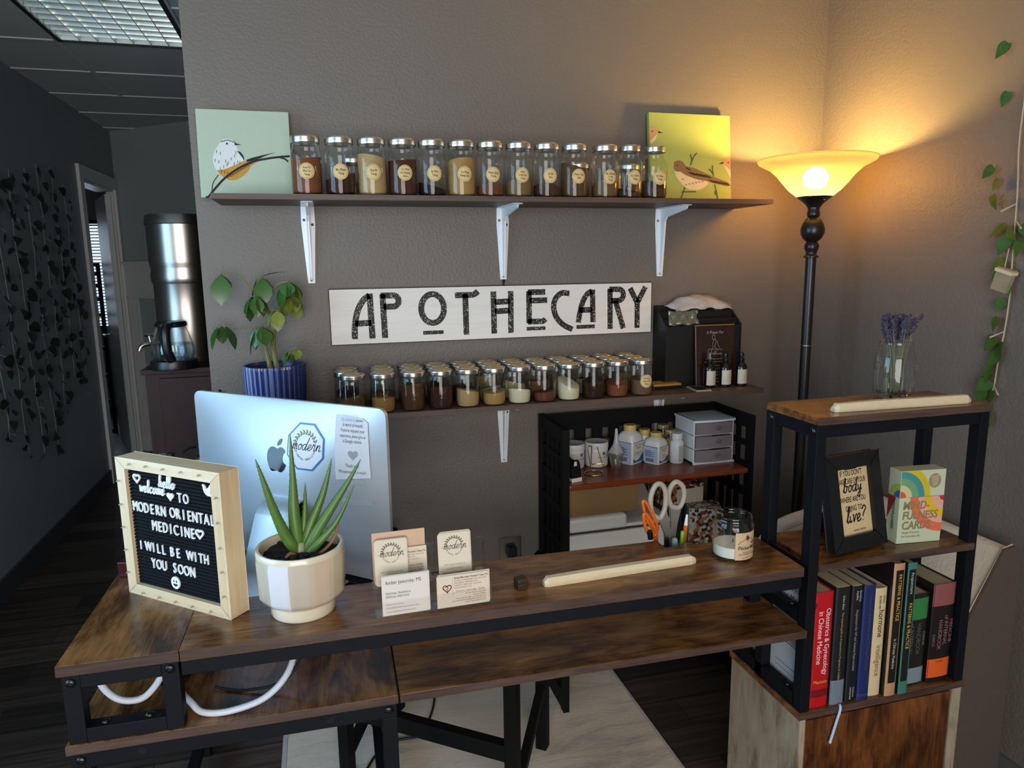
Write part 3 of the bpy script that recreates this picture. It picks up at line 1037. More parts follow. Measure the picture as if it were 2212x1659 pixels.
for x, kind, col, fl, tl, lines, note in UP:
    make_jar('herb_jar', kind, col, fl, tl, 'tall herb jar labelled %s, %s' % (' '.join(lines), note), (x, -0.19, 1.82), R.uniform(-0.03, 0.06), 'tall jars on the upper shelf', lines)
for x, c_, s in ((0.142, '8a6a3e', 'short jar half hidden behind the Ba Zhen and Gui Pi jars'), (0.905, '7d5a2f', 'short jar glimpsed behind the gap beside the Xiao Yao jar'), (1.095, '7d5a2f', 'short jar glimpsed behind the two narrow necked jars')):
    make_jar('herb_jar', 'pint', c_, .5, .2, s, (x, -0.085, 1.82), 0.4, 'short jars behind the tall ones', lidlabel=False)

ORD = ['first', 'second', 'third', 'fourth', 'fifth', 'sixth', 'seventh', 'eighth', 'ninth', 'tenth', 'eleventh', 'twelfth']
LOWC = [('5c4526', .55, .3, 'olive brown'), ('9a6f3d', .48, .1, 'light caramel'), ('4f3522', .78, .3, 'coffee brown'), ('3d241d', .75, .1, 'dark plum brown'), ('a88a60', .56, .2, 'pale tan'), ('a07f4f', .46, .1, 'sand'),
        ('cfc4a6', .45, .25, 'creamy white'), ('63392a', .34, .1, 'brick brown'), ('d3c8a8', .6, .5, 'heaped ivory'), ('332014', .62, .1, 'near black brown'), ('75462f', .52, .2, 'terracotta'), ('6c5140', .6, .1, 'grey brown')]
XS = [0.098, 0.192, 0.289, 0.380, 0.471, 0.561, 0.650, 0.739, 0.828, 0.919, 1.009, 1.103]
BACKC = ['8f8f80', '9a7a45', '6a4a2c', '50341f', 'a58b5f', '7d5b33', '452b1c', '8d6f45', '5d402a', 'b9a777', '6f5030', '3b271b']
for row, (y, dx, rn) in enumerate(((-0.2035, 0.0, 'front'), (-0.1220, 0.006, 'middle'), (-0.0408, 0.010, 'back'))):
    for i in range(12):
        col, fl, tl, nm = LOWC[i]
        if row == 0:
            lab = '%s short jar from the planter in the front row, %s powder inside' % (ORD[i], nm)
            lines = ['Jin Gui', 'Shen Qi', 'Wan'] if i == 11 else None
            if lines:
                lab = 'short jar at the end of the front row with a round Jin Gui label'
        else:
            lab = '%s short jar from the planter in the %s row of the lower shelf' % (ORD[i], rn)
            col, fl, tl, lines = BACKC[(i * 5 + row * 3) % 12], R.uniform(.3, .8), R.uniform(-.3, .3), None
        x = XS[i] + dx + (0.0 if row else 0.0) - (0.022 if row and i == 0 else 0)
        make_jar('herb_jar', 'pint', col, fl, tl, lab, (x, y, 1.1434), R.uniform(-.4, .4) if not lines else 0.05, 'short jars in three rows on the lower shelf', lines, brand=(row == 0 and i != 11))

# ------------------------------------------------------------------ APOTHECARY sign
SG = thing('wall_sign', 'long white wooden sign reading APOTHECARY in black distressed letters', 'sign', (0.635, -0.001, 1.4375))


def sign_mat():
    m = wood('whitewashed_sign_board', [(0.25, 'd3c9ba'), (0.5, 'e6ded2'), (0.75, 'efe9df')], 'X', stretch=20, scale=8, fine=60, rough=0.55, patch=0.4, bump=0.2)
    return m


bd = MB().box(-0.593, -0.019, -0.095, 0.593, 0.0, 0.0945)
bd.build('board', sign_mat(), SG, bev=0.0012)
rim = MB()
for a, b in (((-0.5935, -0.0955), (0.5935, -0.093)), ((-0.5935, 0.0925), (0.5935, 0.095))):
    rim.box(a[0], -0.0195, a[1], b[0], -0.0175, b[1])
for a, b in (((-0.5935, -0.093), (-0.591, 0.0925)), ((0.591, -0.093), (0.5935, 0.0925))):
    rim.box(a[0], -0.0195, a[1], b[0], -0.0175, b[1])
rim.build('burnt_edge', mat('scorched_edge', '3b2415', rough=0.7, var=0.3), SG)


def distressed():
    m = bpy.data.materials.new('distressed_black_paint')
    m.use_nodes = True
    nt = m.node_tree
    b = nt.nodes['Principled BSDF']
    b.inputs['Roughness'].default_value = 0.6
    tc = nt.nodes.new('ShaderNodeTexCoord')
    n = nt.nodes.new('ShaderNodeTexNoise')
    n.inputs['Scale'].default_value = 230
    n.inputs['Detail'].default_value = 2
    nt.links.new(tc.outputs['Object'], n.inputs['Vector'])
    r = ramp(nt, [(0.60, '12100e'), (0.66, 'c2b6a4')])
    nt.links.new(n.outputs['Fac'], r.inputs['Fac'])
    nt.links.new(r.outputs['Color'], b.inputs['Base Color'])
    return m


M_dist = distressed()
W_ = 0.0205
# strokes in photo-measured sign units: x in metres from the sign centre, z from its middle
def arcp(cx, cz, rx, rz, a0, a1, n=18):
    return [(cx + rx * math.cos(math.radians(a0 + (a1 - a0) * i / n)), cz + rz * math.sin(math.radians(a0 + (a1 - a0) * i / n))) for i in range(n + 1)]


TOP, BOT = 0.078, -0.074
GLY = {
    'A': [smooth([(-.029, BOT), (-.027, -.03), (-.016, .02), (.004, .056), (.026, .073)], 5), [(.027, .079), (.030, BOT)], [(-.026, -.022), (.028, -.020)]],
    'P': [[(-.024, .076), (-.021, BOT)], arcp(.012, .052, .018, .019, 90, -90), [(-.030, .071), (.012, .071)], [(-.022, .033), (.012, .033)]],
    'O': [arcp(0, .022, .040, .050, 0, 360, 36)],
    'T': [[(0.0, .070), (.001, BOT)], smooth([(-.037, .066), (.005, .066), (.03, .067), (.046, .078)], 4)],
    'H': [[(-.032, .076), (-.031, BOT)], [(.032, .076), (.031, BOT)], [(-.028, .038), (.028, .040)], [(-.028, .005), (.028, .007)]],
    'E': [[(-.026, .074), (-.026, -.042)], [(-.030, .070), (.036, .070)], [(-.024, .040), (.043, .040)], [(-.030, -.036), (.028, -.036), (.036, -.028)]],
    'C': [smooth([(.03, .062), (.0, .064), (-.024, .044), (-.031, .012), (-.02, -.024), (.008, -.053), (.042, -.070)], 5)],
    'a': [smooth([(-.029, -.046), (-.024, -.015), (-.012, .03), (.006, .058), (.024, .068)], 5), [(.026, .074), (.029, -.046)], [(-.026, .0), (.026, .0)]],
    'R': [[(-.026, .076), (-.024, BOT)], arcp(.008, .052, .020, .021, 90, -90), [(-.030, .073), (.008, .073)], [(-.022, .031), (.008, .031)], [(-.004, .031), (.030, BOT)]],
    'Y': [[(0, .018), (0.001, BOT)], [(-.030, .076), (.0, .020)], [(.033, .080), (.0, .020)]],
}
gx = [('A', -.485), ('P', -.391), ('O', -.244), ('T', -.127), ('H', .007), ('E', .133), ('C', .232), ('a', .326), ('R', .448), ('Y', .533)]
for ch, x in gx:
    L = MB()
    for ln in GLY[ch]:
        L.stroke([(p[0] + x, p[1] - 0.002) for p in ln], W_, -0.0192, 0.0008)
    if ch in 'OEa':
        L.box(x - .036, -0.0200, BOT + (0.004 if ch != 'a' else .003), x + .036, -0.0192, BOT + 0.017)
    L.build('letter', M_dist, SG)
hk = thing('nail_hook', 'small black nail hook just above the white wooden sign', 'hook', (0.652, 0, 1.545))
MB().tube([(0, 0, 0), (0, -0.014, 0.0), (0, -0.018, 0.006)], 0.003).build('nail', M_blkpl, hk)
MB().box(-0.004, -0.004, -0.014, 0.004, -0.0005, 0.008).build('plate', M_blkpl, hk)

# ------------------------------------------------------------------ bird paintings
def painting(name, label, loc, w_, h_, lean, bg, shapes, mats):
    t = thing(name, label, 'painting', loc)
    Rm = Matrix.Rotation(lean, 4, 'X')
    b = MB().box(0, -0.018, 0, w_, 0.0, h_)
    b.xf(Rm)
    b.build('canvas', bg, t, bev=0.0015)
    p = MB()
    for k, (mi, kind, pts, wd) in enumerate(shapes):
        y = -0.0183 - 0.00006 * k
        q = [(a[0] * w_, a[1] * h_) for a in pts]
        q = [(min(max(a, 0.001), w_ - 0.001), min(max(b_, 0.001), h_ - 0.001)) for a, b_ in q]
        if kind == 'poly':
            p.poly(q, y, mi)
        else:
            p.stroke(q, wd, y, 0, mi)
    p.xf(Rm)
    p.build('painted_bird', mats, t)
    return t


M_pw, M_po, M_pk, M_pb, M_pt = mat('paint_white', 'd9dad2', rough=0.7), mat('paint_ochre', 'c08a2c', rough=0.7), mat('paint_black', '16181a', rough=0.7), mat('paint_brown', '7d6240', rough=0.7), mat('paint_peach', 'b98f63', rough=0.7)
M_pgr = mat('paint_dark_green', '3a5a35', rough=0.7)
u = lambda x, z: ((x - 112) / 795.0, 1 - (z - 145) / 735.0)   # left painting, measured on the enlarged photo
S1 = []
body = smooth([u(*q) for q in ((300, 420), (340, 390), (400, 395), (430, 430), (450, 480), (490, 540), (500, 580), (430, 600), (330, 640), (265, 655), (235, 600), (235, 540), (260, 480), (300, 420))], 4)
S1.append((0, 'poly', body[:-1], 0))
belly = smooth([u(*q) for q in ((260, 652), (330, 640), (430, 600), (500, 570), (560, 580), (520, 660), (440, 720), (380, 735), (330, 720), (290, 690), (260, 652))], 4)
S1.append((1, 'poly', belly[:-1], 0))
S1.append((1, 'poly', [u(*q) for q in ((500, 585), (560, 560), (640, 520), (660, 515), (650, 545), (570, 600), (520, 620))], 0))
S1.append((2, 'poly', [u(*q) for q in ((515, 560), (570, 540), (680, 512), (780, 490), (690, 520), (600, 560), (520, 578))], 0))
S1.append((2, 'poly', [u(*q) for q in ((440, 485), (470, 495), (495, 530), (500, 578), (485, 545), (455, 505))], 0))
S1.append((2, 'poly', [u(*q) for q in ((424, 420), (484, 436), (424, 440))], 0))
S1.append((2, 'stroke', smooth([u(*q) for q in ((150, 905), (230, 810), (330, 710), (450, 630), (570, 575), (700, 545), (800, 530), (897, 520))], 6), 0.0065))
S1.append((2, 'stroke', smooth([u(*q) for q in ((800, 532), (850, 545), (880, 568))], 5), 0.005))
S1.append((2, 'stroke', smooth([u(*q) for q in ((205, 835), (220, 760), (270, 690))], 5), 0.0025))
S1.append((2, 'poly', [(a, b) for a, b in ell(*u(360, 428), 0.011, 0.012, 12)], 0))
for k in range(14):
    x0 = 305 + k * 9
    S1.append((2, 'stroke', [u(x0, 420 - 18 * math.sin(k * .25)), u(x0 + 18, 404 - 10 * math.sin(k * .3) + (k % 3) * 6)], 0.0011))
for q in ((250, 570), (282, 580), (340, 575), (388, 555), (300, 510), (320, 620), (350, 605), (268, 495), (360, 590), (410, 595), (440, 580), (290, 640), (420, 530), (432, 500), (300, 660), (325, 665), (350, 670), (460, 585)):
    S1.append((2, 'stroke', [u(q[0], q[1] - 12), u(q[0] - 3, q[1] + 14)], 0.0013))
for k in range(9):
    S1.append((2, 'stroke', smooth([u(345 + k * 22, 718 - k * 13), u(360 + k * 22, 700 - k * 13), u(385 + k * 22, 705 - k * 14)], 3), 0.0014))
painting('bird_painting', 'pale mint canvas of a white and ochre bird on a branch', (-0.322, -0.052, 1.8205), 0.272, 0.268, -0.11, mat('mint_canvas', 'b2bfa6', rough=0.75, var=0.03, bump=0.1, bscale=700), S1, [M_pw, M_po, M_pk])
u = lambda x, z: ((x - 478) / 850.0, 1 - (z - 232) / 868.0)
S2 = []
S2.append((0, 'poly', smooth([u(*q) for q in ((730, 790), (760, 810), (850, 830), (960, 870), (1080, 895), (1040, 950), (960, 980), (870, 970), (800, 920), (740, 840))], 4), 0))
S2.append((1, 'poly', smooth([u(*q) for q in ((725, 710), (770, 690), (820, 705), (850, 740), (960, 770), (1080, 820), (1220, 870), (1300, 900), (1290, 935), (1180, 915), (1070, 890), (960, 872), (850, 835), (740, 795), (722, 750))], 4), 0))
S2.append((0, 'poly', [u(*q) for q in ((740, 800), (790, 800), (870, 850), (960, 880), (1060, 900), (1000, 930), (860, 900))], 0))
S2.append((3, 'poly', smooth([u(*q) for q in ((479, 380), (510, 357), (550, 375), (570, 415), (560, 440), (520, 475), (487, 505), (479, 500))], 4), 0))
S2.append((0, 'poly', [u(*q) for q in ((487, 505), (520, 478), (558, 442), (540, 500), (490, 545))], 0))
S2.append((3, 'poly', smooth([u(*q) for q in ((1245, 690), (1265, 650), (1300, 638), (1326, 645), (1328, 770), (1290, 745), (1255, 720))], 4), 0))
S2.append((0, 'poly', [u(*q) for q in ((1245, 722), (1290, 748), (1328, 775), (1328, 850), (1290, 800))], 0))
for q in (((568, 410), (622, 427), (570, 432)), ((1192, 718), (1245, 690), (1246, 712))):
    S2.append((2, 'poly', [u(*z) for z in q], 0))
for q in ((510, 415), (758, 740), (1300, 700)):
    S2.append((2, 'poly', ell(*u(*q), 0.008, 0.0085, 10), 0))
for ln in (((780, 1095), (835, 950)), ((795, 998), (950, 995)), ((895, 738), (912, 690), (898, 628)), ((908, 700), (940, 640), (968, 612)), ((1185, 1095), (1170, 1000), (1150, 920)), ((1140, 835), (1130, 780), (1130, 732)), ((1138, 828), (1115, 790), (1090, 770))):
    S2.append((4, 'stroke', smooth([u(*q) for q in ln], 5), 0.0045))
S2.append((4, 'poly', ell(*u(1162, 1000), .017, .03, 12), 0))
for k in range(26):
    x0 = 850 + k * 17
    S2.append((2, 'stroke', [u(x0, 760 + k * 5.6 + (k * 37 % 40)), u(x0 + 45, 785 + k * 5.6 + (k * 37 % 40))], 0.0022 if k % 3 else 0.0045))
for k in range(7):
    S2.append((2, 'stroke', [u(800 + k * 35, 870 + (k * 53 % 60)), u(818 + k * 35, 880 + (k * 53 % 60))], 0.0018))
painting('bird_painting', 'green canvas of a speckled brown bird between two bird heads', (1.192, -0.052, 1.8205), 0.330, 0.318, -0.10, mat('green_canvas', '9da957', rough=0.75, var=0.04, bump=0.1, bscale=700), S2, [mat('paint_cream', 'd3c39b', rough=0.7), M_pb, M_pk, M_pt, M_pgr])

# ------------------------------------------------------------------ blue ribbed planter with umbrella plant
PL = thing('planter', 'navy ribbed planter holding a small umbrella plant on the lower wall shelf', 'potted plant', (-0.140, -0.115, 1.143))
n = 132
prf = [(0.0, 0.0), (0.078, 0.0), (0.086, 0.004), (0.0925, 0.06), (0.0955, 0.15), (0.0945, 0.158), (0.0885, 0.158), (0.086, 0.15), (0.083, 0.125)]
pb = MB()
vs, fs = [], []
for k, (r, z) in enumerate(prf):
    for i in range(n):
        a = 2 * PI * i / n
        rr = r * (1 + (0.011 if i % 2 else -0.011)) if 2 <= k <= 5 else r
        vs.append((rr * math.cos(a), rr * math.sin(a), z))
for k in range(len(prf) - 1):
    for i in range(n):
        fs.append((k * n + i, k * n + (i + 1) % n, (k + 1) * n + (i + 1) % n, (k + 1) * n + i))
pb.add(vs, fs, 0, False)
for i, f in enumerate(fs):
    if 2 * n <= i < 5 * n and (i % n) % 4 == 1:
        pb.m[i] = 1
pb.build('pot', [mat('navy_glaze', '232f63', rough=0.25, var=0.1), mat('pale_rib_glaze', '8088b4', rough=0.3)], PL)
MB().lathe([(0.085, 0.128), (0.05, 0.132), (0.0, 0.13)], 30).build('soil', mat('dark_soil', '1c1410', rough=0.95, var=0.4, scale=120, bump=0.8, bscale=300), PL)
M_stem = mat('green_stem', '7d7a3c', rough=0.6, var=0.15)
M_leafs = mat('glossy_green_leaf', '33581f', rough=0.3, var=0.28, scale=14, spec=0.6)
M_leafy = mat('young_yellow_green_leaf', '75822f', rough=0.35, var=0.2, scale=14)
sm = MB()
tr1 = smooth([(-0.012, 0.0, 0.13), (-0.020, 0, 0.19), (-0.028, 0.0, 0.24), (-0.030, 0, 0.285)], 5)
tr2 = smooth([(0.010, 0.005, 0.13), (0.0, 0.005, 0.20), (0.004, 0, 0.28), (-0.012, 0, 0.345), (-0.020, 0, 0.40)], 5)
sm.tube(tr1, [0.008 - 0.004 * i / len(tr1) for i in range(len(tr1))], 8)
sm.tube(tr2, [0.009 - 0.005 * i / len(tr2) for i in range(len(tr2))], 8)
hubs = [((-0.135, -0.03, 0.447), (-0.02, 0, 0.33), 2, -1), ((-0.020, 0.0, 0.435), (-0.02, 0, 0.40), 4, 0), ((0.062, -0.02, 0.420), (-0.015, 0, 0.36), 7, 0), ((-0.040, -0.04, 0.380), (-0.018, 0, 0.36), 8, 0), ((-0.145, -0.02, 0.290), (-0.03, 0, 0.28), 3, -1),
        ((0.070, 0.01, 0.375), (0.0, 0, 0.30), 5, 1), ((-0.03, -0.05, 0.285), (-0.03, 0, 0.25), 6, 0), ((0.02, -0.05, 0.335), (0.0, 0, 0.3), 4, 1), ((0.045, -0.03, 0.200), (0.03, -.01, 0.13), 3, 0), ((0.075, -0.04, 0.212), (0.03, -.01, 0.15), 2, 1)]
ly, lg = MB(), MB()
for (h, s0, nl, yl) in hubs:
    sm.tube(smooth([s0, ((h[0] + s0[0]) / 2, (h[1] + s0[1]) / 2, max(h[2], s0[2]) - 0.01), h], 5), 0.0018, 6)
    small = h[2] < 0.25
    for k in range(nl):
        a = 2 * PI * k / nl + R.uniform(-.3, .3) + (1.6 if nl < 4 else 0)
        Lf = R.uniform(.070, .098) * (0.5 if small else 1)
        tip = (h[0] + math.cos(a) * Lf * 0.5, h[1] + math.sin(a) * Lf * 0.45, h[2] - Lf * R.uniform(.6, .95))
        b0 = (h[0] + math.cos(a) * 0.012, h[1] + math.sin(a) * 0.012, h[2] - 0.004)
        sm.tube([h, b0], 0.001, 5)
        (ly if yl == 1 else lg).leaf(b0, tip, (math.cos(a) * .8, math.sin(a) * .8, 1), Lf * R.uniform(.5, .66), 0.16)
lg.leaf((-0.02, 0, 0.435), (0.055, -0.02, 0.465), (0, 0, 1), 0.035, 0.2)
sm.build('stem', M_stem, PL)
fo = MB()
fo.add(lg.v, lg.f, 0, True)
fo.add(ly.v, ly.f, 1, True)
fo.build('foliage', [M_leafs, M_leafy], PL)

# ------------------------------------------------------------------ right end of the lower shelf
M_dkcard = mat('black_leather_board', '0d0b0a', rough=0.5, var=0.15, scale=80)
FO = thing('file_sorter', 'black stepped file sorter under a plastic bag at the lower shelf end', 'file organizer', (1.402, -0.004, 1.143))
for s in (-0.158, 0.154):
    MB().prism([(-0.108, 0), (0, 0), (0, 0.300), (-0.012, 0.300), (-0.108, 0.228)][::1], s, s + 0.005, 'YZ').build('side_panel', M_dkcard, FO)
for k, (y, h) in enumerate(((-0.105, 0.226), (-0.072, 0.250), (-0.040, 0.276), (-0.006, 0.300))):
    MB().box(-0.153, y, 0.004 if k else 0.0, 0.154, y + 0.004, h).build('divider', M_dkcard, FO)
MB().lathe([(0.006, 0), (0.009, 0.001), (0.009, 0)], 16).xf(Matrix.Translation((0.105, -0.0062, 0.282)) @ Matrix.Rotation(PI / 2, 4, 'X')).build('grommet', M_steel, FO)
PB = thing('plastic_bag', 'crumpled white translucent plastic bag lying over the black file sorter', 'plastic bag', (1.402, -0.004, 1.143))
g = MB()
grid(g, -0.13, 0, 0.11, 1, 14, 8, fn=lambda v: (v[0] + 0.012 * math.sin(9 * v[2]), -0.118 + 0.108 * v[2] + 0.006 * math.sin(v[0] * 60), 0.279 + 0.060 * math.sin(v[2] * 2.1 + .2) * (1 - (v[0] / .16) ** 2) + 0.004 * math.sin(v[0] * 90 + v[2] * 13)))
g.build('bag_sheet', glass('milky_plastic', 'ffffff', 0.6, 0.15, 0.62, 'd8d6d2'), PB, solid=0.001)
CBG = thing('clear_bag', 'shiny clear plastic bag tucked in the front of the black file sorter', 'plastic bag', (1.402, -0.1125 - 0.012, 1.143))
g = MB()
grid(g, -0.150, 0.232, -0.028, 0.285, 14, 8, fn=lambda v: (v[0], 0.004 + 0.012 * (v[2] - .222) / .06 + 0.005 * math.sin(v[0] * 170) * math.cos(v[2] * 120), v[2] + 0.003 * math.sin(v[0] * 110)))
g.build('bag_sheet', glass('crinkled_clear_plastic', 'f4f4ec', 2.5, 0.12, 0.14, 'cfc8a8'), CBG, solid=0.0008)
PQ = thing('plaque', 'dark wooden plaque engraved A Prayer For Acupuncturists behind the spray bottles', 'plaque', (1.432, -0.148, 1.1434))
ln_ = Matrix.Rotation(-0.085, 4, 'X')
MB().box(-0.078, 0.0, 0.0, 0.085, 0.014, 0.227).xf(ln_).build('wooden_board', wood('dark_walnut_plaque', [(0.3, '170a06'), (0.5, '2a140c'), (0.7, '3b1e12')], 'Z', rough=0.22, patch=0.7), PQ, bev=0.002)
MB().box(-0.080, -0.001, 0.2265, 0.087, 0.015, 0.231).xf(ln_).build('gilded_edge', mat('gilt_edge', 'b08d4a', rough=0.3, metal=0.8), PQ)
T = MB()
text(T, 'A Prayer For', 0.017, 0.003, 0.196, -0.0006, shear=0.35, sx=0.8)
text(T, 'Acupuncturists', 0.011, 0.003, 0.118, -0.0006, shear=0.35, sx=0.85)
for k, s in enumerate(('Let me dedicate my life today to', 'the care of those who come my way.', 'Let me touch each one with gentle hands', 'the pain for which I offer care.', 'Let me listen, clear from', 'haste, with open eyes', 'And at the end of the day', 'let me rest knowing I helped', 'Amen')):
    text(T, s, 0.0062, 0.003, 0.1 - 0.0105 * k - 0.004 * (k // 2), -0.0006, sx=0.95)
for ln in (arcp(-0.002, 0.183, 0.0062, 0.0085, 0, 360), smooth([(0.002, 0.175), (0.012, 0.166), (0.018, 0.152), (0.021, 0.142)], 4), smooth([(-0.002, 0.174), (-0.006, 0.160), (-0.006, 0.146), (-0.012, 0.135)], 4), smooth([(0.008, 0.165), (0.002, 0.150), (0.006, 0.142), (0.014, 0.138)], 4),
           arcp(-0.019, 0.133, 0.0075, 0.0065, 0, 360), smooth([(-0.012, 0.137), (0.0, 0.139), (0.010, 0.134), (0.022, 0.138), (0.034, 0.135)], 4), smooth([(-0.015, 0.126), (0.0, 0.124), (0.008, 0.128), (-0.002, 0.131)], 4)):
    T.stroke(ln, 0.0013, -0.0006)
T.xf(ln_)
T.build('lettering', mat('engraved_silver', 'a99c90', rough=0.5), PQ)
M_amber = mat('dark_amber_glass', '140a06', rough=0.12, spec=0.7, var=0.05)
M_paper = mat('cream_label_paper', 'd9cfb8', rough=0.7, var=0.02)
sb = None
for i, (x, y, lab) in enumerate(((1.399, -0.163, 'dark spray bottle with a clear dust cap, nearest the calculator'), (1.463, -0.166, 'middle dark spray bottle, bare nozzle, before the wooden plaque'), (1.529, -0.168, 'dark spray bottle with a white label beyond the plaque edge, nearest the shelf end'))):
    if sb is None:
        sb = thing('spray_bottle', lab, 'spray bottle', (x, y, 1.143), 0.35, 'dark spray bottles on the lower shelf')
        MB().lathe([(0.0, 0.0), (0.020, 0.0), (0.0225, 0.002), (0.0225, 0.066), (0.0215, 0.074), (0.017, 0.083), (0.011, 0.088), (0.010, 0.092), (0.0, 0.092)], 28).build('bottle', M_amber, sb)
        MB().lathe([(0.0105, 0.088), (0.011, 0.089), (0.011, 0.104), (0.009, 0.106), (0.0, 0.106)], 24).build('collar', M_blkpl, sb)
        MB().lathe([(0.0065, 0.106), (0.007, 0.112), (0.0072, 0.124), (0.006, 0.127), (0.0, 0.127)], 20).box(-0.003, -0.011, 0.116, 0.003, -0.005, 0.122).build('nozzle', M_blkpl, sb)
        L = MB()
        grid(L, -0.030, 0.010, 0.030, 0.064, 14, 1, fn=wrap(0.0229))
        lb = L.build('label', M_paper, sb)
        T = MB()
        fn = wrap(0.0231)
        T2 = MB().stroke(arcp(0.002, 0.0475, 0.0048, 0.0048, 0, 360), 0.0006, 0)
        T.add(T2.v, T2.f)
        text(T, 'P', 0.006, 0.002, 0.0455, 0)
        text(T, 'AVEDA', 0.0035, 0.002, 0.0590, 0, bold=.02)
        text(T, 'chakra', 0.006, 0.002, 0.0365, 0)
        text(T, 'balancing body mist', 0.0029, 0.002, 0.032, 0)
        text(T, 'brume corporelle équilibrante', 0.0026, 0.002, 0.025, 0)
        text(T, 'with certified organic essential oils', 0.0022, 0.002, 0.0215, 0)
        text(T, '100 ml e 3.4 fl oz', 0.0026, 0.002, 0.0135, 0)
        T.map(fn)
        T.build('lettering', mat('grey_label_ink', '57534c', rough=0.7), lb)
        o = sb
    else:
        o = dup(sb, (x, y, 1.143), 0.25, lab)
    if i == 0:
        cp = MB().lathe([(0.0085, 0.105), (0.0095, 0.106), (0.0090, 0.130), (0.0, 0.131)], 20).build('dust_cap', glass('smoked_cap', 'b8b8bc', 1.0, 0.05, 0.35, '8d8f94'), None)
        cp.parent = None
        CAP = cp
CAP.parent = sb
ty = thing('sand_tray', 'small black tray with a clear lid over yellow sand beside the jars', 'tray', (1.235, -0.112, 1.143), 0.03)
MB().box(-0.062, -0.042, 0.0, 0.062, 0.042, 0.012).build('tray_base', M_blkpl, ty, bev=0.002)
MB().box(-0.056, -0.037, 0.012, 0.056, 0.037, 0.019).build('sand', powder_mat('b08a3c'), ty)
MB().box(-0.060, -0.040, 0.0125, 0.060, 0.040, 0.036).build('clear_lid', glass('clear_acrylic', 'ffffff', 0.4), ty)
ca = thing('calculator', 'small grey calculator with dark keys on the shelf before the plaque', 'calculator', (1.338, -0.195, 1.143), -0.10)
MB().box(-0.029, -0.046, 0.0, 0.029, 0.046, 0.006).build('case', mat('warm_grey_plastic', 'a59d8c', rough=0.4), ca, bev=0.001)
MB().box(-0.024, 0.026, 0.006, 0.024, 0.040, 0.0066).build('screen', mat('lcd_grey_green', '5f6658', rough=0.2), ca)
kk = MB()
for i in range(5):
    for j in range(5):
        kk.box(-0.024 + 0.0098 * i, -0.040 + 0.0125 * j, 0.006, -0.0165 + 0.0098 * i, -0.0312 + 0.0125 * j, 0.0076)
kk.build('keypad', M_blkpl, ca)

# ------------------------------------------------------------------ black lattice shelf unit under the lower wall shelf
SU = thing('lattice_shelf_unit', 'black lattice-sided shelf unit with a cherry wood shelf against the taupe wall', 'shelf unit', (1.14, -0.16, 0))
for s in (-1, 1):
    x0, x1 = (-0.365, -0.343) if s < 0 else (0.354, 0.372)
    b = MB()
    b.box(x0, -0.14, 0.0095, x1, -0.108, 1.055).box(x0, 0.108, 0.0095, x1, 0.14, 1.055)
    for z0, z1 in ((0.0095, 0.08), (0.44, 0.48), (0.62, 0.645), (0.745, 0.775), (0.84, 0.875), (0.935, 0.955), (1.005, 1.055)):
        b.box(x0 + 0.003, -0.108, z0, x1 - 0.003, 0.108, z1)
    for y in (-0.062, -0.012, 0.038):
        b.box(x0 + 0.005, y, 0.08, x1 - 0.005, y + 0.024, 1.005)
    b.build('side_panel', M_blk2, SU)
b = MB().box(-0.343, 0.118, 0.99, 0.354, 0.126, 1.055).box(-0.343, 0.118, 0.905, 0.354, 0.126, 0.94)
for k in range(11):
    x = -0.343 + 0.0685 * k
    b.box(x - 0.021, 0.119, 0.94, x + 0.021, 0.125, 0.99)
b.build('back_rail', M_blk2, SU)
MB().box(-0.343, 0.124, 0.46, 0.343, 0.128, 0.80).build('back_panel', mat('brown_backing', '4b3a28', rough=0.7), SU)
MB().box(-0.343, -0.138, 0.838, 0.354, 0.117, 0.859).build('shelf_board', M_cherry, SU, bev=0.006)
MB().box(-0.343, -0.13, 0.455, 0.354, 0.122, 0.475).build('shelf_board', M_cherry, SU, bev=0.004)
Z1 = 0.8596
M_hdpe = mat('white_bottle_plastic', 'dcdad6', rough=0.38, var=0.02)
M_cream = mat('cream_bottle_cap', 'd0b46a', rough=0.45, var=0.05)
M_teal = mat('teal_label_print', '1f7f9c', rough=0.5)
M_blue = mat('blue_label_wave', '1c5f8c', rough=0.5)
M_lab = mat('white_label_print', 'd8d0c4', rough=0.6, var=0.02)
M_lab2 = mat('pale_blue_side_label', 'a9bbd2', rough=0.6, var=0.02)
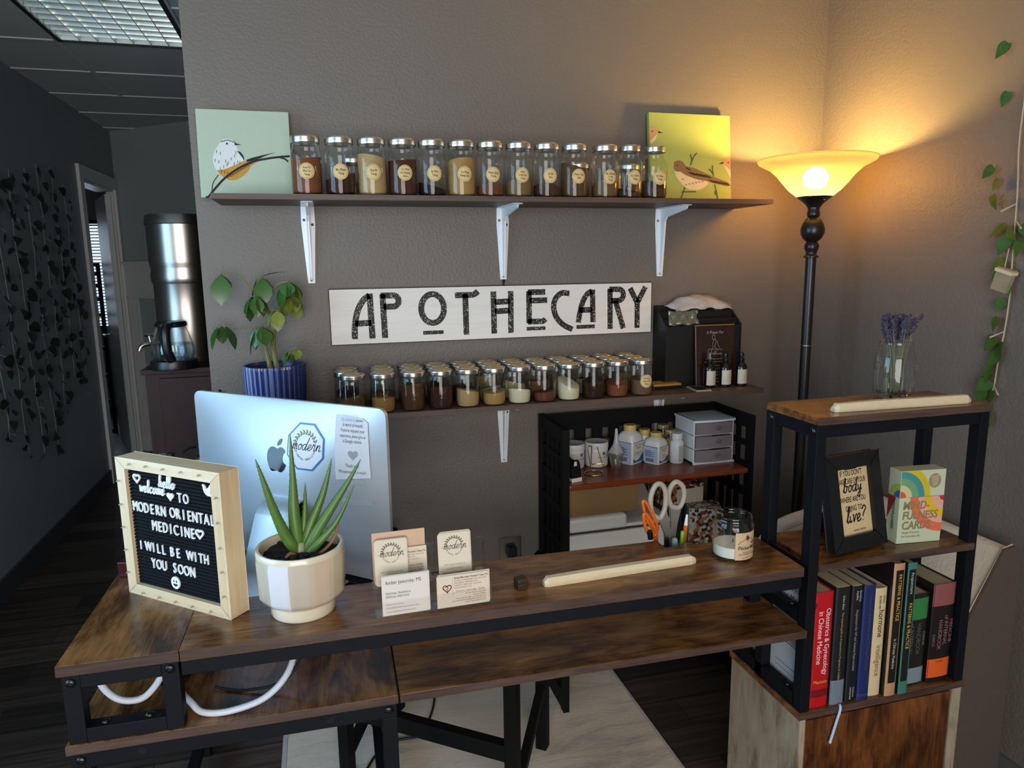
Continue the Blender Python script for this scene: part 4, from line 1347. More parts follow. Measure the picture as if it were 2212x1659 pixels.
# two supplement tubs
for i, (x, y, lab, rz) in enumerate(((0.885, -0.090, 'white screw-lid supplement tub half hidden by the unit\'s side panel', 0.5), (0.979, -0.090, 'white screw-lid supplement tub behind the brass wire stand', 0.30))):
    if i == 0:
        tb0 = t = thing('supplement_tub', lab, 'tub', (x, y, Z1), rz, 'white supplement tubs on the cherry shelf')
        MB().lathe([(0.0, 0.0), (0.038, 0.0), (0.042, 0.004), (0.043, 0.03), (0.043, 0.068), (0.0415, 0.070), (0.0, 0.070)], 40).build('tub_body', M_hdpe, t)
        MB().lathe([(0.0415, 0.068), (0.0445, 0.069), (0.0445, 0.074), (0.0440, 0.0745), (0.0445, 0.0765), (0.0445, 0.089), (0.043, 0.0925), (0.038, 0.0925), (0.036, 0.0918), (0.0, 0.0918)], 40).build('lid', M_hdpe, t)
        L = MB()
        grid(L, -0.05, 0.010, 0.05, 0.062, 18, 1, 0, fn=wrap(0.0434))
        grid(L, -0.006, 0.048, 0.007, 0.060, 3, 1, 1, -0.0003, fn=wrap(0.0434))
        lb = L.build('label', [M_lab, M_teal], t)
        T = MB()
        fn = wrap(0.0439)
        text(T, 'RelaxMax', 0.0105, -0.004, 0.036, 0, fn=fn)
        for k in range(3):
            text(T, 'DIETARY SUPPLEMENT', 0.0028, -0.004, 0.031 - 0.004 * k, 0, fn=fn)
        text(T, 'MORE', 0.010, 0.040, 0.03, 0, fn=fn, rot=PI / 2)
        st = len(T.v)
        T.poly([(-0.02, 0.0165), (0.002, 0.0165), (0.002, 0.0185), (-0.02, 0.0185)], 0, 1)
        T.map(fn, st)
        T.build('lettering', [mat('brown_grey_ink', '5d5148', rough=0.7), mat('red_label_bar', 'a03a2a', rough=0.6)], lb)
    else:
        dup(tb0, (x, y, Z1), rz, lab)
for x, y, lab in ((0.914, -0.064, 'dark lidded glass jar behind the first white tub'), (1.014, -0.062, 'dark lidded glass jar behind the second white tub')):
    t = thing('small_jar', lab, 'jar', (x + 0.018, y + 0.005, Z1), 0, 'dark lidded jars behind the tubs')
    MB().lathe([(0.0, 0.0), (0.014, 0.0), (0.014, 0.075), (0.0, 0.075)], 20).build('glass_body', M_amber, t)
    MB().lathe([(0.014, 0.072), (0.0155, 0.073), (0.0155, 0.094), (0.0, 0.095)], 20).build('lid', mat('bronze_cap', '6b4a25', rough=0.35, metal=0.6), t)
# handheld labeller
t = thing('label_maker', 'black and white hand-held dispenser on the cherry shelf beside the side panel', 'dispenser', (0.829, -0.235, Z1 + 0.0008), 0.25)
MB().prism([(-0.018, 0.0), (0.018, 0.0), (0.019, 0.010), (-0.019, 0.010)], -0.03, 0.03, 'XZ').build('base', M_whpl, t, bev=0.003)
MB().prism([(-0.018, 0.010), (0.019, 0.010), (0.014, 0.058), (0.008, 0.072), (-0.004, 0.075), (-0.012, 0.06)], -0.026, 0.022, 'XZ').build('housing', M_blkpl, t, bev=0.003)
MB().prism([(-0.010, 0.056), (0.002, 0.056), (0.001, 0.071), (-0.008, 0.071)], -0.028, -0.024, 'XZ').build('window', M_whpl, t)
# brass wire stand
t = thing('wire_stand', 'small brass wire display stand with a ring base on the cherry shelf', 'stand', (0.930, -0.190, Z1))
rr_ = 0.0018
MB().tube([(0.034 * math.cos(math.radians(a)), 0.034 * math.sin(math.radians(a)), rr_) for a in range(-60, 250, 10)] + [(-0.012, -0.032, rr_), (0.010, -0.036, rr_), (-0.010, 0.0, 0.012), (-0.012, 0.004, 0.03)], rr_, 8).build('ring_base', M_gold, t)
MB().tube(smooth([(-0.012, 0.004, 0.02), (-0.014, 0.002, 0.036), (-0.026, -0.004, 0.098), (-0.018, 0.0, 0.102), (-0.010, 0.0, 0.098), (-0.010, 0.002, 0.04), (0.0, -0.01, 0.038), (0.026, -0.020, 0.040), (0.030, -0.024, 0.034), (0.026, -0.022, 0.032), (0.010, -0.002, 0.100)], 4), rr_, 8).build('easel_wire', M_gold, t)
# nested funnel
t = thing('funnel', 'upturned clear plastic funnel with a milky spout between the tubs and bottles', 'funnel', (1.035, -0.145, Z1))
MB().lathe([(0.019, 0.0), (0.026, 0.044), (0.030, 0.05), (0.031, 0.058), (0.029, 0.062)], 28).build('cup', glass('clear_funnel_plastic', 'eeeae4', 1.2, 0.05, 0.12, 'c8beb2'), t)
MB().lathe([(0.029, 0.058), (0.022, 0.07), (0.012, 0.088), (0.008, 0.11), (0.0055, 0.142), (0.004, 0.148)], 24).build('spout', glass('milky_funnel_plastic', 'ffffff', 0.8, 0.1, 0.6, 'd6d2ce'), t)
hb_ = MB()
hb_.tube([(-0.029, 0, 0.056), (-0.04, -0.004, 0.055), (-0.043, -0.006, 0.05), (-0.032, -0.003, 0.046)], 0.002, 6)
hb_.build('hanging_tab', glass('clear_funnel_plastic'), t)


# square herb bottles
def square_bottle(lab, loc, rz, w_, h, name_lines):
    t = thing('herb_bottle', lab, 'bottle', loc, rz, 'white square bottles with cream caps')
    hs = h * 0.60
    r = w_ / 2
    rings = []
    for z, s in ((0.0, 0.94), (0.004, 1.0), (hs, 1.0), (hs + (h - hs) * .3, 0.94), (hs + (h - hs) * .48, 0.80), (hs + (h - hs) * .58, 0.62), (hs + (h - hs) * .62, 0.54), (hs + (h - hs) * .66, 0.53)):
        rings.append((z, s))
    vs, fs = [], []
    n = 40
    for z, s in rings:
        k = min(1, max(0, (z - hs) / ((h - hs) * .6)))
        for i in range(n):
            a = 2 * PI * (i + .5) / n
            c, sn = math.cos(a), math.sin(a)
            e = 7 - 5 * k
            q = (abs(c) ** e + abs(sn) ** e) ** (-1 / e)
            vs.append((r * s * q * c, r * s * q * sn, z))
    for k in range(len(rings) - 1):
        for i in range(n):
            fs.append((k * n + i, k * n + (i + 1) % n, (k + 1) * n + (i + 1) % n, (k + 1) * n + i))
    fs.append(tuple(range(n - 1, -1, -1)))
    fs.append(tuple((len(rings) - 1) * n + i for i in range(n)))
    MB().add(vs, fs, 0, True).build('bottle', M_hdpe, t)
    zc = h * 0.84
    MB().lathe([(r * .55, zc), (r * .60, zc + .002), (r * .61, h - .004), (r * .58, h), (0.0, h)], 32).build('cap', M_cream, t)
    for j, (mx, fr) in enumerate(((M_lab, Matrix.Identity(4)), (M_lab2, Matrix.Rotation(-PI / 2, 4, 'Z')))):
        L = MB()
        a, b_ = r * .86, hs - 0.004
        y = -r - 0.0006
        L.poly([(-a, .008), (a, .008), (a, b_), (-a, b_)], y, 0)
        L.poly([(-a, b_), (a, b_), (a, b_ + .002), (-a, b_ + .002)], y, 1)
        if j == 0:
            wv = [(-a, .009)] + [(a, .009), (a, hs * .45), (a * .6, hs * .38), (a * .2, hs * .24), (-a * .3, hs * .17), (-a * .7, hs * .2), (-a, hs * .3)]
            L.poly(wv, y - .0003, 2)
        L.xf(fr)
        lb = L.build('label', [mx, mat('navy_label_line', '2a2a5a', rough=0.5), M_blue], t)
        T = MB()
        y -= .0008
        if j == 0:
            text(T, 'KPC Herbs', hs * .13, 0, hs * .80, y, shear=.4)
            text(T, '灵仙方', hs * .11, 0.0, hs * .68, y)
            text(T, name_lines[0], hs * .085, 0, hs * .50, y)
            for k, s in enumerate(name_lines[1:]):
                text(T, s, hs * .05, 0, hs * (.44 - .055 * k), y)
        else:
            for k in range(6):
                T.box(-a * .8, y - .0001, hs * (.72 - .06 * k), a * (.5 if k % 2 else .1), y, hs * (.745 - .06 * k))
            for k in range(9):
                T.box(-a * .6 + k * a * .12, y - .0001, hs * .14, -a * .6 + k * a * .12 + a * (.05 if k % 2 else .08), y, hs * .32)
        T.xf(fr)
        T.build('lettering', mat('dark_navy_ink', '22243a', rough=0.6), lb)


square_bottle('large square white herb bottle with cream cap, tallest on the cherry shelf', (1.113, -0.092, Z1), -0.34 + 0.9, 0.078, 0.146, ['Ba Zhen Tang', 'Concentrated Herbal Supplement', '750 tablets'])
square_bottle('smaller square white herb bottle with cream cap before the round white one', (1.205, -0.125, Z1), 0.55, 0.071, 0.117, ['Bai Ling', 'Concentrated', 'Herbal Supplement', '200 tablets'])
t = thing('pill_bottle', 'round white pill bottle with a grey-green label beside the drawer unit', 'bottle', (1.279, -0.150, Z1), 0.3)
MB().lathe([(0.0, 0.0), (0.023, 0.0), (0.0255, 0.003), (0.0255, 0.075), (0.0235, 0.083), (0.018, 0.088), (0.0165, 0.092), (0.0, 0.092)], 32).build('bottle', M_hdpe, t)
MB().lathe([(0.0185, 0.091), (0.0205, 0.092), (0.0205, 0.111), (0.019, 0.114), (0.0, 0.114)], 32).build('cap', M_hdpe, t)
L = MB()
grid(L, -0.012, 0.008, 0.03, 0.068, 12, 1, 0, fn=wrap(0.0258))
lb = L.build('label', mat('grey_green_pill_label', 'a9b3a4', rough=0.5), t)
T = MB()
for k in range(14):
    st = len(T.v)
    T.box(-0.009, -0.0003, 0.062 - 0.0037 * k, 0.024 - 0.004 * (k % 3), 0, 0.0632 - 0.0037 * k)
    T.map(wrap(0.0261), st)
T.build('lettering', M_ink, lb)
for i, (x, y, h, cm, lab) in enumerate(((1.185, -0.068, 0.118, 'cream', 'cream capped white bottle half hidden behind the two square bottles'), (1.262, -0.069, 0.132, 'clear', 'clear lidded jar of tan herbs behind the round pill bottle, beside the rear slats'), (1.262 + 0.008, -0.1155 + 0.0015, 0.122, 'clear', 'clear lidded jar between the pill bottle and the square bottle'))):
    t = thing('back_bottle' if cm == 'cream' else 'small_jar', lab, 'bottle' if cm == 'cream' else 'jar', (x, y, Z1), 0, 'containers at the back of the cherry shelf')
    if cm == 'cream':
        MB().lathe([(0.0, 0.0), (0.022, 0.0), (0.024, 0.003), (0.024, 0.07), (0.022, 0.09), (0.019, 0.098), (0.0, 0.098)], 28).build('bottle', M_hdpe, t)
        MB().lathe([(0.021, 0.096), (0.0225, 0.097), (0.0225, 0.115), (0.021, h), (0.0, h)], 28).build('cap', M_cream, t)
    else:
        MB().lathe([(0.0, 0.001), (0.021, 0.0), (0.0215, 0.004), (0.0215, h - .02), (0.02, h - .015)], 28).build('glass_body', M_jar, t)
        MB().lathe([(0.0, 0.003), (0.020, 0.004), (0.020, h * .72), (0.0, h * .74)], 24).build('herb_powder', powder_mat('9c7a48'), t)
        MB().lathe([(0.0205, h - .018), (0.0225, h - .017), (0.0225, h - .002), (0.021, h), (0.0, h)], 28).build('lid', glass('cloudy_lid', 'efe6d2', .9, .1, .5, 'b99e6e'), t)
# three-drawer plastic box
DU = thing('drawer_unit', 'small white plastic unit of three smoky drawers at the end of the cherry shelf', 'drawer unit', (1.4045, -0.205, Z1), 0.0)
wd, dp, hh = 0.168, 0.150, 0.168
b = MB().box(-wd / 2, 0.006, 0, -wd / 2 + .006, dp, hh).box(wd / 2 - .006, 0.006, 0, wd / 2, dp, hh).box(-wd / 2, 0.006, 0, wd / 2, dp, .008).box(-wd / 2, dp - .005, 0, wd / 2, dp, hh)
for z in (0.056, 0.108):
    b.box(-wd / 2, 0.006, z, wd / 2, dp, z + .004)
b.build('housing', M_white, DU, bev=0.001)
tp = [(-wd / 2 - .003, .006)] + [(-wd / 2 - .003 + (wd + .006) * k / 10, -0.008 * math.sin(PI * k / 10)) for k in range(11)] + [(wd / 2 + .003, .006), (wd / 2 + .003, dp + .002), (-wd / 2 - .003, dp + .002)]
MB().prism(tp, hh - .008, hh, 'XY').build('lid', M_white, DU, bev=0.001)
MB().box(-wd / 2 - .002, -0.001, 0, wd / 2 + .002, 0.006, 0.006).build('base', M_white, DU)
M_smoke = glass('smoky_drawer_plastic', 'b9aeb4', 0.7, 0.12, 0.55, 'b0a3a8')
for k, z in enumerate((0.009, 0.061, 0.113)):
    d = MB()
    for i in range(12):
        x0, x1 = -wd / 2 + .008 + (wd - .016) * i / 12, -wd / 2 + .008 + (wd - .016) * (i + 1) / 12
        y0, y1 = -0.006 * math.sin(PI * i / 12), -0.006 * math.sin(PI * (i + 1) / 12)
        d.add([(x0, y0, z), (x1, y1, z), (x1, y1, z + .044), (x0, y0, z + .044)], [(0, 1, 2, 3)], 0, True)
    d.box(-wd / 2 + .008, .002, z, -wd / 2 + .010, dp - .01, z + .044).box(wd / 2 - .010, .002, z, wd / 2 - .008, dp - .01, z + .044).box(-wd / 2 + .01, .002, z, wd / 2 - .01, dp - .01, z + .002)
    dr = d.build('drawer', M_smoke, DU)
    MB().lathe([(0.0, 0.004), (0.012, 0.003), (0.0145, 0.0), ], 20, sy=0.62).xf(Matrix.Translation((0.012, -0.006, z + .024)) @ Matrix.Rotation(PI / 2, 4, 'X')).build('handle', mat('drawer_pull_grey', '6e676b', rough=0.35), dr)
# brown carton, printer and patterned boxes on the unit's lower shelf
t = thing('cardboard_box', 'plain brown cardboard box on top of the white printer in the lattice unit', 'box', (0.935, -0.265, 0.7325), 0)
MB().box(-0.135, 0.0, 0.0, 0.133, 0.14, 0.098).build('carton', mat('brown_cardboard', '8a6a42', rough=0.85, var=0.06, bump=0.1), t, bev=0.002)
PRN = thing('printer', 'white desktop printer with grey lid on the lower shelf of the lattice unit', 'printer', (1.0, -0.285, 0.4756), 0)
MB().box(-0.200, 0.0, 0.0, 0.200, 0.236, 0.195).build('body', M_whpl, PRN, bev=0.006)
MB().box(-0.200, 0.010, 0.203, 0.200, 0.236, 0.216).build('scanner_lid', M_whpl, PRN, bev=0.004)
MB().prism([(0.03, 0.2165), (0.200, 0.2165), (0.16, 0.300), (0.06, 0.300)], 0.17, 0.22, 'XZ').build('paper_feed', mat('printer_grey', '97907f', rough=0.5), PRN, bev=0.004)
MB().box(-0.196, 0.012, 0.195, 0.196, 0.236, 0.203).build('seam', mat('printer_gap', '3a3834', rough=0.6), PRN)
MB().box(-0.200, -0.006, 0.206, 0.018, 0.238, 0.256).build('control_panel', M_whpl, PRN, bev=0.010)
M_news = None


def collage():
    m = bpy.data.materials.new('comic_print_card')
    m.use_nodes = True
    nt = m.node_tree
    b = nt.nodes['Principled BSDF']
    tc = nt.nodes.new('ShaderNodeTexCoord')
    v = nt.nodes.new('ShaderNodeTexVoronoi')
    v.inputs['Scale'].default_value = 85
    nt.links.new(tc.outputs['Object'], v.inputs['Vector'])
    sep = nt.nodes.new('ShaderNodeSeparateColor')
    nt.links.new(v.outputs['Color'], sep.inputs['Color'])
    r = ramp(nt, [(0.0, '1a1715'), (0.28, '2a2420'), (0.30, 'b9b0a2'), (0.55, 'd0c8ba'), (0.57, '9a6a32'), (0.72, '8f8f8f'), (0.74, '7a2a1c'), (0.84, 'c9c2b4')])
    r.color_ramp.interpolation = 'CONSTANT'
    nt.links.new(sep.outputs[0], r.inputs['Fac'])
    nt.links.new(r.outputs['Color'], b.inputs['Base Color'])
    b.inputs['Roughness'].default_value = 0.45
    return m


M_news = collage()
t = thing('gift_box', 'box covered in busy black and white print behind the scissors, nearest the printer', 'box', (1.296, -0.118, 0.7006), 0.06)
MB().box(-0.085, -0.06, 0.0, 0.085, 0.06, 0.075).build('carton', [M_news], t)
MB().box(-0.03, -0.0615, 0.004, 0.084, -0.0605, 0.060).build('label', mat('white_carton_panel', 'cfc4ae', rough=0.7), t)
MB().box(0.0, -0.03, 0.075, 0.05, 0.02, 0.083).build('lid_tab', mat('red_brown_carton', '6a2a1c', rough=0.6), t)
t = thing('gift_box', 'tall box covered in busy black and white print behind the candle jar', 'box', (1.365, -0.21, 0.4756), -0.35)
MB().box(-0.062, -0.055, 0.0, 0.062, 0.055, 0.228).build('carton', [M_news], t)
MB().box(-0.0625, -0.056, 0.10, -0.0615, 0.056, 0.227).build('label', mat('teal_carton_panel', '6f9aa0', rough=0.6), t)
t = thing('storage_bin', 'dark box under the first printed box in the lattice unit', 'box', (1.262, -0.125, 0.4756), 0)
MB().box(-0.06, -0.06, 0.0, 0.03, 0.07, 0.20).build('carton', mat('dark_storage_card', '2c2622', rough=0.7), t)
MB().box(-0.060, -0.060, 0.20, 0.030, 0.072, 0.2245).build('lid', mat('dark_storage_card'), t)

# wall outlet with a plug
t = thing('wall_outlet', 'chrome wall outlet plate with black plug, just above the desk riser', 'outlet', (0.664, 0, 0.520))
MB().box(-0.043, -0.005, -0.058, 0.043, 0, 0.058).build('plate', M_steel, t, bev=0.002)
MB().box(-0.017, -0.032, -0.014, 0.02, -0.005, 0.024).build('plug', M_blkpl, t, bev=0.003)
cw = MB().tube(smooth([(0.0, -0.03, 0.0), (0.0, -0.045, -0.03), (0.02, -0.05, -0.15), (0.03, -0.03, -0.30)], 5), 0.0035, 8)
cw.build('cord', M_blkpl, t)

# ------------------------------------------------------------------ torchiere floor lamp
LP = thing('floor_lamp', 'lit torchiere floor lamp with amber glass bowl and black turned pole in the corner', 'floor lamp', (1.719, -0.284, 0))
M_lamp = mat('dark_bronze_pole', '17110d', rough=0.33, spec=0.5, var=0.1)


def shade_mat():
    m = bpy.data.materials.new('amber_alabaster_glass')
    m.use_nodes = True
    nt = m.node_tree
    b = nt.nodes['Principled BSDF']
    nt.nodes.remove(b)
    out = nt.nodes['Material Output']
    tr_ = nt.nodes.new('ShaderNodeBsdfTranslucent')
    df = nt.nodes.new('ShaderNodeBsdfDiffuse')
    gl = nt.nodes.new('ShaderNodeBsdfGlossy')
    gl.inputs['Roughness'].default_value = 0.25
    em = nt.nodes.new('ShaderNodeEmission')
    tc = nt.nodes.new('ShaderNodeTexCoord')
    n = nt.nodes.new('ShaderNodeTexNoise')
    n.inputs['Scale'].default_value = 7
    n.inputs['Distortion'].default_value = 1.5
    nt.links.new(tc.outputs['Object'], n.inputs['Vector'])
    r = ramp(nt, [(0.3, (0.055, 0.045, 0.032)), (0.7, (0.085, 0.07, 0.052))])
    nt.links.new(n.outputs['Fac'], r.inputs['Fac'])
    nt.links.new(r.outputs['Color'], tr_.inputs['Color'])
    df.inputs['Color'].default_value = lin('b88a3a')
    em.inputs['Color'].default_value = (1.0, 0.52, 0.11, 1)
    em.inputs['Strength'].default_value = 0.75
    m1 = nt.nodes.new('ShaderNodeMixShader')
    m1.inputs[0].default_value = 0.30
    nt.links.new(tr_.outputs[0], m1.inputs[1])
    nt.links.new(df.outputs[0], m1.inputs[2])
    m2 = nt.nodes.new('ShaderNodeMixShader')
    m2.inputs[0].default_value = 0.05
    nt.links.new(m1.outputs[0], m2.inputs[1])
    nt.links.new(gl.outputs[0], m2.inputs[2])
    tp_ = nt.nodes.new('ShaderNodeBsdfTransparent')
    tp_.inputs['Color'].default_value = (1.0, 0.66, 0.22, 1)
    m3 = nt.nodes.new('ShaderNodeMixShader')
    m3.inputs[0].default_value = 0.17
    nt.links.new(m2.outputs[0], m3.inputs[1])
    nt.links.new(tp_.outputs[0], m3.inputs[2])
    ad = nt.nodes.new('ShaderNodeAddShader')
    nt.links.new(m3.outputs[0], ad.inputs[0])
    nt.links.new(em.outputs[0], ad.inputs[1])
    nt.links.new(ad.outputs[0], out.inputs['Surface'])
    return m


bowl = [(0.050, 1.823), (0.062, 1.830), (0.085, 1.848), (0.108, 1.874), (0.130, 1.902), (0.155, 1.924), (0.180, 1.937), (0.192, 1.944), (0.196, 1.951), (0.193, 1.956)]
MB().lathe(bowl, 64).tube([(0.1945 * math.cos(2 * PI * i / 64), 0.1945 * math.sin(2 * PI * i / 64), 1.955) for i in range(64)], 0.003, 6, closed=True).build('lamp_shade', shade_mat(), LP)
MB().lathe([(0.0, 1.79), (0.022, 1.79), (0.028, 1.80), (0.045, 1.815), (0.060, 1.826), (0.056, 1.830), (0.02, 1.832), (0.0, 1.832)], 40).build('bowl_holder', M_lamp, LP)
MB().lathe([(0.019, 1.758), (0.022, 1.762), (0.022, 1.775), (0.020, 1.778), (0.021, 1.795), (0.028, 1.806), (0.040, 1.815)], 36).build('neck', M_lamp, LP)
MB().lathe([(0.018, 1.757), (0.026, 1.750), (0.037, 1.732), (0.0415, 1.714), (0.039, 1.697), (0.031, 1.682), (0.022, 1.674), (0.018, 1.671), (0.022, 1.667), (0.0255, 1.656), (0.0235, 1.645), (0.019, 1.636), (0.018, 1.629), (0.021, 1.624), (0.0265, 1.620), (0.0265, 1.616), (0.018, 1.614)], 40).build('turned_finial', M_lamp, LP)
MB().lathe([(0.018, 1.615), (0.018, 1.302)], 28).build('pole', M_lamp, LP)
MB().lathe([(0.0182, 1.302), (0.0190, 1.301), (0.0190, 1.296), (0.0182, 1.295)], 28).build('pole_ring', M_steel, LP)
MB().lathe([(0.018, 1.296), (0.018, 0.04)], 28).build('pole', M_lamp, LP)
MB().lathe([(0.0, 0.0), (0.14, 0.0), (0.142, 0.006), (0.13, 0.016), (0.05, 0.026), (0.024, 0.036), (0.018, 0.05)], 48).build('base', M_lamp, LP)
MB().lathe([(0.0, 1.852), (0.018, 1.855), (0.036, 1.868), (0.044, 1.890), (0.036, 1.912), (0.018, 1.926), (0.0, 1.929)], 14, (0, 0, 0)).build('bulb', mat('glowing_bulb', (1.0, 0.62, 0.17), emit=(1.0, 0.62, 0.17), es=520, var=0), LP)
MB().lathe([(0.013, 1.832), (0.013, 1.853), (0.0, 1.854)], 16).build('bulb_socket', M_steel, LP)
MB().lathe([(0.004, 0.003), (0.0045, 0.0), (0.0, 0.004)], 12).xf(Matrix.Translation((0.006, -0.044, 1.814)) @ Matrix.Rotation(PI / 2, 4, 'X')).build('thumb_screw', M_gold, LP)

# ------------------------------------------------------------------ hall: cabinet, water filter, carafe
HC = thing('hall_cabinet', 'dark mahogany cabinet in the hall carrying the steel water filter', 'cabinet', (-0.315, 0.40, 0))
MB().box(-0.28, -0.17, 0.0, 0.28, 0.27, 1.240).build('body', M_darkcab, HC)
MB().box(-0.29, -0.185, 1.240, 0.29, 0.28, 1.258).build('top', M_darkcab, HC, bev=0.002)
dr = MB().box(-0.235, -0.182, 0.08, 0.27, -0.17, 1.225).build('door', M_darkcab, HC, bev=0.002)
MB().lathe([(0.0, 0.02), (0.008, 0.018), (0.009, 0.012), (0.005, 0.008), (0.005, 0.0)], 16).xf(Matrix.Translation((-0.075, -0.182, 0.92)) @ Matrix.Rotation(PI / 2, 4, 'X')).build('knob', M_steel, dr)
WF = thing('water_filter', 'tall stainless steel gravity water filter on the hall cabinet', 'water filter', (-0.468, 0.43, 1.2585))
M_wf = mat('filter_steel', '9a9288', rough=0.27, metal=1.0, var=0.05, scale=12)
wr = 0.118
MB().lathe([(0.0, 0.0), (wr * .96, 0.0), (wr * .97, 0.006), (wr * .93, 0.012), (wr * .93, 0.292), (wr * .95, 0.298)], 48).build('lower_chamber', M_wf, WF)
MB().lathe([(wr * .95, 0.295), (wr * .97, 0.302), (wr * .99, 0.32), (wr * .96, 0.343), (wr * .97, 0.353), (wr * .99, 0.365), (wr * 1.0, 0.375), (wr, 0.507)], 48).build('upper_chamber', M_wf, WF)
MB().lathe([(wr * 1.03, 0.505), (wr * 1.04, 0.507), (wr * 1.03, 0.51), (wr * 1.0, 0.537), (wr * .97, 0.541), (0.0, 0.547)], 48).build('lid', M_wf, WF)
sp = MB().tube(smooth([(-0.10, -0.045, 0.075), (-0.14, -0.06, 0.075), (-0.158, -0.066, 0.068), (-0.165, -0.068, 0.052)], 4), 0.008, 10)
sp.build('spigot', M_wf, WF)
MB().tube([(-0.128, -0.055, 0.08), (-0.131, -0.056, 0.105)], 0.006, 10).tube([(-0.145, -0.062, 0.108), (-0.118, -0.05, 0.106)], 0.005, 8).build('spigot_lever', M_wf, WF)
CF = thing('coffee_carafe', 'glass coffee carafe of water on a black warmer before the steel filter', 'carafe', (-0.497, 0.232, 1.2585))
cp_ = MB().lathe([(0.0, 0.003), (0.064, 0.003), (0.072, 0.02), (0.070, 0.05), (0.060, 0.085), (0.048, 0.118), (0.046, 0.124)], 40)
cp_.xf(Matrix.Translation((0, 0, 0.028)))
cp_.build('glass_body', glass('carafe_glass', 'fafcfc', 1.2), CF)
MB().lathe([(0.0, 0.034), (0.062, 0.034), (0.069, 0.05), (0.066, 0.086), (0.0, 0.087)], 36).build('water', glass('water', 'eef4f7', 1.5), CF)
MB().lathe([(0.0, 0.0), (0.078, 0.0), (0.080, 0.008), (0.076, 0.03), (0.0, 0.031)], 40).build('base', M_blkpl, CF)
MB().lathe([(0.045, 0.146), (0.052, 0.150), (0.052, 0.158), (0.046, 0.166), (0.0, 0.168)], 36).build('lid', M_blkpl, CF)
hdl = MB()
path = smooth([(0.002, -0.045, 0.156), (0.0, -0.085, 0.150), (-0.002, -0.098, 0.12), (0.0, -0.095, 0.07), (0.008, -0.082, 0.036)], 5)
vs = [(p[0], p[1], p[2]) for p in path]
hdl.tube(vs, [0.015] * len(vs), 10)
hdl.build('handle', M_blkpl, CF)
t = thing('cable', 'black cord hanging down beside the hall cabinet along the wall edge', 'cable', (-0.352, -0.004, 0.4))
MB().tube(smooth([(-0.012, 0.14, 0.86), (0.03, -0.004, 0.80), (0.036, -0.004, 0.70), (0.034, -0.004, 0.5), (0.04, -0.004, 0.0)], 6), 0.0045, 8).build('sheath', M_blkpl, t)
t = thing('lattice_screen', 'dark lattice screen with square openings seen through the doorway', 'screen', (-2.07, 5.15, 0))
b = MB()
for x in (-0.24, -0.005, 0.075):
    b.box(x, -0.015, 0, x + 0.03, 0.015, 1.65)
for z in (0.0, 0.3, 0.55, 0.82, 1.02, 1.14, 1.29, 1.42, 1.53, 1.615):
    b.box(-0.24, -0.012, z, 0.10, 0.012, z + 0.035)
b.build('frame', M_blk2, t)

# ------------------------------------------------------------------ ivy strands
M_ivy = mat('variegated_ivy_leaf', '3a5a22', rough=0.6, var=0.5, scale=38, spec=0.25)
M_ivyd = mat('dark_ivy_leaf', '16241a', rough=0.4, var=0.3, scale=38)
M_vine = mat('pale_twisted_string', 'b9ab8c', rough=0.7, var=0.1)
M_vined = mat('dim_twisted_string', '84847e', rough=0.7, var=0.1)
M_clear = glass('clear_bulb_plastic', 'f4f2e8', 1.4, 0.05, 0.25, 'e0d8c4')


def strand(name, lab, grp, xw, sgn, path, leaves, mleaf, mstring, size, lights):
    """an ivy strand on a side wall: path of (y,z); leaves of (y,z,drop angle)"""
    y0, z0 = path[0]
    t = thing(name, lab, 'ivy garland', (xw, y0, z0), 0, grp)
    st = MB()
    pp = smooth([(sgn * -0.012, p[0] - y0, p[1] - z0) for p in path], 5)
    st.tube(pp, 0.0022, 6)
    for k, (y, z) in enumerate(lights):
        a = (sgn * -0.012, y - y0, z - z0)
        st.tube([a, (sgn * -0.03, y - y0 - 0.03 * (1 if k % 2 else -1), z - z0 - 0.02)], [0.0015, 0.003], 6)
    st.build('stem', mstring, t)
    fo = MB()
    for (y, z, a) in leaves:
        s = size * R.uniform(.8, 1.2)
        dxn = R.uniform(0.012, 0.03)
        b0 = (-sgn * dxn, y - y0, z - z0)
        tip = (-sgn * (dxn + s * R.uniform(.05, .4)), y - y0 + math.sin(a) * s, z - z0 - math.cos(a) * s)
        fo.leaf(b0, tip, (-sgn, R.uniform(-1.6, .9) if sgn < 0 else R.uniform(-.5, .5), R.uniform(-.6, .8)), s * R.uniform(.62, .85), 0.12, True)
    fo.build('foliage', mleaf, t)
    return t


# right wall, measured leaf by leaf
rl = [(-.793, 2.210, .5), (-.805, 2.075, .4), (-.79, 1.87, .8), (-.802, 1.835, .5), (-.80, 1.79, -.3), (-.836, 1.70, .9), (-.85, 1.69, -.9), (-.845, 1.665, -.2), (-.86, 1.665, .3), (-.845, 1.60, .9), (-.845, 1.585, .4), (-.865, 1.54, -.4), (-.855, 1.49, .3),
      (-.85, 1.435, .2), (-.846, 1.375, .6), (-.858, 1.36, -.2), (-.851, 1.33, .1), (-.845, 1.295, .1), (-.84, 1.265, .9), (-.845, 1.245, .7), (-.828, 1.215, .2), (-.848, 1.215, .1), (-.835, 1.175, .4), (-.842, 1.15, -.4), (-.90, 1.70, -.5), (-.90, 1.66, .2), (-.91, 1.85, .1)]
strand('ivy_vine', 'variegated ivy garland with white fairy-light string hanging on the wall beside the shelf tower', 'ivy on the lamp side wall', 1.957, 1,
       [(-.87, 2.5), (-.862, 2.2), (-.852, 1.95), (-.862, 1.8), (-.868, 1.62), (-.872, 1.50), (-.868, 1.40), (-.858, 1.32), (-.853, 1.235), (-.845, 1.19)], rl, M_ivy, M_vine, 0.048,
       [(-.862, 1.76), (-.87, 1.71), (-.868, 1.395), (-.853, 1.23)])
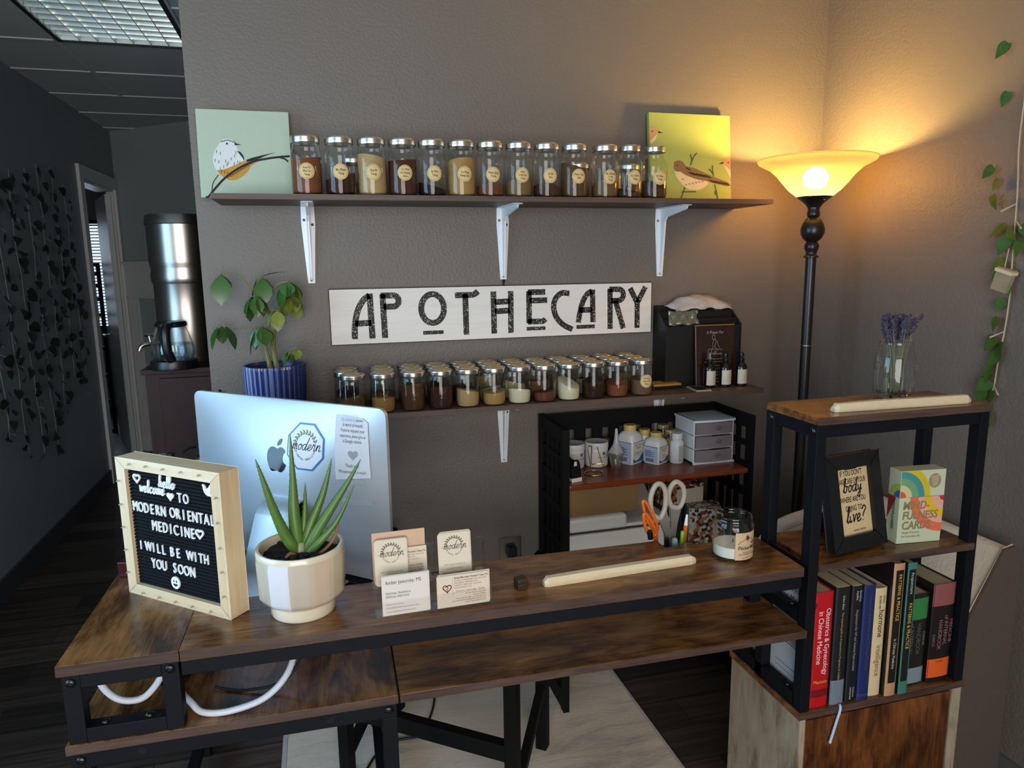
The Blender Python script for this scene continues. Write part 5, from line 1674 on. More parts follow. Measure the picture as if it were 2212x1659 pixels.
t = thing('battery_pack', 'clear plastic battery box dangling among the ivy on the wall', 'battery box', (1.93, -0.860, 1.545), 0)
rm = Matrix.Rotation(0.28, 4, 'X')
MB().box(-0.010, -0.026, -0.035, 0.010, 0.026, 0.035).xf(rm).build('case', glass('battery_case', 'e9e0cc', 1.2, 0.08, 0.45, 'c9b896'), t, bev=0.003)
MB().box(-0.013, -0.028, 0.020, 0.012, 0.028, 0.030).xf(rm).build('lid_band', mat('cream_clear_band', 'd6c6a2', rough=0.3), t)
MB().tube([(0, 0.0, 0.035), (0.004, -0.004, 0.09)], 0.0015, 6).build('wire', M_vine, t)
# left hall wall: seven strands
lp = [('nearest', 1.62), ('second', 1.83), ('third', 2.04), ('fourth', 2.27), ('fifth', 2.49), ('sixth', 2.73), ('seventh', 2.95)]
for k, (nm, y) in enumerate(lp):
    L_ = []
    zt, zb = R.uniform(2.05, 2.18) + (0.04 if k > 2 else 0), R.uniform(0.5, 0.75) + (.15 if k > 4 else 0)
    z = zt
    while z > zb:
        L_.append((y + R.uniform(-.08, .08), z, R.uniform(-1.7, 1.7)))
        z -= R.uniform(.022, .08)
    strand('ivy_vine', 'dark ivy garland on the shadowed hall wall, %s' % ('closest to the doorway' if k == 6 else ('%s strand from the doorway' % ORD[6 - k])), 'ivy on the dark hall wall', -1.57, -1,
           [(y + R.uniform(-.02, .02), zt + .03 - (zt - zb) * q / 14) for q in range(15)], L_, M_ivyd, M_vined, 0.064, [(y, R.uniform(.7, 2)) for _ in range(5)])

# ------------------------------------------------------------------ letter board
LB = thing('letter_board', 'black felt letter board in a pale wood frame welcoming visitors, on the desk riser', 'letter board', (-0.426, -0.880, 0.9205), -0.7153)
WBd, HBd = 0.301, 0.303
fw_ = 0.0255
fmat = M_ash
for nm, poly in (('top', [(0, HBd), (fw_, HBd - fw_ * .85), (WBd - fw_, HBd - fw_ * .85), (WBd, HBd)]), ('bottom', [(0, 0), (WBd, 0), (WBd - fw_, fw_ * .9), (fw_, fw_ * .9)]),
                 ('left', [(0, 0), (fw_, fw_ * .9), (fw_, HBd - fw_ * .85), (0, HBd)]), ('right', [(WBd, 0), (WBd, HBd), (WBd - fw_, HBd - fw_ * .85), (WBd - fw_, fw_ * .9)])):
    b = MB()
    b.prism(poly[::1], 0.0, 0.047, 'XZ')
    b.build('frame_rail', wood('pale_ash_wood_' + ('x' if nm in ('top', 'bottom') else 'z'), [(0.3, 'b99c72'), (0.5, 'd2bb94'), (0.7, 'e0d0b0')], 'X' if nm in ('top', 'bottom') else 'Z', stretch=20, scale=9, fine=60, rough=0.5, patch=0.5), LB, bev=0.0008)
fb = MB()
nr = 34
z0, z1 = fw_ * .9, HBd - fw_ * .85
for k in range(nr):
    a, c = z0 + (z1 - z0) * k / nr, z0 + (z1 - z0) * (k + 1) / nr
    m1, m2 = a + (c - a) * .25, a + (c - a) * .9
    fb.add([(fw_, 0.012, a), (WBd - fw_, 0.012, a), (WBd - fw_, 0.008, m1), (fw_, 0.008, m1), (WBd - fw_, 0.008, m2), (fw_, 0.008, m2), (WBd - fw_, 0.012, c), (fw_, 0.012, c)], [(0, 1, 2, 3), (3, 2, 4, 5), (5, 4, 6, 7)])
fb.box(fw_, 0.0125, z0, WBd - fw_, 0.016, z1)
fb.build('felt_panel', mat('black_felt', '15181b', rough=0.95, spec=0.1, var=0.2, scale=200), LB)
M_let = mat('white_plastic_letter', 'e4e9ee', rough=0.35, var=0.02)


def letters(s, x0, x1, z, h, y=0.0075):
    step = (x1 - x0) / max(1, len(s) - 1) if len(s) > 1 else 0
    for i, ch in enumerate(s):
        if ch == ' ':
            continue
        L = MB()
        text(L, ch, h * 1.36, x0 + step * i, z, y, sx=0.68, t=0.003, bold=0.0)
        L.build('letter', M_let, LB)


letters('TO', 0.178, 0.196, 0.2255, 0.022)
letters('MODERN', 0.041, 0.126, 0.1890, 0.023)
letters('ORIENTAL', 0.153, 0.266, 0.1900, 0.0235)
letters('MEDICINE', 0.095, 0.207, 0.1535, 0.0235)
letters('I', 0.0455, 0.0455, 0.1040, 0.021)
letters('WILL', 0.069, 0.115, 0.1040, 0.022)
letters('BE', 0.140, 0.158, 0.1040, 0.022)
letters('WITH', 0.193, 0.239, 0.1045, 0.022)
letters('YOU', 0.080, 0.113, 0.0680, 0.023)
letters('SOON', 0.144, 0.196, 0.0690, 0.023)
for wd_, x, z, s in (('hello', 0.143, 0.2515, 0.0120), ('welcome', 0.097, 0.2345, 0.0125)):
    L = MB()
    script(L, wd_, s, x, z, 0.0075, 0.0029, t=0.003, slant=0.1, sx=1.0 if wd_ == 'welcome' else 1.1)
    L.build('script_word_lettering', M_let, LB)


def heart(cx, cz, s):
    return [(cx + s * 16 * math.sin(t) ** 3 / 16, cz + s * (13 * math.cos(t) - 5 * math.cos(2 * t) - 2 * math.cos(3 * t) - math.cos(4 * t)) / 16) for t in [2 * PI * i / 40 for i in range(40)]]


for cx, cz, s, fill in ((0.0545, 0.262, 0.0095, 0), (0.1515, 0.235, 0.0098, 1), (0.2265, 0.167, 0.0098, 0)):
    L = MB()
    hp = heart(cx, cz, s)
    if fill:
        L.poly(hp, 0.0075, 0, 0.003)
    else:
        L.stroke(hp + hp[:1], 0.0036, 0.0075, 0.003)
    L.build('heart_letter', M_let, LB)
L = MB()
L.poly(smooth([(0.246, 0.2725), (0.250, 0.2735), (0.254, 0.270), (0.257, 0.265), (0.263, 0.268), (0.268, 0.274), (0.269, 0.266), (0.2675, 0.258), (0.272, 0.250), (0.266, 0.251), (0.260, 0.251), (0.253, 0.255), (0.249, 0.262), (0.248, 0.269), (0.246, 0.2725)], 3)[:-1], 0.0075, 0, 0.003)
L.build('bird_letter', M_let, LB)
L = MB()
L.poly(ell(0.1425, 0.0465, 0.0125, 0.0135, 30), 0.0075, 0, 0.003)
for q in (ell(0.1385, 0.050, 0.0018, 0.0032, 10), ell(0.1465, 0.050, 0.0018, 0.0032, 10), arcp(0.1425, 0.0445, 0.0068, 0.0058, 180, 360, 10)):
    L.poly(q, 0.0043, 1)
L.build('smiling_face_letter', [M_let, M_ink], LB)
fl = None
pins = [(0.046, .2925), (0.096, .2935), (0.1466, .2935), (0.198, .2935), (0.249, .2935), (0.0065, .252), (0.0065, .2005), (0.0065, .150), (0.0065, .099), (0.0065, .048), (0.290, .253), (0.289, .202), (0.289, .150), (0.289, .100), (0.289, .0486), (0.047, .008), (0.097, .008), (0.146, .008), (0.195, .008), (0.2475, .008)]
for x, z in pins:
    if fl is None:
        b = MB().lathe([(0.0022, 0.0), (0.0022, 0.005), (0.0017, 0.0068), (0.0, 0.0075)], 10)
        b.xf(Matrix.Rotation(PI / 2, 4, 'X'))
        fl = b.build('fairy_light', glass('led_clear', 'f2ece6', 2.0, 0.05, 0.3, 'b7a79c'), LB)
        fl.location = (x, 0, z)
    else:
        c = fl.copy()
        C.objects.link(c)
        c.location = (x, 0, z)
MB().tube([(-0.006, 0.02, 0.05), (0.0, 0.02, 0.05), (0.002, 0.016, 0.052)], 0.0012, 6).build('wire', M_vine, LB)
t = thing('card_wallet', 'small dark red case peeking out behind the letter board on the desk', 'case', (-0.445, -0.785, 0.9205), -0.3)
MB().box(-0.022, -0.012, 0, 0.03, 0.012, 0.035).build('case', mat('oxblood_plastic', '3e1414', rough=0.25), t, bev=0.002)

# ------------------------------------------------------------------ computer monitor seen from behind
MO = thing('desktop_computer', 'silver all-in-one computer seen from behind on the desk, with stickers and a taped note', 'computer', (-0.096, -0.6125, 0.7690), -0.735)
CX, CZ, HW, HH = 0.0, 0.288, 0.325, 0.220


def bulge(x, z):
    uu, vv = min(1, abs(x - CX) / HW), min(1, abs(z - CZ) / HH)
    return -(0.004 + 0.046 * (1 - uu ** 2.2) ** 1.1 * (1 - vv ** 2.2) ** 0.9)


ol = rrect(CX - HW, CZ - HH, CX + HW, CZ + HH, 0.022, 8)
ol2 = []
for i in range(len(ol)):
    a, b_ = ol[i], ol[(i + 1) % len(ol)]
    nseg = max(1, int(math.hypot(a[0] - b_[0], a[1] - b_[1]) / 0.03))
    ol2 += [(a[0] + (b_[0] - a[0]) * k / nseg, a[1] + (b_[1] - a[1]) * k / nseg) for k in range(nseg)]
n = len(ol2)
sc_ = [1.0, 0.995, 0.97, 0.92, 0.85, 0.75, 0.62, 0.48, 0.32, 0.16]
vs = [(p[0], 0.006, p[1]) for p in ol2]
for s in sc_:
    for p in ol2:
        x, z = CX + (p[0] - CX) * s, CZ + (p[1] - CZ) * s
        vs.append((x, bulge(x, z), z))
fs = []
for k in range(len(sc_)):
    for i in range(n):
        j = (i + 1) % n
        fs.append((k * n + i, k * n + j, (k + 1) * n + j, (k + 1) * n + i))
vs.append((CX, bulge(CX, CZ), CZ))
k = len(sc_)
for i in range(n):
    fs.append((k * n + i, k * n + (i + 1) % n, len(vs) - 1))
M_alu = mat('bead_blasted_aluminium', 'c6ccd0', rough=0.42, metal=0.55, var=0.02, scale=5)
MB().add(vs, fs, 0, True).build('rear_housing', M_alu, MO)
MB().add([(p[0], 0.0062, p[1]) for p in ol2], [tuple(range(n - 1, -1, -1))]).build('screen', mat('dark_screen_glass', '0a0b0d', rough=0.1), MO)
# stand: bent aluminium sheet
prof = smooth([(-0.046, 0.262), (-0.070, 0.256), (-0.092, 0.236), (-0.105, 0.20), (-0.150, 0.014), (-0.146, 0.0055)], 5) + [(-0.10, 0.004), (0.07, 0.004)]
st = MB()
hw = 0.098
for x in (0,):
    vs = []
    for (y, z) in prof:
        hx = 0.054 + 0.034 * min(1, max(0, (0.25 - z) / 0.25))
        vs += [(0.035 - hx, y, z), (0.035 + hx, y, z)]
    st.add(vs, [(2 * i, 2 * i + 1, 2 * i + 3, 2 * i + 2) for i in range(len(prof) - 1)], 0, True)
st.build('stand', M_alu, MO, solid=0.005, bev=0.001)
MB().box(-0.015, -0.0475, 0.16, 0.092, -0.040, 0.258).build('vent_slot', M_blkpl, MO)


def on_back(off):
    return lambda v: (v[0], bulge(v[0], v[2]) - off + v[1], v[2])


# fruit logo
ap = smooth([(0.002, 0.020), (0.012, 0.025), (0.022, 0.022), (0.028, 0.014), (0.0215, 0.007), (0.0195, -0.004), (0.0235, -0.014), (0.031, -0.0185), (0.025, -0.031), (0.016, -0.0385), (0.007, -0.0375), (0.0, -0.0355), (-0.008, -0.0375), (-0.017, -0.0375), (-0.026, -0.026), (-0.031, -0.010), (-0.0305, 0.008), (-0.024, 0.020), (-0.013, 0.0245), (0.002, 0.020)], 3)[:-1]
lf = smooth([(0.001, 0.0275), (0.002, 0.036), (0.009, 0.044), (0.0155, 0.0465), (0.015, 0.037), (0.009, 0.030), (0.001, 0.0275)], 3)[:-1]
L = MB()
for pts in (ap, lf):
    L.poly([(p[0] + 0.010, p[1] + 0.368) for p in pts], 0.0, 0)
L.map(on_back(0.0009))
L.build('logo', mat('glossy_black_logo', '1a1d21', rough=0.12), MO)


def fan(pts, mi, off, parent, name, mats):
    L = MB()
    cx, cz = sum(p[0] for p in pts) / len(pts), sum(p[1] for p in pts) / len(pts)
    rings = 5
    m_ = len(pts)
    vs = [(cx, 0, cz)]
    fs = []
    for k in range(1, rings + 1):
        vs += [(cx + (p[0] - cx) * k / rings, 0, cz + (p[1] - cz) * k / rings) for p in pts]
    for i in range(m_):
        fs.append((0, 1 + i, 1 + (i + 1) % m_))
    for k in range(rings - 1):
        for i in range(m_):
            j = (i + 1) % m_
            fs.append((1 + k * m_ + i, 1 + (k + 1) * m_ + i, 1 + (k + 1) * m_ + j, 1 + k * m_ + j))
    L.add(vs, fs, mi, True)
    L.map(on_back(off))
    return L.build(name, mats, parent)


def sub(pts, k=4):
    out = []
    for i in range(len(pts)):
        a, b_ = pts[i], pts[(i + 1) % len(pts)]
        out += [(a[0] + (b_[0] - a[0]) * j / k, a[1] + (b_[1] - a[1]) * j / k) for j in range(k)]
    return out


# octagonal practice sticker
ox, oz = 0.101, 0.401
oc = [(ox + 0.062 * math.cos(math.radians(22.5 + 45 * k)) * 0.98, oz + 0.063 * math.sin(math.radians(22.5 + 45 * k))) for k in range(8)]
sk = fan(sub(oc), 0, 0.0010, MO, 'sticker', mat('blue_sticker_border', '2a6db0', rough=0.25))
fan(sub([(ox + (p[0] - ox) * .92, oz + (p[1] - oz) * .92) for p in oc]), 0, 0.0014, sk, 'sticker_face', mat('white_sticker_face', 'd8dde0', rough=0.3))
M_sage = mat('sage_print', '6f7a5a', rough=0.6)


def practice_logo(L, cx, cz, s, fn, mi_leaf=0, mi_ink=1):
    """leafy arch, joined-up 'modern' and the curved line ORIENTAL MEDICINE"""
    st = len(L.v)
    for a in range(15, 176, 16):
        r = math.radians(a)
        x, z = cx + s * .62 * math.cos(r), cz + s * (.02 + .62 * math.sin(r))
        for d in (.7, -.7):
            q = r + PI / 2 + d
            e = .2 * s
            tx, tz = x + e * math.cos(q), z + e * math.sin(q)
            nx, nz = -(tz - z) * .22, (tx - x) * .22
            mx, mz = (x + tx) / 2, (z + tz) / 2
            L.poly([(x, z), (mx + nx, mz + nz), (tx, tz), (mx - nx, mz - nz)], 0, mi_leaf)
    L.stroke([(cx + s * .62 * math.cos(math.radians(a)), cz + s * (.02 + .62 * math.sin(math.radians(a)))) for a in range(5, 180, 8)], .018 * s, 0, 0, mi_leaf)
    script(L, 'modern', .30 * s, cx + .05 * s, cz - .22 * s, -0.0001, .035 * s, mi_ink, .3)
    L.stroke([(cx - .95 * s, cz - .05 * s), (cx - .7 * s, cz - .13 * s), (cx - .62 * s, cz - .2 * s)], .022 * s, 0, 0, mi_ink)
    w_ = 'ORIENTAL MEDICINE'
    for i, ch in enumerate(w_):
        a = math.radians(192 + 156 * i / (len(w_) - 1))
        if ch != ' ':
            text(L, ch, .15 * s, cx + .62 * s * math.cos(a), cz - .1 * s + .62 * s * math.sin(a), 0, mi_ink, rot=a + PI / 2)
    if fn:
        L.map(fn, st)


L = MB()
practice_logo(L, ox, oz + 0.003, 0.051, on_back(0.0019))
L.build('lettering', [M_sage, M_ink], sk)
# taped review note
nt_ = [(0.185, 0.487), (0.262, 0.482), (0.277, 0.472), (0.283, 0.338), (0.191, 0.328)]
NT = fan(sub(nt_, 6), 0, 0.0022, MO, 'taped_note', mat('note_paper', 'c9ccd0', rough=0.7))
L = MB()
fnn = on_back(0.0030)
for s, z, sz in (('is word of mouth.', 0.460, 0.0128), ("If you've enjoyed your", 0.447, 0.0118), ('experience, please give us', 0.434, 0.0108), ('a Google review.', 0.421, 0.0122), ('Thank you!', 0.361, 0.0128), ('We appreciate it so much!', 0.347, 0.0108)):
    text(L, s, sz, 0.236, z, 0, sx=0.62, fn=fnn, rot=-0.02)
text(L, 'Our greatest compliment', 0.010, 0.233, 0.473, 0, sx=0.6, fn=fnn)
stt = len(L.v)
L.poly(heart(0.238, 0.392, 0.0135), 0, 1)
L.map(fnn, stt)
L.build('lettering', [mat('grey_note_ink', '4b4d55', rough=0.7), mat('grey_heart_print', '8f9499', rough=0.7)], NT)
M_tape = glass('frosted_tape', 'ffffff', 0.8, 0.2, 0.35, 'c7d2d6')
for x0, z0, x1, z1 in ((0.200, 0.470, 0.246, 0.489), (0.218, 0.322, 0.265, 0.331), (0.208, 0.268, 0.285, 0.282)):
    L = MB()
    grid(L, x0, z0, x1, z1, 6, 2, fn=on_back(0.0036))
    L.build('tape_strip', M_tape, MO)
t = thing('keyboard', 'black keyboard on the desk behind the planter, half hidden by the computer', 'keyboard', (0.154, -0.668, 0.7625), -0.735)
MB().box(-0.14, -0.055, 0, 0.14, 0.055, 0.010).build('case', M_blkpl, t, bev=0.002)
kk = MB()
for i in range(15):
    for j in range(5):
        kk.box(-0.134 + .018 * i, -0.049 + .0198 * j, 0.010, -0.1195 + .018 * i, -0.0325 + .0198 * j, 0.0135)
kk.build('keypad', mat('black_keycap', '141416', rough=0.3), t)

# soap pumps and printed paper behind the letter board
for i, (x, y, h, lab) in enumerate(((-0.353, -0.300, 0.0, 'dark pump bottle with a brass collar behind the letter board'), (-0.432, -0.300, 0.0, 'all-black pump bottle behind the letter board, beside the brass-collared one'))):
    t = thing('pump_bottle', lab, 'bottle', (x, y, 0.7625), 0.3 - i, 'pump bottles behind the letter board')
    sc1 = 1.0 if i == 0 else 0.93
    MB().lathe([(0.0, 0.0), (0.034, 0.0), (0.036, 0.004), (0.036, 0.245 * sc1), (0.028, 0.263 * sc1), (0.016, 0.271 * sc1), (0.0, 0.271 * sc1)], 28).build('bottle', mat('dark_teal_glass', '0d2226', rough=0.15), t)
    z = 0.271 * sc1
    MB().lathe([(0.0165, z), (0.018, z + .001), (0.018, z + .026), (0.0, z + .027)], 28).build('collar', M_gold if i == 0 else M_blkpl, t)
    MB().lathe([(0.011, z + .026), (0.011, z + .032), (0.006, z + .036), (0.006, z + .055), (0.011, z + .058), (0.011, z + .066), (0.0, z + .067)], 20).tube(smooth([(0, 0, z + .061), (-0.03, -0.01, z + .062), (-0.047, -0.016, z + .054)], 4), 0.0035, 8).build('pump_head', M_blkpl, t)
t = thing('printed_card', 'white card with bold black lettering standing behind the computer', 'card', (-0.315, -0.255, 0.7625), -0.1)
MB().box(-0.045, 0.0, 0.0, 0.045, 0.003, 0.357).build('card_sheet', mat('white_card_sheet', 'd4d8dc', rough=0.6), t)
L = MB()
for k, s in enumerate(('Acu', 'wom', 'me', 'time', '& P')):
    text(L, s, 0.030, -0.012, 0.322 - 0.03 * k, -0.0005, bold=0.03)
L.build('lettering', M_ink, t)

# ------------------------------------------------------------------ aloe in a faceted pot
AP = thing('planter', 'cream faceted ceramic planter with a spiky aloe on the desk riser', 'potted plant', (-0.060, -1.068, 0.9205), 0.12)
N = 13
FM = [mat('glaze_' + c, c, rough=0.22, var=0.04, scale=20, coat=0.3) for c in ('d7cdb4', 'd5d6da', 'bdb4a2', 'cbb69f', 'd2c5a6')]
pat = [0, 3, 2, 1, 4, 0, 3, 2, 1, 2, 3, 4, 0]
pb = MB()
M_ = 52
vs, fs = [], []
rings = [(0.062, 0.0, 0), (0.064, 0.004, 0), (0.064, 0.024, 0), (0.068, 0.028, 0), (0.078, 0.034, 1), (0.0855, 0.046, 1), (0.088, 0.118, 1), (0.0865, 0.129, .3), (0.0865, 0.136, 0), (0.084, 0.140, 0), (0.079, 0.139, 0), (0.077, 0.130, 0), (0.075, 0.100, 0)]
for r, z, fk in rings:
    for i in range(M_):
        a = 2 * PI * i / M_
        q = (a % (2 * PI / N)) - PI / N
        rr = r * (1 - fk + fk * math.cos(PI / N) / math.cos(q) * 1.012)
        vs.append((rr * math.cos(a), rr * math.sin(a), z))
for k in range(len(rings) - 1):
    for i in range(M_):
        fs.append((k * M_ + i, k * M_ + (i + 1) % M_, (k + 1) * M_ + (i + 1) % M_, (k + 1) * M_ + i))
fs.append(tuple(range(M_ - 1, -1, -1)))
pb.add(vs, fs, 0, True)
for q in range(len(fs) - 1):
    k, i = divmod(q, M_)
    if 3 <= k <= 6:
        pb.m[q] = pat[(i * N // M_) % N]
pb.build('pot', FM, AP)
so = MB().lathe([(0.0755, 0.118), (0.05, 0.124), (0.02, 0.126), (0.0, 0.125)], 40)
so.map(lambda v: (v[0], v[1], v[2] + R.uniform(-.004, .005)))
for k in range(60):
    a, r = R.uniform(0, 2 * PI), R.uniform(0.01, 0.068)
    s = R.uniform(.003, .008)
    st_ = len(so.v)
    so.box(-s, -s * .5, -s * .3, s, s * .5, s * .4)
    so.xf(Matrix.Translation((r * math.cos(a), r * math.sin(a), 0.126)) @ Matrix.Rotation(R.uniform(0, 6), 4, 'Z') @ Matrix.Rotation(R.uniform(-.6, .6), 4, 'X'), st_)
so.build('soil', mat('dark_soil'), AP)
M_aloe = mat('aloe_green', '4e6f2c', rough=0.4, var=0.18, scale=16)
M_aloeb = mat('aloe_brown', '86603f', rough=0.6, var=0.2)
AL = [([(0, -.004, .120), (-.022, -.004, .155), (-.043, -.01, .215), (-.060, -.015, .282), (-.072, -.016, .330)], .0125), ([(0, .004, .125), (-.006, .008, .20), (-.004, .010, .27), (-.003, .012, .366)], .0135), ([(.004, .008, .125), (.014, .012, .19), (.020, .014, .262)], .008),
      ([(.006, .002, .125), (.022, .006, .170), (.048, .008, .225), (.063, .008, .268), (.074, .008, .308)], .0105), ([(.008, -.006, .120), (.034, -.01, .165), (.068, -.014, .215), (.100, -.018, .262), (.128, -.018, .306)], .012), ([(.008, -.012, .115), (.040, -.018, .148), (.075, -.02, .186), (.112, -.022, .256)], .0095)]
for pts, wd_ in AL:
    pp = smooth(pts, 7)
    m_ = MB()
    mm = len(pp)
    rs = [wd_ * (0.75 + 0.25 * min(1, 5 * i / mm)) * (1 - (i / (mm - 1)) ** 1.6) + 0.0004 for i in range(mm)]
    m_.tube(pp, rs, 10)
    for i in range(4, mm - 3, 1):
        p, q = Vector(pp[i]), Vector(pp[i + 1])
        d = (q - p).normalized()
        s_ = d.cross(Vector((0, 1, 0))).normalized()
        for sg in (-1, 1):
            b0 = p + s_ * sg * rs[i] * .96
            m_.add([b0 - d * .0011, b0 + d * .0011, b0 + s_ * sg * .0017 + d * .0008, b0 + Vector((0, -.0008, 0))], [(0, 1, 2), (0, 2, 3), (1, 3, 2)])
    m_.build('leaf', M_aloe, AP)
m_ = MB().lathe([(0.015, 0.112), (0.017, 0.122), (0.014, 0.135), (0.010, 0.142), (0.0, 0.146)], 20)
m_.build('crown_base', mat('pale_aloe_base', 'a9a884', rough=0.5, var=0.2), AP)
for pts, r0 in (([(.006, -.012, .118), (.036, -.022, .122), (.066, -.020, .150), (.080, -.018, .196)], .005), ([(-.004, -.014, .116), (-.020, -.024, .132), (-.034, -.028, .120)], .006)):
    pp = smooth(pts, 6)
    MB().tube(pp, [r0 * (1 - .7 * i / len(pp)) for i in range(len(pp))], 7).build('dried_leaf', M_aloeb, AP)

# ------------------------------------------------------------------ acrylic business card holder with its cards
HX, HY = 0.197, -1.168
CHo = thing('card_holder', 'clear acrylic four-pocket business card holder at the front of the desk riser', 'card holder', (HX, HY, 0.9205), 0.02)
M_acr = glass('clear_acrylic')
b = MB()
hw = 0.118
prof = [(0.0, 0.0), (0.0, 0.034), (0.003, 0.036), (0.003, 0.006), (0.040, 0.006), (0.040, 0.072), (0.043, 0.074), (0.043, 0.050), (0.078, 0.050), (0.078, 0.118), (0.081, 0.118), (0.081, 0.0)]
vs = []
for y, z in prof:
    vs += [(-hw, y + .0, z), (hw, y + .0, z)]
b.add(vs, [(2 * i, 2 * i + 1, 2 * i + 3, 2 * i + 2) for i in range(len(prof) - 1)])
b.build('pocket_tray', M_acr, CHo, solid=0.0016)
for x in (-hw, -0.002, hw - 0.002):
    MB().prism([(0.0, 0.0), (0.081, 0.0), (0.081, 0.118), (0.060, 0.112), (0.043, 0.076), (0.020, 0.066), (0.0, 0.040)], x, x + 0.002, 'YZ').build('divider', M_acr, CHo)
M_card = mat('cream_card_stock', 'd6c9b2', rough=0.7, var=0.02)
M_card2 = mat('white_card_stock', 'd9d2c6', rough=0.7, var=0.02)


def cards(lab, x, y, z, w_, h, lean, num, m, face, rad=0.0, rz=0.02):
    for k in range(num):
        t = thing('business_card', lab % (('frontmost', 'second', 'third')[k] if num > 1 else 'single'), 'business card', (HX + x + 0.0015 * k, HY + y + 0.0024 * k, 0.9205 + z + 0.0008 * k), rz, 'business cards in the acrylic holder')
        Rm = Matrix.Rotation(-lean, 4, 'X')
        c = MB()
        c.poly(rrect(-w_ / 2, 0, w_ / 2, h, max(rad, 0.0006), 4), 0.0005, 0, 0.001)
        c.xf(Rm)
        cd = c.build('card_sheet', m, t)
        if k == 0:
            L = MB()
            mats = face(L)
            L.map(lambda v: (v[0], v[1] - 0.0008, v[2]))
            L.xf(Rm)
            L.build('lettering', mats, cd)


def f_amber(L):
    text(L, 'Amber Jaworsky, MS', 0.0108, -0.040, 0.064, 0, al='LEFT', sx=0.78)
    text(L, 'PERSONAL TRAINING &', 0.0062, -0.040, 0.043, 0, al='LEFT', sx=0.75)
    text(L, 'SPIRITUAL DIRECTION', 0.0062, -0.040, 0.036, 0, al='LEFT', sx=0.75)
    text(L, 'EXECUTIVE COACH', 0.004, -0.040, 0.021, 0, al='LEFT', mi=1)
    text(L, 'amber@soulfitnesscolorado.com', 0.0048, -0.040, 0.014, 0, al='LEFT', mi=1)
    text(L, 'www.soulfitnesscolorado.com', 0.0048, -0.040, 0.006, 0, al='LEFT', mi=1)
    return [mat('warm_black_print', '2d2723', rough=0.7), mat('grey_print', '7d7570', rough=0.7)]


M_mar = mat('maroon_print', '6e1f22', rough=0.7)


def f_rocky(L):
    text(L, "Rocky Mountain Women's Care, P.C.", 0.0056, -0.018, 0.058, 0, al='LEFT', bold=0.02, sx=0.84)
    for k, s in enumerate(('DAVID C. FORSCHNER, M.D., F.A.C.O.G.', 'MATTHEW P. BREEDEN, M.D.', 'MARGIE P. AMEN, M.D., F.A.C.O.G.', 'ROXY B. MODY, M.D.')):
        text(L, s, 0.0042, -0.018, 0.0525 - 0.005 * k, 0, 1, al='LEFT', sx=0.9)
    text(L, 'Obstetrics ~ Gynecology ~ Fertility', 0.0042, -0.016, 0.0305, 0, al='LEFT', shear=0.3)
    L.box(-0.042, -0.0001, 0.0285, 0.047, 0, 0.0289, 1)
    L.box(-0.0215, -0.0001, 0.022, -0.0212, 0, 0.06, 1)
    for k, s in enumerate(('1601 East 19th Ave., Suite 6700', 'Denver, CO 80218', 'Phone (303) 861-4824 ~ Fax (303) 861-6615', 'email: OFFICEMANAGER@RMWCOBGYN.COM', 'website: RMWCOBGYN.COM')):
        text(L, s, 0.0038, 0.047, 0.0240 - 0.0046 * k, 0, al='RIGHT', sx=0.9)
    hp = heart(-0.033, 0.040, 0.0085)
    L.stroke(hp + hp[:1], 0.0022, 0, 0, 0)
    L.stroke(smooth([(-0.038, 0.041), (-0.034, 0.044), (-0.031, 0.041), (-0.034, 0.037), (-0.031, 0.034)], 4), 0.0012, 0)
    return [M_mar, mat('brown_print', '6b5144', rough=0.7)]


def f_modern(L):
    practice_logo(L, 0, 0.066, 0.0285, None, 1, 0)
    for k, s in enumerate(('6979 S. Gaylord St. Suite 102', 'Centennial, CO 80122', 'Acupuncture ~ Holistic Wellness')):
        text(L, s, 0.0044, 0, 0.026 - 0.0085 * k, 0, 2, sx=0.85)
    return [M_ink, mat('dark_sage_print', '4a4a3e', rough=0.7), mat('grey_print', '7d7570')]


def f_peach(L):
    L.poly([(-.048, .03), (-.020, .03), (-.012, .0595), (-.048, .0595)], 0, 0)
    L.poly(smooth([(.020, .0595), (.018, .05), (.028, .036), (.048, .03), (.048, .0595)], 3), 0, 1)
    text(L, 'Rachel Martin, LPC, LAC', 0.0055, 0.014, 0.038, -0.0002, 2)
    text(L, 'Therapist', 0.0045, 0.008, 0.031, -0.0002, 2)
    return [mat('mustard_print', 'a88f4c', rough=0.7), mat('mauve_print', 'a78078', rough=0.7), mat('grey_print', '7d7570')]


M_ltc = mat('peach_card_stock', 'cba98c', rough=0.7)
cards('%s white card of the Personal Training stack, lower pocket beside the aloe', -0.058, 0.0055, 0.007, 0.094, 0.081, 0.05, 2, M_card2, f_amber)
cards('%s cream card of the maroon heart emblem stack, lower pocket nearest the wooden cube', 0.058, 0.0055, 0.007, 0.108, 0.066, 0.05, 3, M_card, f_rocky)
cards('%s upright rounded leafy-logo card behind the Personal Training stack', -0.080, 0.047, 0.051, 0.066, 0.094, 0.12, 2, M_card, f_modern, 0.006)
cards('%s upright rounded leafy-logo card behind the maroon heart stack', 0.050, 0.047, 0.051, 0.068, 0.094, 0.12, 3, M_card, f_modern, 0.006)
cards('%s cream maroon-print card half hidden behind the upright card beside the aloe', -0.060, 0.060, 0.051, 0.108, 0.070, 0.06, 1, M_card, f_rocky)
cards('%s peach and mustard printed card standing rearmost in the holder', -0.062, 0.068, 0.052, 0.108, 0.104, 0.03, 1, M_ltc, lambda L: [m for m in (f_peach(L),)][0] if L.v or True else None)

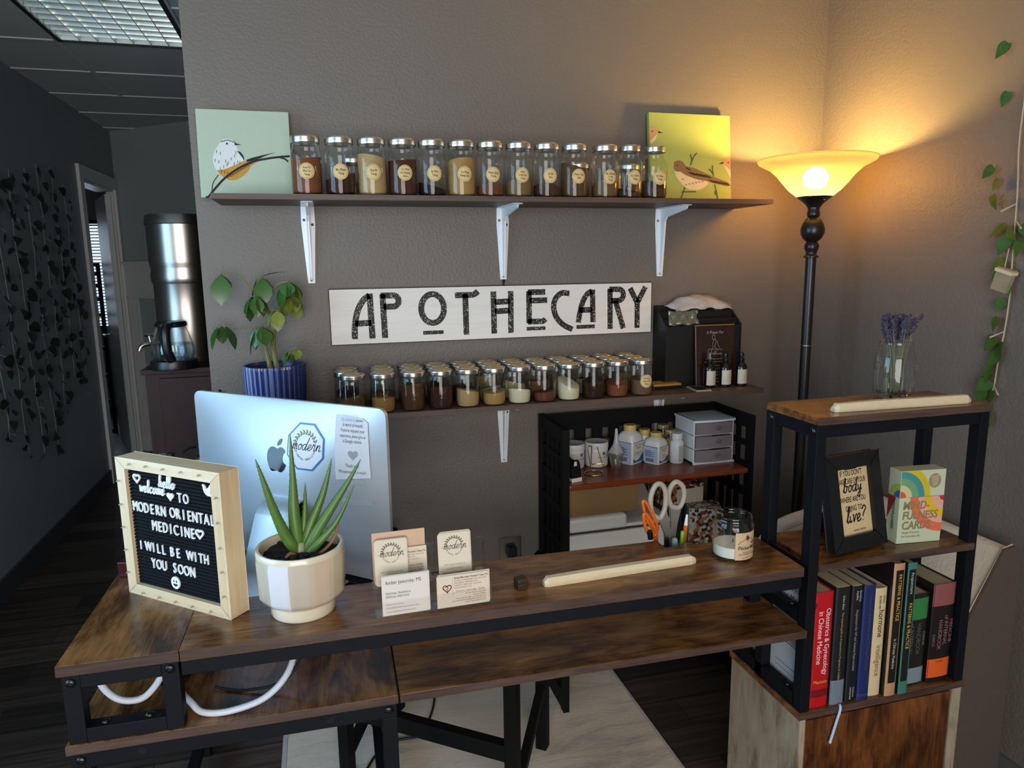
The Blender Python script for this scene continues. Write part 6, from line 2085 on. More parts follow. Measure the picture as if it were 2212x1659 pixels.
# ------------------------------------------------------------------ small things on the riser
t = thing('wooden_cube', 'small dark brown carved cube on the desk riser beside the pale crystal stick', 'cube', (0.392, -1.108, 0.9205), 0.15)
MB().box(-0.012, -0.012, 0, 0.012, 0.012, 0.024).build('block', mat('dark_walnut_cube', '3a2413', rough=0.5, var=0.3, scale=80), t, bev=0.0015)
gb = MB()
for z in (0.007, 0.015):
    gb.box(-0.0125, -0.0125, z, 0.0125, 0.0125, z + .0012)
gb.build('carved_groove', mat('groove_black', '0d0805', rough=0.8), t)
M_sel = mat('selenite_crystal', 'd9c8a4', rough=0.25, var=0.1, scale=40, spec=0.6, bump=0.25, bscale=60)


def selenite(lab, a, b_, z):
    a, b_ = Vector(a), Vector(b_)
    d = b_ - a
    L_ = d.length
    t = thing('crystal_stick', lab, 'crystal', (a.x, a.y, z), math.atan2(d.y, d.x), 'pale crystal sticks')
    m_ = MB()
    secs = [(0.0, .55), (0.008, .92), (L_ * .3, 1.0), (L_ * .6, .97), (L_ - .012, .95), (L_, .6)]
    vs, fs = [], []
    pf = [(-0.0125, 0.0), (0.0125, 0.0), (0.015, 0.010), (0.006, 0.021), (-0.009, 0.021), (-0.0145, 0.012)]
    for x, s in secs:
        vs += [(x, p[0] * s + R.uniform(-.0008, .0008), p[1] * s) for p in pf]
    m6 = len(pf)
    for k in range(len(secs) - 1):
        for i in range(m6):
            fs.append((k * m6 + i, (k + 1) * m6 + i, (k + 1) * m6 + (i + 1) % m6, k * m6 + (i + 1) % m6))
    fs.append(tuple(range(m6)))
    fs.append(tuple((len(secs) - 1) * m6 + i for i in range(m6 - 1, -1, -1)))
    m_.add(vs, fs)
    m_.build('crystal', M_sel, t)


selenite('pale cream crystal stick lying on the desk riser before the candle jar', (0.442, -1.112), (0.815, -1.098), 0.9205)
selenite('pale cream crystal stick lying on the top of the shelf tower', (1.134, -1.142), (1.512, -1.155), 1.2655)
CJ = thing('candle_jar', 'half-burnt white candle in a clear glass jar labelled with a mountain drawing', 'candle', (0.922, -1.087, 0.9205), -0.12)
MB().lathe([(0.0, 0.004), (0.040, 0.004), (0.043, 0.0), (0.0455, 0.003), (0.0465, 0.010), (0.0465, 0.078), (0.045, 0.085), (0.0425, 0.088), (0.0425, 0.091), (0.0435, 0.093), (0.0425, 0.096), (0.0435, 0.098), (0.0425, 0.102), (0.041, 0.103), (0.0395, 0.101)], 44).build('glass_body', glass('candle_glass', 'fdfcfa', 1.1), CJ)
MB().lathe([(0.0, 0.006), (0.0435, 0.007), (0.0440, 0.012), (0.0440, 0.032), (0.0, 0.0315)], 40).build('wax', mat('white_wax', 'd6d8c8', rough=0.45, var=0.03), CJ)
wx = MB().tube([(0.0, 0, 0.031), (0.001, 0, 0.040)], 0.0012, 6)
wx.build('wick', M_ink, CJ)
L = MB()
fnc = wrap(0.0469, 0.0, 0.32)
grid(L, -0.030, 0.006, 0.032, 0.072, 16, 1, fn=fnc)
lb = L.build('label', mat('candle_label_paper', 'c9ab86', rough=0.7, var=0.02), CJ)
T = MB()
T.stroke([(-0.024, 0.044), (-0.016, 0.052), (-0.012, 0.051), (-0.001, 0.066), (0.008, 0.056), (0.011, 0.058), (0.020, 0.048)], 0.0012, -0.0003)
T.poly([(-0.001, 0.066), (-0.006, 0.053), (-0.002, 0.056), (0.0, 0.050), (0.003, 0.057), (0.006, 0.052), (0.004, 0.060)], -0.0003)
for x in (0.014, 0.020, 0.024):
    T.poly([(x - .0025, 0.043), (x + .0025, 0.043), (x, 0.053)], -0.0003)
text(T, 'FlickerMill', 0.0125, 0.001, 0.031, -0.0003, bold=0.02, sx=.95)
text(T, 'INSPIRED BY', 0.0048, 0.001, 0.0225, -0.0003)
text(T, "LIFE'S IMPERFECTIONS", 0.0048, 0.001, 0.0175, -0.0003)
text(T, 'Small batch | 7 oz', 0.0042, 0.001, 0.010, -0.0003)
T.map(fnc)
T.build('lettering', mat('dark_plum_print', '3a1f22', rough=0.7), lb)

# pen cup with scissors and pens, standing on the desktop behind the riser
PC = thing('pen_cup', 'dark pen cup standing behind the desk riser, holding scissors and pens', 'pen cup', (0.835, -0.925, 0.7625))
MB().lathe([(0.0, 0.0), (0.042, 0.0), (0.043, 0.004), (0.043, 0.105), (0.041, 0.105), (0.040, 0.006), (0.0, 0.006)], 32).build('cup', M_blkpl, PC)
M_grip = mat('grey_scissor_grip', '6f6a62', rough=0.5)
M_grip2 = mat('pale_scissor_grip', 'a59c8c', rough=0.5)
SC = thing('scissors', 'large grey-handled scissors standing handles up in the pen cup', 'scissors', (0.835, -0.925, 0.775))


def loop(m_, pts, r, mi=0):
    m_.tube(smooth(pts + pts[:1], 6)[:-1], r, 10, mi, closed=True)


m_ = MB()
loop(m_, [(-0.020, 0, 0.190), (-0.042, 0, 0.205), (-0.048, 0, 0.245), (-0.036, 0, 0.278), (-0.018, 0, 0.280), (-0.006, 0, 0.255), (-0.008, 0, 0.215)], 0.0068)
m_.build('handle', M_grip2, SC)
m_ = MB()
m_.prism([(-0.022, 0.188), (-0.006, 0.212), (0.004, 0.17), (0.016, 0.10), (0.004, 0.10), (-0.006, 0.15)], -0.004, 0.005, 'XZ')
m_.build('handle_arm', M_grip, SC, bev=0.002)
m_ = MB()
loop(m_, [(0.016, 0.008, 0.215), (0.006, 0.008, 0.240), (0.012, 0.008, 0.268), (0.028, 0.008, 0.280), (0.046, 0.008, 0.266), (0.050, 0.008, 0.238), (0.038, 0.008, 0.212)], 0.0068)
m_.build('handle', M_grip2, SC)
m_ = MB()
m_.prism([(0.012, 0.218), (0.040, 0.212), (0.030, 0.17), (0.022, 0.10), (0.008, 0.10), (0.016, 0.17)], 0.004, 0.012, 'XZ')
m_.build('handle_arm', M_grip, SC, bev=0.002)
MB().prism([(0.004, 0.105), (0.02, 0.105), (0.014, 0.0), (0.008, 0.0)], 0.001, 0.004, 'XZ').build('blade', M_steel, SC)
PENS = [('orange_scissors', 'small orange-handled scissors beside the grey scissors in the pen cup', None, None),
        ('marker', 'white marker with a black cap leaning out of the pen cup', (-0.030, -0.012, 0.0), (-0.058, -0.018, 0.170)),
        ('highlighter', 'green capped highlighter leaning out of the pen cup at its edge', (-0.034, -0.016, 0.0), (-0.044, -0.012, 0.128)),
        ('pen', 'orange and white click pen standing in the pen cup', (0.030, -0.016, 0.0), (0.046, -0.018, 0.200)),
        ('pen', 'lime green pen standing between the scissors and the orange pen', (0.024, -0.022, 0.0), (0.032, -0.024, 0.160)),
        ('marker', 'dark capped marker in the pen cup below the scissor blades', (-0.010, -0.026, 0.0), (-0.016, -0.030, 0.150))]
M_or, M_gn, M_lm = mat('orange_plastic', 'd0621c', rough=0.35), mat('green_plastic', '1f7a34', rough=0.35), mat('lime_plastic', '7fae2a', rough=0.35)
for k, (nm, lab, a, b_) in enumerate(PENS):
    t = thing(nm, lab, 'scissors' if a is None else ('pen' if nm == 'pen' else 'marker'), (0.835, -0.925, 0.775), 0, None if a is None else 'pens in the cup')
    if a is None:
        m_ = MB()
        loop(m_, [(-0.042, -0.012, 0.150), (-0.062, -0.012, 0.165), (-0.072, -0.012, 0.205), (-0.066, -0.012, 0.212), (-0.052, -0.012, 0.192), (-0.036, -0.012, 0.160)], 0.0045)
        m_.build('handle', M_or, t)
        m_ = MB()
        loop(m_, [(-0.036, -0.006, 0.160), (-0.058, -0.006, 0.190), (-0.072, -0.006, 0.238), (-0.064, -0.006, 0.240), (-0.044, -0.006, 0.205), (-0.030, -0.006, 0.170)], 0.0042)
        m_.build('handle', M_or, t)
        m_ = MB().prism([(-0.050, 0.165), (-0.034, 0.165), (-0.022, 0.05), (-0.03, 0.05)], -0.013, -0.008, 'XZ')
        m_.build('handle_arm', M_or, t, bev=0.001)
        MB().prism([(-0.030, 0.055), (-0.022, 0.055), (-0.016, 0.0), (-0.019, 0.0)], -0.012, -0.010, 'XZ').build('blade', M_steel, t)
        continue
    a, b_ = Vector(a), Vector(b_)
    c1 = {1: M_whpl, 2: M_gn, 3: M_or, 4: M_lm, 5: M_blkpl}[k]
    c2 = {1: M_blkpl, 2: M_gn, 3: M_whpl, 4: M_lm, 5: M_blkpl}[k]
    r = {1: .007, 2: .0075, 3: .0058, 4: .0052, 5: .007}[k]
    q = a.lerp(b_, .86)
    MB().tube([a, q], r, 12).build('barrel', c1, t)
    MB().tube([q, b_.lerp(q, .1), b_], [r, r, r * .6] if k != 3 else [r * .9, r * .5, r * .45], 12).build('cap', c2, t)
    if k == 3:
        MB().tube([a.lerp(b_, .52), a.lerp(b_, .62)], r * 1.15, 12).build('grip_band', M_whpl, t)
t = thing('paper_clip_dish', 'pale blue cap edge showing at the front of the pen cup', 'cap', (0.835 + 0.012, -0.925 - 0.020, 0.8855 - 0.110 - 0.0))
MB().lathe([(0.0, 0.0), (0.008, 0.0), (0.008, 0.136), (0.006, 0.140), (0.0, 0.141)], 16).build('barrel', mat('pale_blue_plastic', '9fb8be', rough=0.3), t)

# ------------------------------------------------------------------ things on the tower
VJ = thing('flower_jar', 'clear glass jar of dried lavender on top of the shelf tower', 'vase', (1.392, -1.045, 1.2655), 0.5)
MB().lathe([(0.0, 0.003), (0.036, 0.0), (0.044, 0.006), (0.0465, 0.02), (0.0465, 0.085), (0.0455, 0.10), (0.0425, 0.113), (0.039, 0.119), (0.0405, 0.122), (0.039, 0.126), (0.0375, 0.130), (0.0395, 0.133), (0.0375, 0.138), (0.0385, 0.143), (0.037, 0.1445), (0.035, 0.143)], 44).build('glass_body', glass('flower_jar_glass', 'fcfdfa', 1.1), VJ)
T = MB()
script(T, 'ball', 0.014, 0.012, 0.072, -0.0004, 0.002, fn=wrap(0.0466), t=0.0012, slant=0.4)
text(T, 'MASON', 0.011, 0.014, 0.035, -0.0004, fn=wrap(0.0466), t=0.001)
T.build('embossed_lettering', M_jar, VJ)
lvs, bud = MB(), MB()
for k in range(46):
    a, r = R.uniform(0, 2 * PI), R.uniform(0.004, 0.034) ** 1.0
    r2 = r * R.uniform(.9, 1.5)
    hgt = R.uniform(.165, .208)
    if k == 0:
        a, r, r2, hgt = -0.6, .03, 0.066, .205
    if k == 1:
        a, r, r2, hgt = PI - 0.2, .03, .058, .190
    b0 = (R.uniform(-.012, .012) + .008 * math.cos(a), R.uniform(-.012, .012) + .008 * math.sin(a), 0.012)
    tp_ = (r2 * math.cos(a), r2 * math.sin(a), hgt)
    md = ((b0[0] + r * math.cos(a)) / 2, (b0[1] + r * math.sin(a)) / 2, 0.10)
    pp = smooth([b0, md, tp_], 5)
    lvs.tube(pp, 0.0008, 5)
    d = (Vector(tp_) - Vector(pp[-4])).normalized()
    for j in range(8):
        c = Vector(tp_) - d * .0055 * j * (1.25 if k < 2 else 1)
        s = R.uniform(.0026, .0044)
        for q in range(3):
            aa = R.uniform(0, 6.28)
            off = Vector((math.cos(aa), math.sin(aa), .5)) * .003
            tip = c + Vector((math.cos(aa) * s * 1.7, math.sin(aa) * s * 1.7, s * 1.5))
            bud.tube([c, c.lerp(tip, .5), tip], [s * .3, s * .55, s * .15], 5)
lvs.build('stem', mat('dry_stem', '73765a', rough=0.8, var=0.2), VJ)
bud.build('lavender_flower', mat('dried_lavender', '4a4157', rough=0.9, var=0.4, scale=160), VJ)
ch = MB()
for k in range(160):
    a, r = R.uniform(0, 6.28), R.uniform(0, .038)
    st_ = len(ch.v)
    s = R.uniform(.0015, .0035)
    ch.box(-s, -s * .5, -s * .3, s, s * .5, s * .3)
    ch.xf(Matrix.Translation((r * math.cos(a), r * math.sin(a), .006 + R.uniform(0, .010))) @ Matrix.Rotation(R.uniform(0, 6), 4, 'Z') @ Matrix.Rotation(R.uniform(-1, 1), 4, 'X'), st_)
o = ch.build('fallen_petals', mat('dry_petal_chaff', '5b4b3a', rough=0.9, var=0.4, scale=120), VJ)
o['kind'] = 'stuff'
# framed quote
FQ = thing('picture_frame', 'black easel frame with a handwritten quote about caring for your body', 'picture frame', (1.236, -1.145, 0.9225), 0.16)
lean = -0.20
Rm = Matrix.Rotation(lean, 4, 'X')
fwd, fht, bw = 0.176, 0.228, 0.032
for poly in ([(-fwd / 2, 0), (fwd / 2, 0), (fwd / 2 - bw, bw), (-fwd / 2 + bw, bw)], [(-fwd / 2, fht), (-fwd / 2 + bw, fht - bw), (fwd / 2 - bw, fht - bw), (fwd / 2, fht)], [(-fwd / 2, 0), (-fwd / 2 + bw, bw), (-fwd / 2 + bw, fht - bw), (-fwd / 2, fht)], [(fwd / 2, 0), (fwd / 2, fht), (fwd / 2 - bw, fht - bw), (fwd / 2 - bw, bw)]):
    MB().prism(poly, -0.006, 0.018, 'XZ').xf(Rm).build('frame_rail', mat('black_satin_frame', '0f0f10', rough=0.4, var=0.05), FQ, bev=0.0015)
pp_ = MB().box(-fwd / 2 + bw - .002, 0.006, bw - .002, fwd / 2 - bw + .002, 0.012, fht - bw + .002)
pp_.xf(Rm)
qp = pp_.build('quote_paper', mat('warm_quote_paper', 'cdb488', rough=0.75, var=0.02), FQ)
T = MB()
for s, z, sz, sx in (("IF YOU DON'T", 0.176, .0185, .62), ('TAKE CARE OF YOUR', 0.156, .0185, .52), ('WHERE ARE YOU', 0.112, .0185, .58), ('GOING TO', 0.090, .0185, .62)):
    text(T, s, sz, 0.0, z, 0.0055, sx=sx, bold=.012)
script(T, 'body', 0.0165, 0.0, 0.136, 0.0055, 0.0032, slant=.2)
script(T, 'live?', 0.0185, 0.002, 0.062, 0.0055, 0.0036, slant=.2)
text(T, '- ancient wisdom', 0.0085, 0.010, 0.040, 0.0055, shear=.4, sx=.8)
T.xf(Rm)
T.build('lettering', M_ink, qp)
MB().prism([(0.02, 0.20), (0.028, 0.20), (0.125, -0.0035), (0.115, -0.0035)], -0.02, 0.02, 'YZ').map(lambda v: (v[0], v[1] + 0.018 if v[2] > .1 else v[1], v[2])).build('easel_leg', M_blkpl, FQ)
# card deck box with arcs
DB = thing('card_deck_box', 'colourful box of mindfulness cards with rainbow arcs on the tower shelf', 'box', (1.347, -1.140, 0.9160), -0.10)
bw_, bd_, bh_ = 0.121, 0.040, 0.186
split = 0.118
MB().box(0, 0, 0, bw_, bd_, split).build('carton', mat('pale_sage_carton', 'bcc4a4', rough=0.5, var=0.02), DB, bev=0.0006)
MB().box(-0.0006, -0.0006, split + .0006, bw_ + .0006, bd_ + .0006, bh_).build('lid', mat('pale_sage_carton'), DB, bev=0.0006)
ARC = [mat('deck_' + c, c, rough=0.5) for c in ('c9c18e', '6d9a6f', '3e8a8c', 'c8b21c', 'd8523a', 'd9a48c', 'c8202e', '2a6aa8', 'a6b44a', '8b1f2c', 'd8694a', 'd7b21c')]


def ring(L, cx, cz, r0, r1, a0, a1, mi, x0, x1, z0, z1, y=-0.0010):
    k = 24
    pts = [(cx + r1 * math.cos(math.radians(a0 + (a1 - a0) * i / k)), cz + r1 * math.sin(math.radians(a0 + (a1 - a0) * i / k))) for i in range(k + 1)]
    pts += [(cx + r0 * math.cos(math.radians(a1 + (a0 - a1) * i / k)), cz + r0 * math.sin(math.radians(a1 + (a0 - a1) * i / k))) for i in range(k + 1)]
    pts = [(min(max(p[0], x0), x1), min(max(p[1], z0), z1)) for p in pts]
    L.poly(pts, y, mi)


L = MB()
for r0, r1, m_i, yy in ((0.0, .016, 4, 0), (.016, .032, 0, 1), (.032, .050, 1, 2), (.050, .066, 2, 3), (.066, .082, 3, 4)):
    ring(L, 0.0, split + .001, r0, r1, 0, 90, m_i, 0.0, bw_, split + .001, bh_ - .001, -0.0010 - .00003 * yy)
for r0, r1, m_i, yy in ((0.0, .012, 6, 0), (.012, .034, 5, 1), (.034, .052, 11, 2), (.052, .070, 5, 3), (.070, .092, 10, 4)):
    ring(L, bw_, split, r0, r1, 180, 270, m_i, 0.0, bw_, 0.02, split, -0.0008 - .00003 * yy)
L.poly(ell(0.092, split + .040, .0165, .0185, 28), -0.0014, 12)
for k in range(6):
    L.stroke([(0.081 + .001 * k, split + .049 - .0045 * k), (0.103 - .0005 * k, split + .0535 - .0045 * k)], .0012, -0.0016, 0, 13)
st_ = len(L.v)
for r0, r1, m_i in ((0.0, .020, 7), (.020, .036, 8)):
    ring(L, 0.0, 0.0, r0, r1, 90, 180, m_i, -bd_, 0, 0, .06, 0)
for q in range(st_, len(L.v)):
    v = L.v[q]
    L.v[q] = (-0.0010, -v[0], split + v[2])
st_ = len(L.v)
L.poly([(-bd_, .055), (-.012, .115), (-bd_ * .4, .118), (-bd_, .118)], 0, 9)
for q in range(st_, len(L.v)):
    v = L.v[q]
    L.v[q] = (-0.0008, -v[0], v[2])
L.build('printed_arcs', ARC + [mat('kraft_seal', '94835f', rough=0.5), mat('pale_print', 'd8d2bc', rough=0.6)], DB)
T = MB()
M_olive = mat('olive_gold_print', '8a7c4e', rough=0.45)
for k, s in enumerate(('MIND-', 'FULNESS', 'CARDS')):
    text(T, s, 0.0285, 0.010, 0.088 - 0.0255 * k, -0.0016, al='LEFT', bold=.02, shear=.1, sx=.88)
text(T, 'Simple Practices', 0.0075, 0.012, 0.026, -0.0016, al='LEFT')
text(T, 'for Everyday Life', 0.0075, 0.012, 0.016, -0.0016, al='LEFT')
st_ = len(T.v)
text(T, 'MINDFULNESS', 0.0115, 0.0, 0.0, 0, bold=.02, rot=-PI / 2, mi=1, al='LEFT')
for q in range(st_, len(T.v)):
    v = T.v[q]
    T.v[q] = (-0.0014, 0.022 - v[0], v[2] + 0.108)
T.build('lettering', [M_olive, mat('dark_teal_print', '2f4f4c', rough=0.5)], DB)

# ------------------------------------------------------------------ books in the tower
M_pages = mat('book_page_block', 'c5b48e', rough=0.85, var=0.08, scale=300)


def book(lab, x0, x1, h, y, col, depth, title, bands=(), hard=True, sheen=0.35, boards=None, inset=0.0):
    t = thing('book', lab, 'book', (x0, y, 0.5405), 0, 'books standing in the shelf tower')
    w_ = x1 - x0
    mt = mat('book_cover_' + col, col, rough=sheen, var=0.08, scale=25)
    cv = MB()
    k = 8
    out, inn = [], []
    th_ = 0.0025 if hard else 0.0012
    rd = 0.004 if w_ > .03 else 0.0015
    for i in range(k + 1):
        a = PI * i / k
        out.append((w_ / 2 - w_ / 2 * math.cos(a), rd - rd * math.sin(a)))
    for i in range(k + 1):
        a = PI - PI * i / k
        inn.append((w_ / 2 - (w_ / 2 - th_) * math.cos(a), rd + th_ - rd * math.sin(a)))
    poly = [(w_, depth)] + out[::-1] + [(0, depth), (th_, depth)] + inn[::-1] + [(w_ - th_, depth)]
    n_ = len(out)
    # cover as spine strip and two boards
    vs = [(p[0], p[1], 0) for p in out] + [(p[0], p[1], h) for p in out]
    cv.add(vs, [(i, i + 1, n_ + i + 1, n_ + i) for i in range(n_ - 1)], 0, True)
    cv.build('spine', mt, t)
    for xa in (0, w_ - th_):
        MB().box(xa, rd, 0, xa + th_, depth, h).build('cover_board', mat('book_cover_' + boards, boards, rough=sheen, var=0.08, scale=25) if boards else mt, t)
    MB().box(th_, rd + .0005, 0.003 if hard else 0.0, w_ - th_, depth - .004, h - (.004 if hard else .0)).build('page_block', M_pages, t)
    off = lambda v: (v[0], v[1] + rd - rd * math.sqrt(max(0, 1 - (1 - 2 * min(1, max(0, v[0] / w_))) ** 2)) - 0.0004, v[2])
    for z0, z1, c in bands:
        B = MB()
        grid(B, inset * w_, z0 * h, w_ * (1 - inset), z1 * h, 12, 1, 0, 0, off)
        B.build('spine_band', mat('band_' + c, c, rough=0.45, var=0.05), t)
    if title:
        T = MB()
        mats = []
        for (s, fx, fz, sz, c, al, rot) in title:
            mm = mat('foil_' + c, c, rough=0.4, var=0.0)
            if mm not in mats:
                mats.append(mm)
            text(T, s, sz, fx * w_, fz * h, -0.0005, mats.index(mm), al=al, rot=-PI / 2 if rot else 0.0, sx=.86, fn=off)
        T.build('lettering', mats, t)
    return t


BY = -1.180
rb = book('thick red hardback titled Obstetrics and Gynecology in Chinese Medicine', 1.094, 1.146, 0.298, BY + .004, 'b3161c', 0.24,
          [('Obstetrics & Gynecology', .60, .86, .0195, 'f0dede', 'LEFT', 1), ('in Chinese Medicine', .22, .84, .0195, 'f0dede', 'LEFT', 1), ('Maciocia', .5, .21, .0125, 'e3b23a', 'CENTER', 0)], [(.09, .155, '6e0f14')])
bc = MB().box(-0.0008, 0.015, 0.004, 0.0, 0.236, 0.294)
cvb = bc.build('back_cover', mat('white_back_cover', 'ccd4da', rough=0.4), rb)
T = MB()


def side(v):
    return (-0.0012, 0.236 - v[0], v[2])


st_ = 0
text(T, 'Obstetrics & Gynecology', 0.022, 0.02, 0.266, 0, al='LEFT')
text(T, 'in Chinese Medicine', 0.022, 0.045, 0.240, 0, al='LEFT')
T.box(0.02, 0, 0.233, 0.21, 0.0004, 0.2345)
for k in range(17):
    T.box(0.09, 0, 0.226 - .0065 * k, 0.21 - .012 * (k % 3), 0.0004, 0.228 - .0065 * k)
T.box(0.06, 0, 0.110, 0.088, .0004, 0.135).box(0.10, 0, 0.060, 0.21, .0004, 0.061).box(0.10, 0, 0.045, 0.19, .0004, 0.046)
for k in range(9):
    T.box(0.187 + .003 * k, 0, 0.012, 0.187 + .003 * k + (.0018 if k % 2 else .001), .0004, 0.036)
T.map(side)
T.build('lettering', mat('dark_blue_print', '3a4350', rough=0.6), cvb)
book('black paperback with a grey foot and thin gold title, beside the red book', 1.150, 1.190, 0.305, BY + .001, '1b1c1e', 0.20, [('Debra Betts', .42, .93, .0085, 'b9b9b4', 'LEFT', 1), ('The essential guide to Acupuncture in Pregnancy & Childbirth', .42, .79, .0085, 'b39a4a', 'LEFT', 1)], [(.0, .21, '6d7886')], False)
rbn = MB()
book('slim black paperback titled Acupuncture for IVF between black and navy books', 1.194, 1.224, 0.303, BY, '191a1d', 0.20, [('Acupuncture for IVF and Assisted Reproduction', .42, .80, .0095, '9a9a94', 'LEFT', 1), ('Szmelskyj', .66, .96, .0085, 'c8c8c2', 'LEFT', 1), ('Aquilina', .36, .96, .0085, 'c8c8c2', 'LEFT', 1), ('CHURCHILL', .6, .13, .006, 'c8c8c2', 'LEFT', 1), ('LIVINGSTONE', .32, .13, .006, 'c8c8c2', 'LEFT', 1)], (), False)
book('navy blue hardback with a faded gilt title beside the cream book', 1.227, 1.261, 0.301, BY - .002, '1f2a5a', 0.20, [('Treatment of Infertility with Chinese Medicine', .42, .93, .0125, '4f4a66', 'LEFT', 1)], [(.03, .055, '2c3768')])
book('cream book titled hormone intelligence', 1.265, 1.300, 0.286, BY + .004, 'd1bd92', 0.19, [('AVIVA', .62, .93, .0085, '2a2018', 'LEFT', 1), ('ROMM MD', .30, .93, .0085, '2a2018', 'LEFT', 1), ('hormone', .36, .80, .0225, '2a1210', 'LEFT', 1), ('intelligence', .36, .475, .0215, '8a6650', 'LEFT', 1)], ())
book('tall tan and black patterned book titled Patterns and Practice in Chinese Medicine', 1.304, 1.336, 0.349, BY - .008, 'b48a66', 0.235, [('PATTERNS & PRACTICE', .38, .92, .0135, 'd9b24a', 'LEFT', 1), ('in Chinese Medicine', .38, .44, .0115, 'c9c2b0', 'LEFT', 1)], [(.10, .95, '15130f')], boards='1a1613', inset=.16)
book('tall teal and black book titled Acupuncture Patterns and Practice', 1.341, 1.368, 0.347, BY - .010, '3f7468', 0.235, [('Acupuncture', .38, .93, .0125, 'b9c4ba', 'LEFT', 1), ('PATTERNS & PRACTICE', .38, .70, .0135, 'd9b24a', 'LEFT', 1)], [(.10, .95, '14140f')], boards='12201e', inset=.14)
book('short thick black handbook with a green band above and grey band below', 1.374, 1.440, 0.248, BY + .014, '1d1a18', 0.20, [('CLINICAL', .82, .58, .0105, '8c857a', 'LEFT', 1), ('HANDBOOK', .52, .68, .0175, '5f5a54', 'LEFT', 1), ('of INTERNAL', .18, .69, .0175, '5f5a54', 'LEFT', 1)], [(.72, .95, '2f7a3e'), (.02, .19, '77888c')])
book('thickest black handbook with a rose band above and an orange band below', 1.447, 1.515, 0.268, BY + .008, '1a1414', 0.215, [('CLINICAL', .10, .50, .0095, '9a6a64', 'LEFT', 1), ('HANDBOOK', .32, .64, .0165, '9a6a64', 'LEFT', 1), ('of INTERNAL', .57, .68, .0165, '9a6a64', 'LEFT', 1), ('MEDICINE', .82, .63, .0165, '9a6a64', 'LEFT', 1), ('J. CLAVEY', .5, .205, .006, '2a1410', 'CENTER', 0)], [(.78, 1.0, '8a4f4c'), (.05, .24, 'd85a1e')])
t = thing('bookmark_ribbon', 'pale blue ribbon hanging from under the black book over the cabinet front', 'ribbon', (1.166, -1.189, 0.5395))
MB().tube(smooth([(0.008, 0.004, 0.0022), (0.005, -0.0015, 0.0025), (0.002, -0.0045, -0.008), (-0.010, -0.006, -0.045), (-0.022, -0.006, -0.088)], 5), 0.0032, 8).build('ribbon_strip', mat('pale_blue_ribbon', 'a9c4dc', rough=0.6), t)

# ------------------------------------------------------------------ white armchair behind the tower
AC = thing('armchair', 'white quilted armchair with taupe outer sides behind the shelf tower', 'armchair', (1.72, -0.75, 0))
M_q = mat('white_quilted_fabric', 'cfc3b2', rough=0.9, spec=0.15, var=0.04, scale=60, bump=0.5, bscale=90)
M_tp = mat('taupe_upholstery', '54493f', rough=0.85, var=0.06, scale=50, bump=0.2)
ox_, oy_ = -1.72, 0.75
bk = MB()
bk.prism([(1.66 + ox_, 0.40), (1.72 + ox_, 0.40), (1.905 + ox_, 0.760), (1.895 + ox_, 0.785), (1.868 + ox_, 0.778)], -1.0 + oy_, -0.47 + oy_, 'XZ')
bk.build('back_cushion', M_q, AC, bev=0.008)
MB().prism([(1.650 + ox_, 0.38), (1.735 + ox_, 0.38), (1.912 + ox_, 0.755), (1.900 + ox_, 0.790), (1.862 + ox_, 0.783)], -1.010 + oy_, -1.0005 + oy_, 'XZ').build('side_wing', M_tp, AC)
sh = MB().prism([(1.725 + ox_, 0.10), (1.93 + ox_, 0.03), (1.93 + ox_, 0.70), (1.908 + ox_, 0.772), (1.73 + ox_, 0.41)], -1.004 + oy_, -0.466 + oy_, 'XZ')
sh.build('back_shell', M_tp, AC, bev=0.006)
MB().prism([(1.57 + ox_, -0.995 + oy_), (1.74 + ox_, -0.995 + oy_), (1.74 + ox_, -0.47 + oy_), (1.34 + ox_, -0.47 + oy_), (1.34 + ox_, -0.80 + oy_), (1.57 + ox_, -0.85 + oy_)], 0.30, 0.43, 'XY').build('seat', M_q, AC, bev=0.012)
MB().prism([(1.57 + ox_, -1.0 + oy_), (1.76 + ox_, -1.0 + oy_), (1.76 + ox_, -0.47 + oy_), (1.36 + ox_, -0.47 + oy_), (1.36 + ox_, -0.79 + oy_), (1.57 + ox_, -0.84 + oy_)], 0.03, 0.30, 'XY').build('base', M_tp, AC, bev=0.006)
ar = MB().tube(smooth([(1.40 + ox_, -0.50 + oy_, 0.62), (1.48 + ox_, -0.50 + oy_, 0.705), (1.62 + ox_, -0.49 + oy_, 0.735), (1.78 + ox_, -0.48 + oy_, 0.75), (1.87 + ox_, -0.48 + oy_, 0.765)], 5), 0.024, 10)
ar.build('armrest', M_q, AC)
MB().prism([(1.40 + ox_, 0.28), (1.76 + ox_, 0.28), (1.80 + ox_, 0.74), (1.62 + ox_, 0.725), (1.48 + ox_, 0.69), (1.40 + ox_, 0.60)], -0.515 + oy_, -0.475 + oy_, 'XZ').build('side_panel', M_q, AC, bev=0.004)

# ------------------------------------------------------------------ cables under the riser
M_wc, M_bc = mat('white_cable_sheath', 'c9d0da', rough=0.45, var=0.03), mat('black_cable_sheath', '101012', rough=0.45)


def cable(lab, pts, r, m, grp, z0=None):
    p0 = pts[0]
    t = thing('cable', lab, 'cable', p0, 0, grp)
    MB().tube([(p[0] - p0[0], p[1] - p0[1], p[2] - p0[2]) for p in smooth(pts, 6)], r, 10).build('sheath', m, t)
    return t


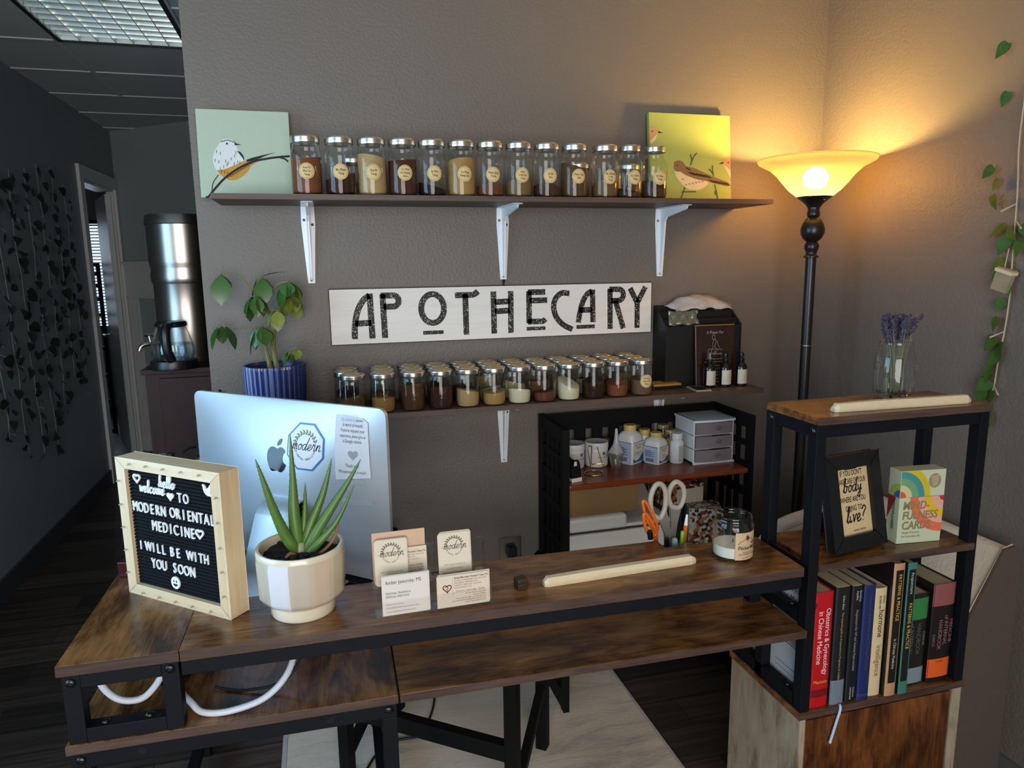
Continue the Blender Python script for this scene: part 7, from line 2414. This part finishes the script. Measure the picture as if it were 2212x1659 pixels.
cable('thick white cable sagging inside the open end of the desk riser', [(-0.440, -1.09, 0.889), (-0.436, -1.10, 0.846), (-0.418, -1.10, 0.812), (-0.392, -1.10, 0.796), (-0.360, -1.10, 0.800), (-0.328, -1.10, 0.840), (-0.318, -1.09, 0.889)], 0.0065, M_wc, 'cables under the desk riser')
cable('thick white cable looping along the desktop under the long riser', [(-0.306, -1.09, 0.800), (-0.278, -1.12, 0.784), (-0.254, -1.14, 0.771), (-0.206, -1.148, 0.7695), (-0.142, -1.14, 0.780), (-0.098, -1.12, 0.812), (-0.080, -1.08, 0.850), (-0.078, -1.05, 0.889)], 0.0065, M_wc, 'cables under the desk riser')
cable('thin black cable beside the thick white loop on the desktop', [(-0.245, -1.05, 0.7665), (-0.18, -1.08, 0.7665), (-0.10, -1.09, 0.785), (-0.055, -1.05, 0.845), (-0.045, -1.04, 0.893)], 0.0028, M_bc, 'cables under the desk riser')
cable('thin black cable hanging near the riser post towards its plug', [(-0.232, -1.02, 0.812), (-0.215, -1.03, 0.808), (-0.19, -1.04, 0.820), (-0.17, -1.04, 0.85), (-0.12, -1.04, 0.865), (-0.05, -1.05, 0.893)], 0.0028, M_bc, 'cables under the desk riser')
t = thing('power_adapter', 'black power adapter standing on the desktop in the open riser end', 'adapter', (-0.335, -0.98, 0.7625), 0.4)
MB().box(-0.03, -0.02, 0, 0.03, 0.02, 0.085).build('case', M_blkpl, t, bev=0.003)
MB().tube(smooth([(-0.034, -0.03, 0.105), (-0.034, -0.03, 0.06), (-0.02, -0.05, 0.02), (0.0, -0.06, 0.004)], 4), [0.004] * 5 + [0.0015] * 8, 8).build('plug_lead', mat('grey_plug', '6a7076', rough=0.4), t)
cable('black floor cord curling over the rug beneath the desk', [(0.07, -0.40, 0.0135), (0.11, -0.33, 0.0135), (0.17, -0.285, 0.0135), (0.255, -0.281, 0.0135), (0.295, -0.22, 0.0135), (0.33, -0.13, 0.0135), (0.35, -0.04, 0.0135)], 0.004, M_bc, 'cords on the floor')
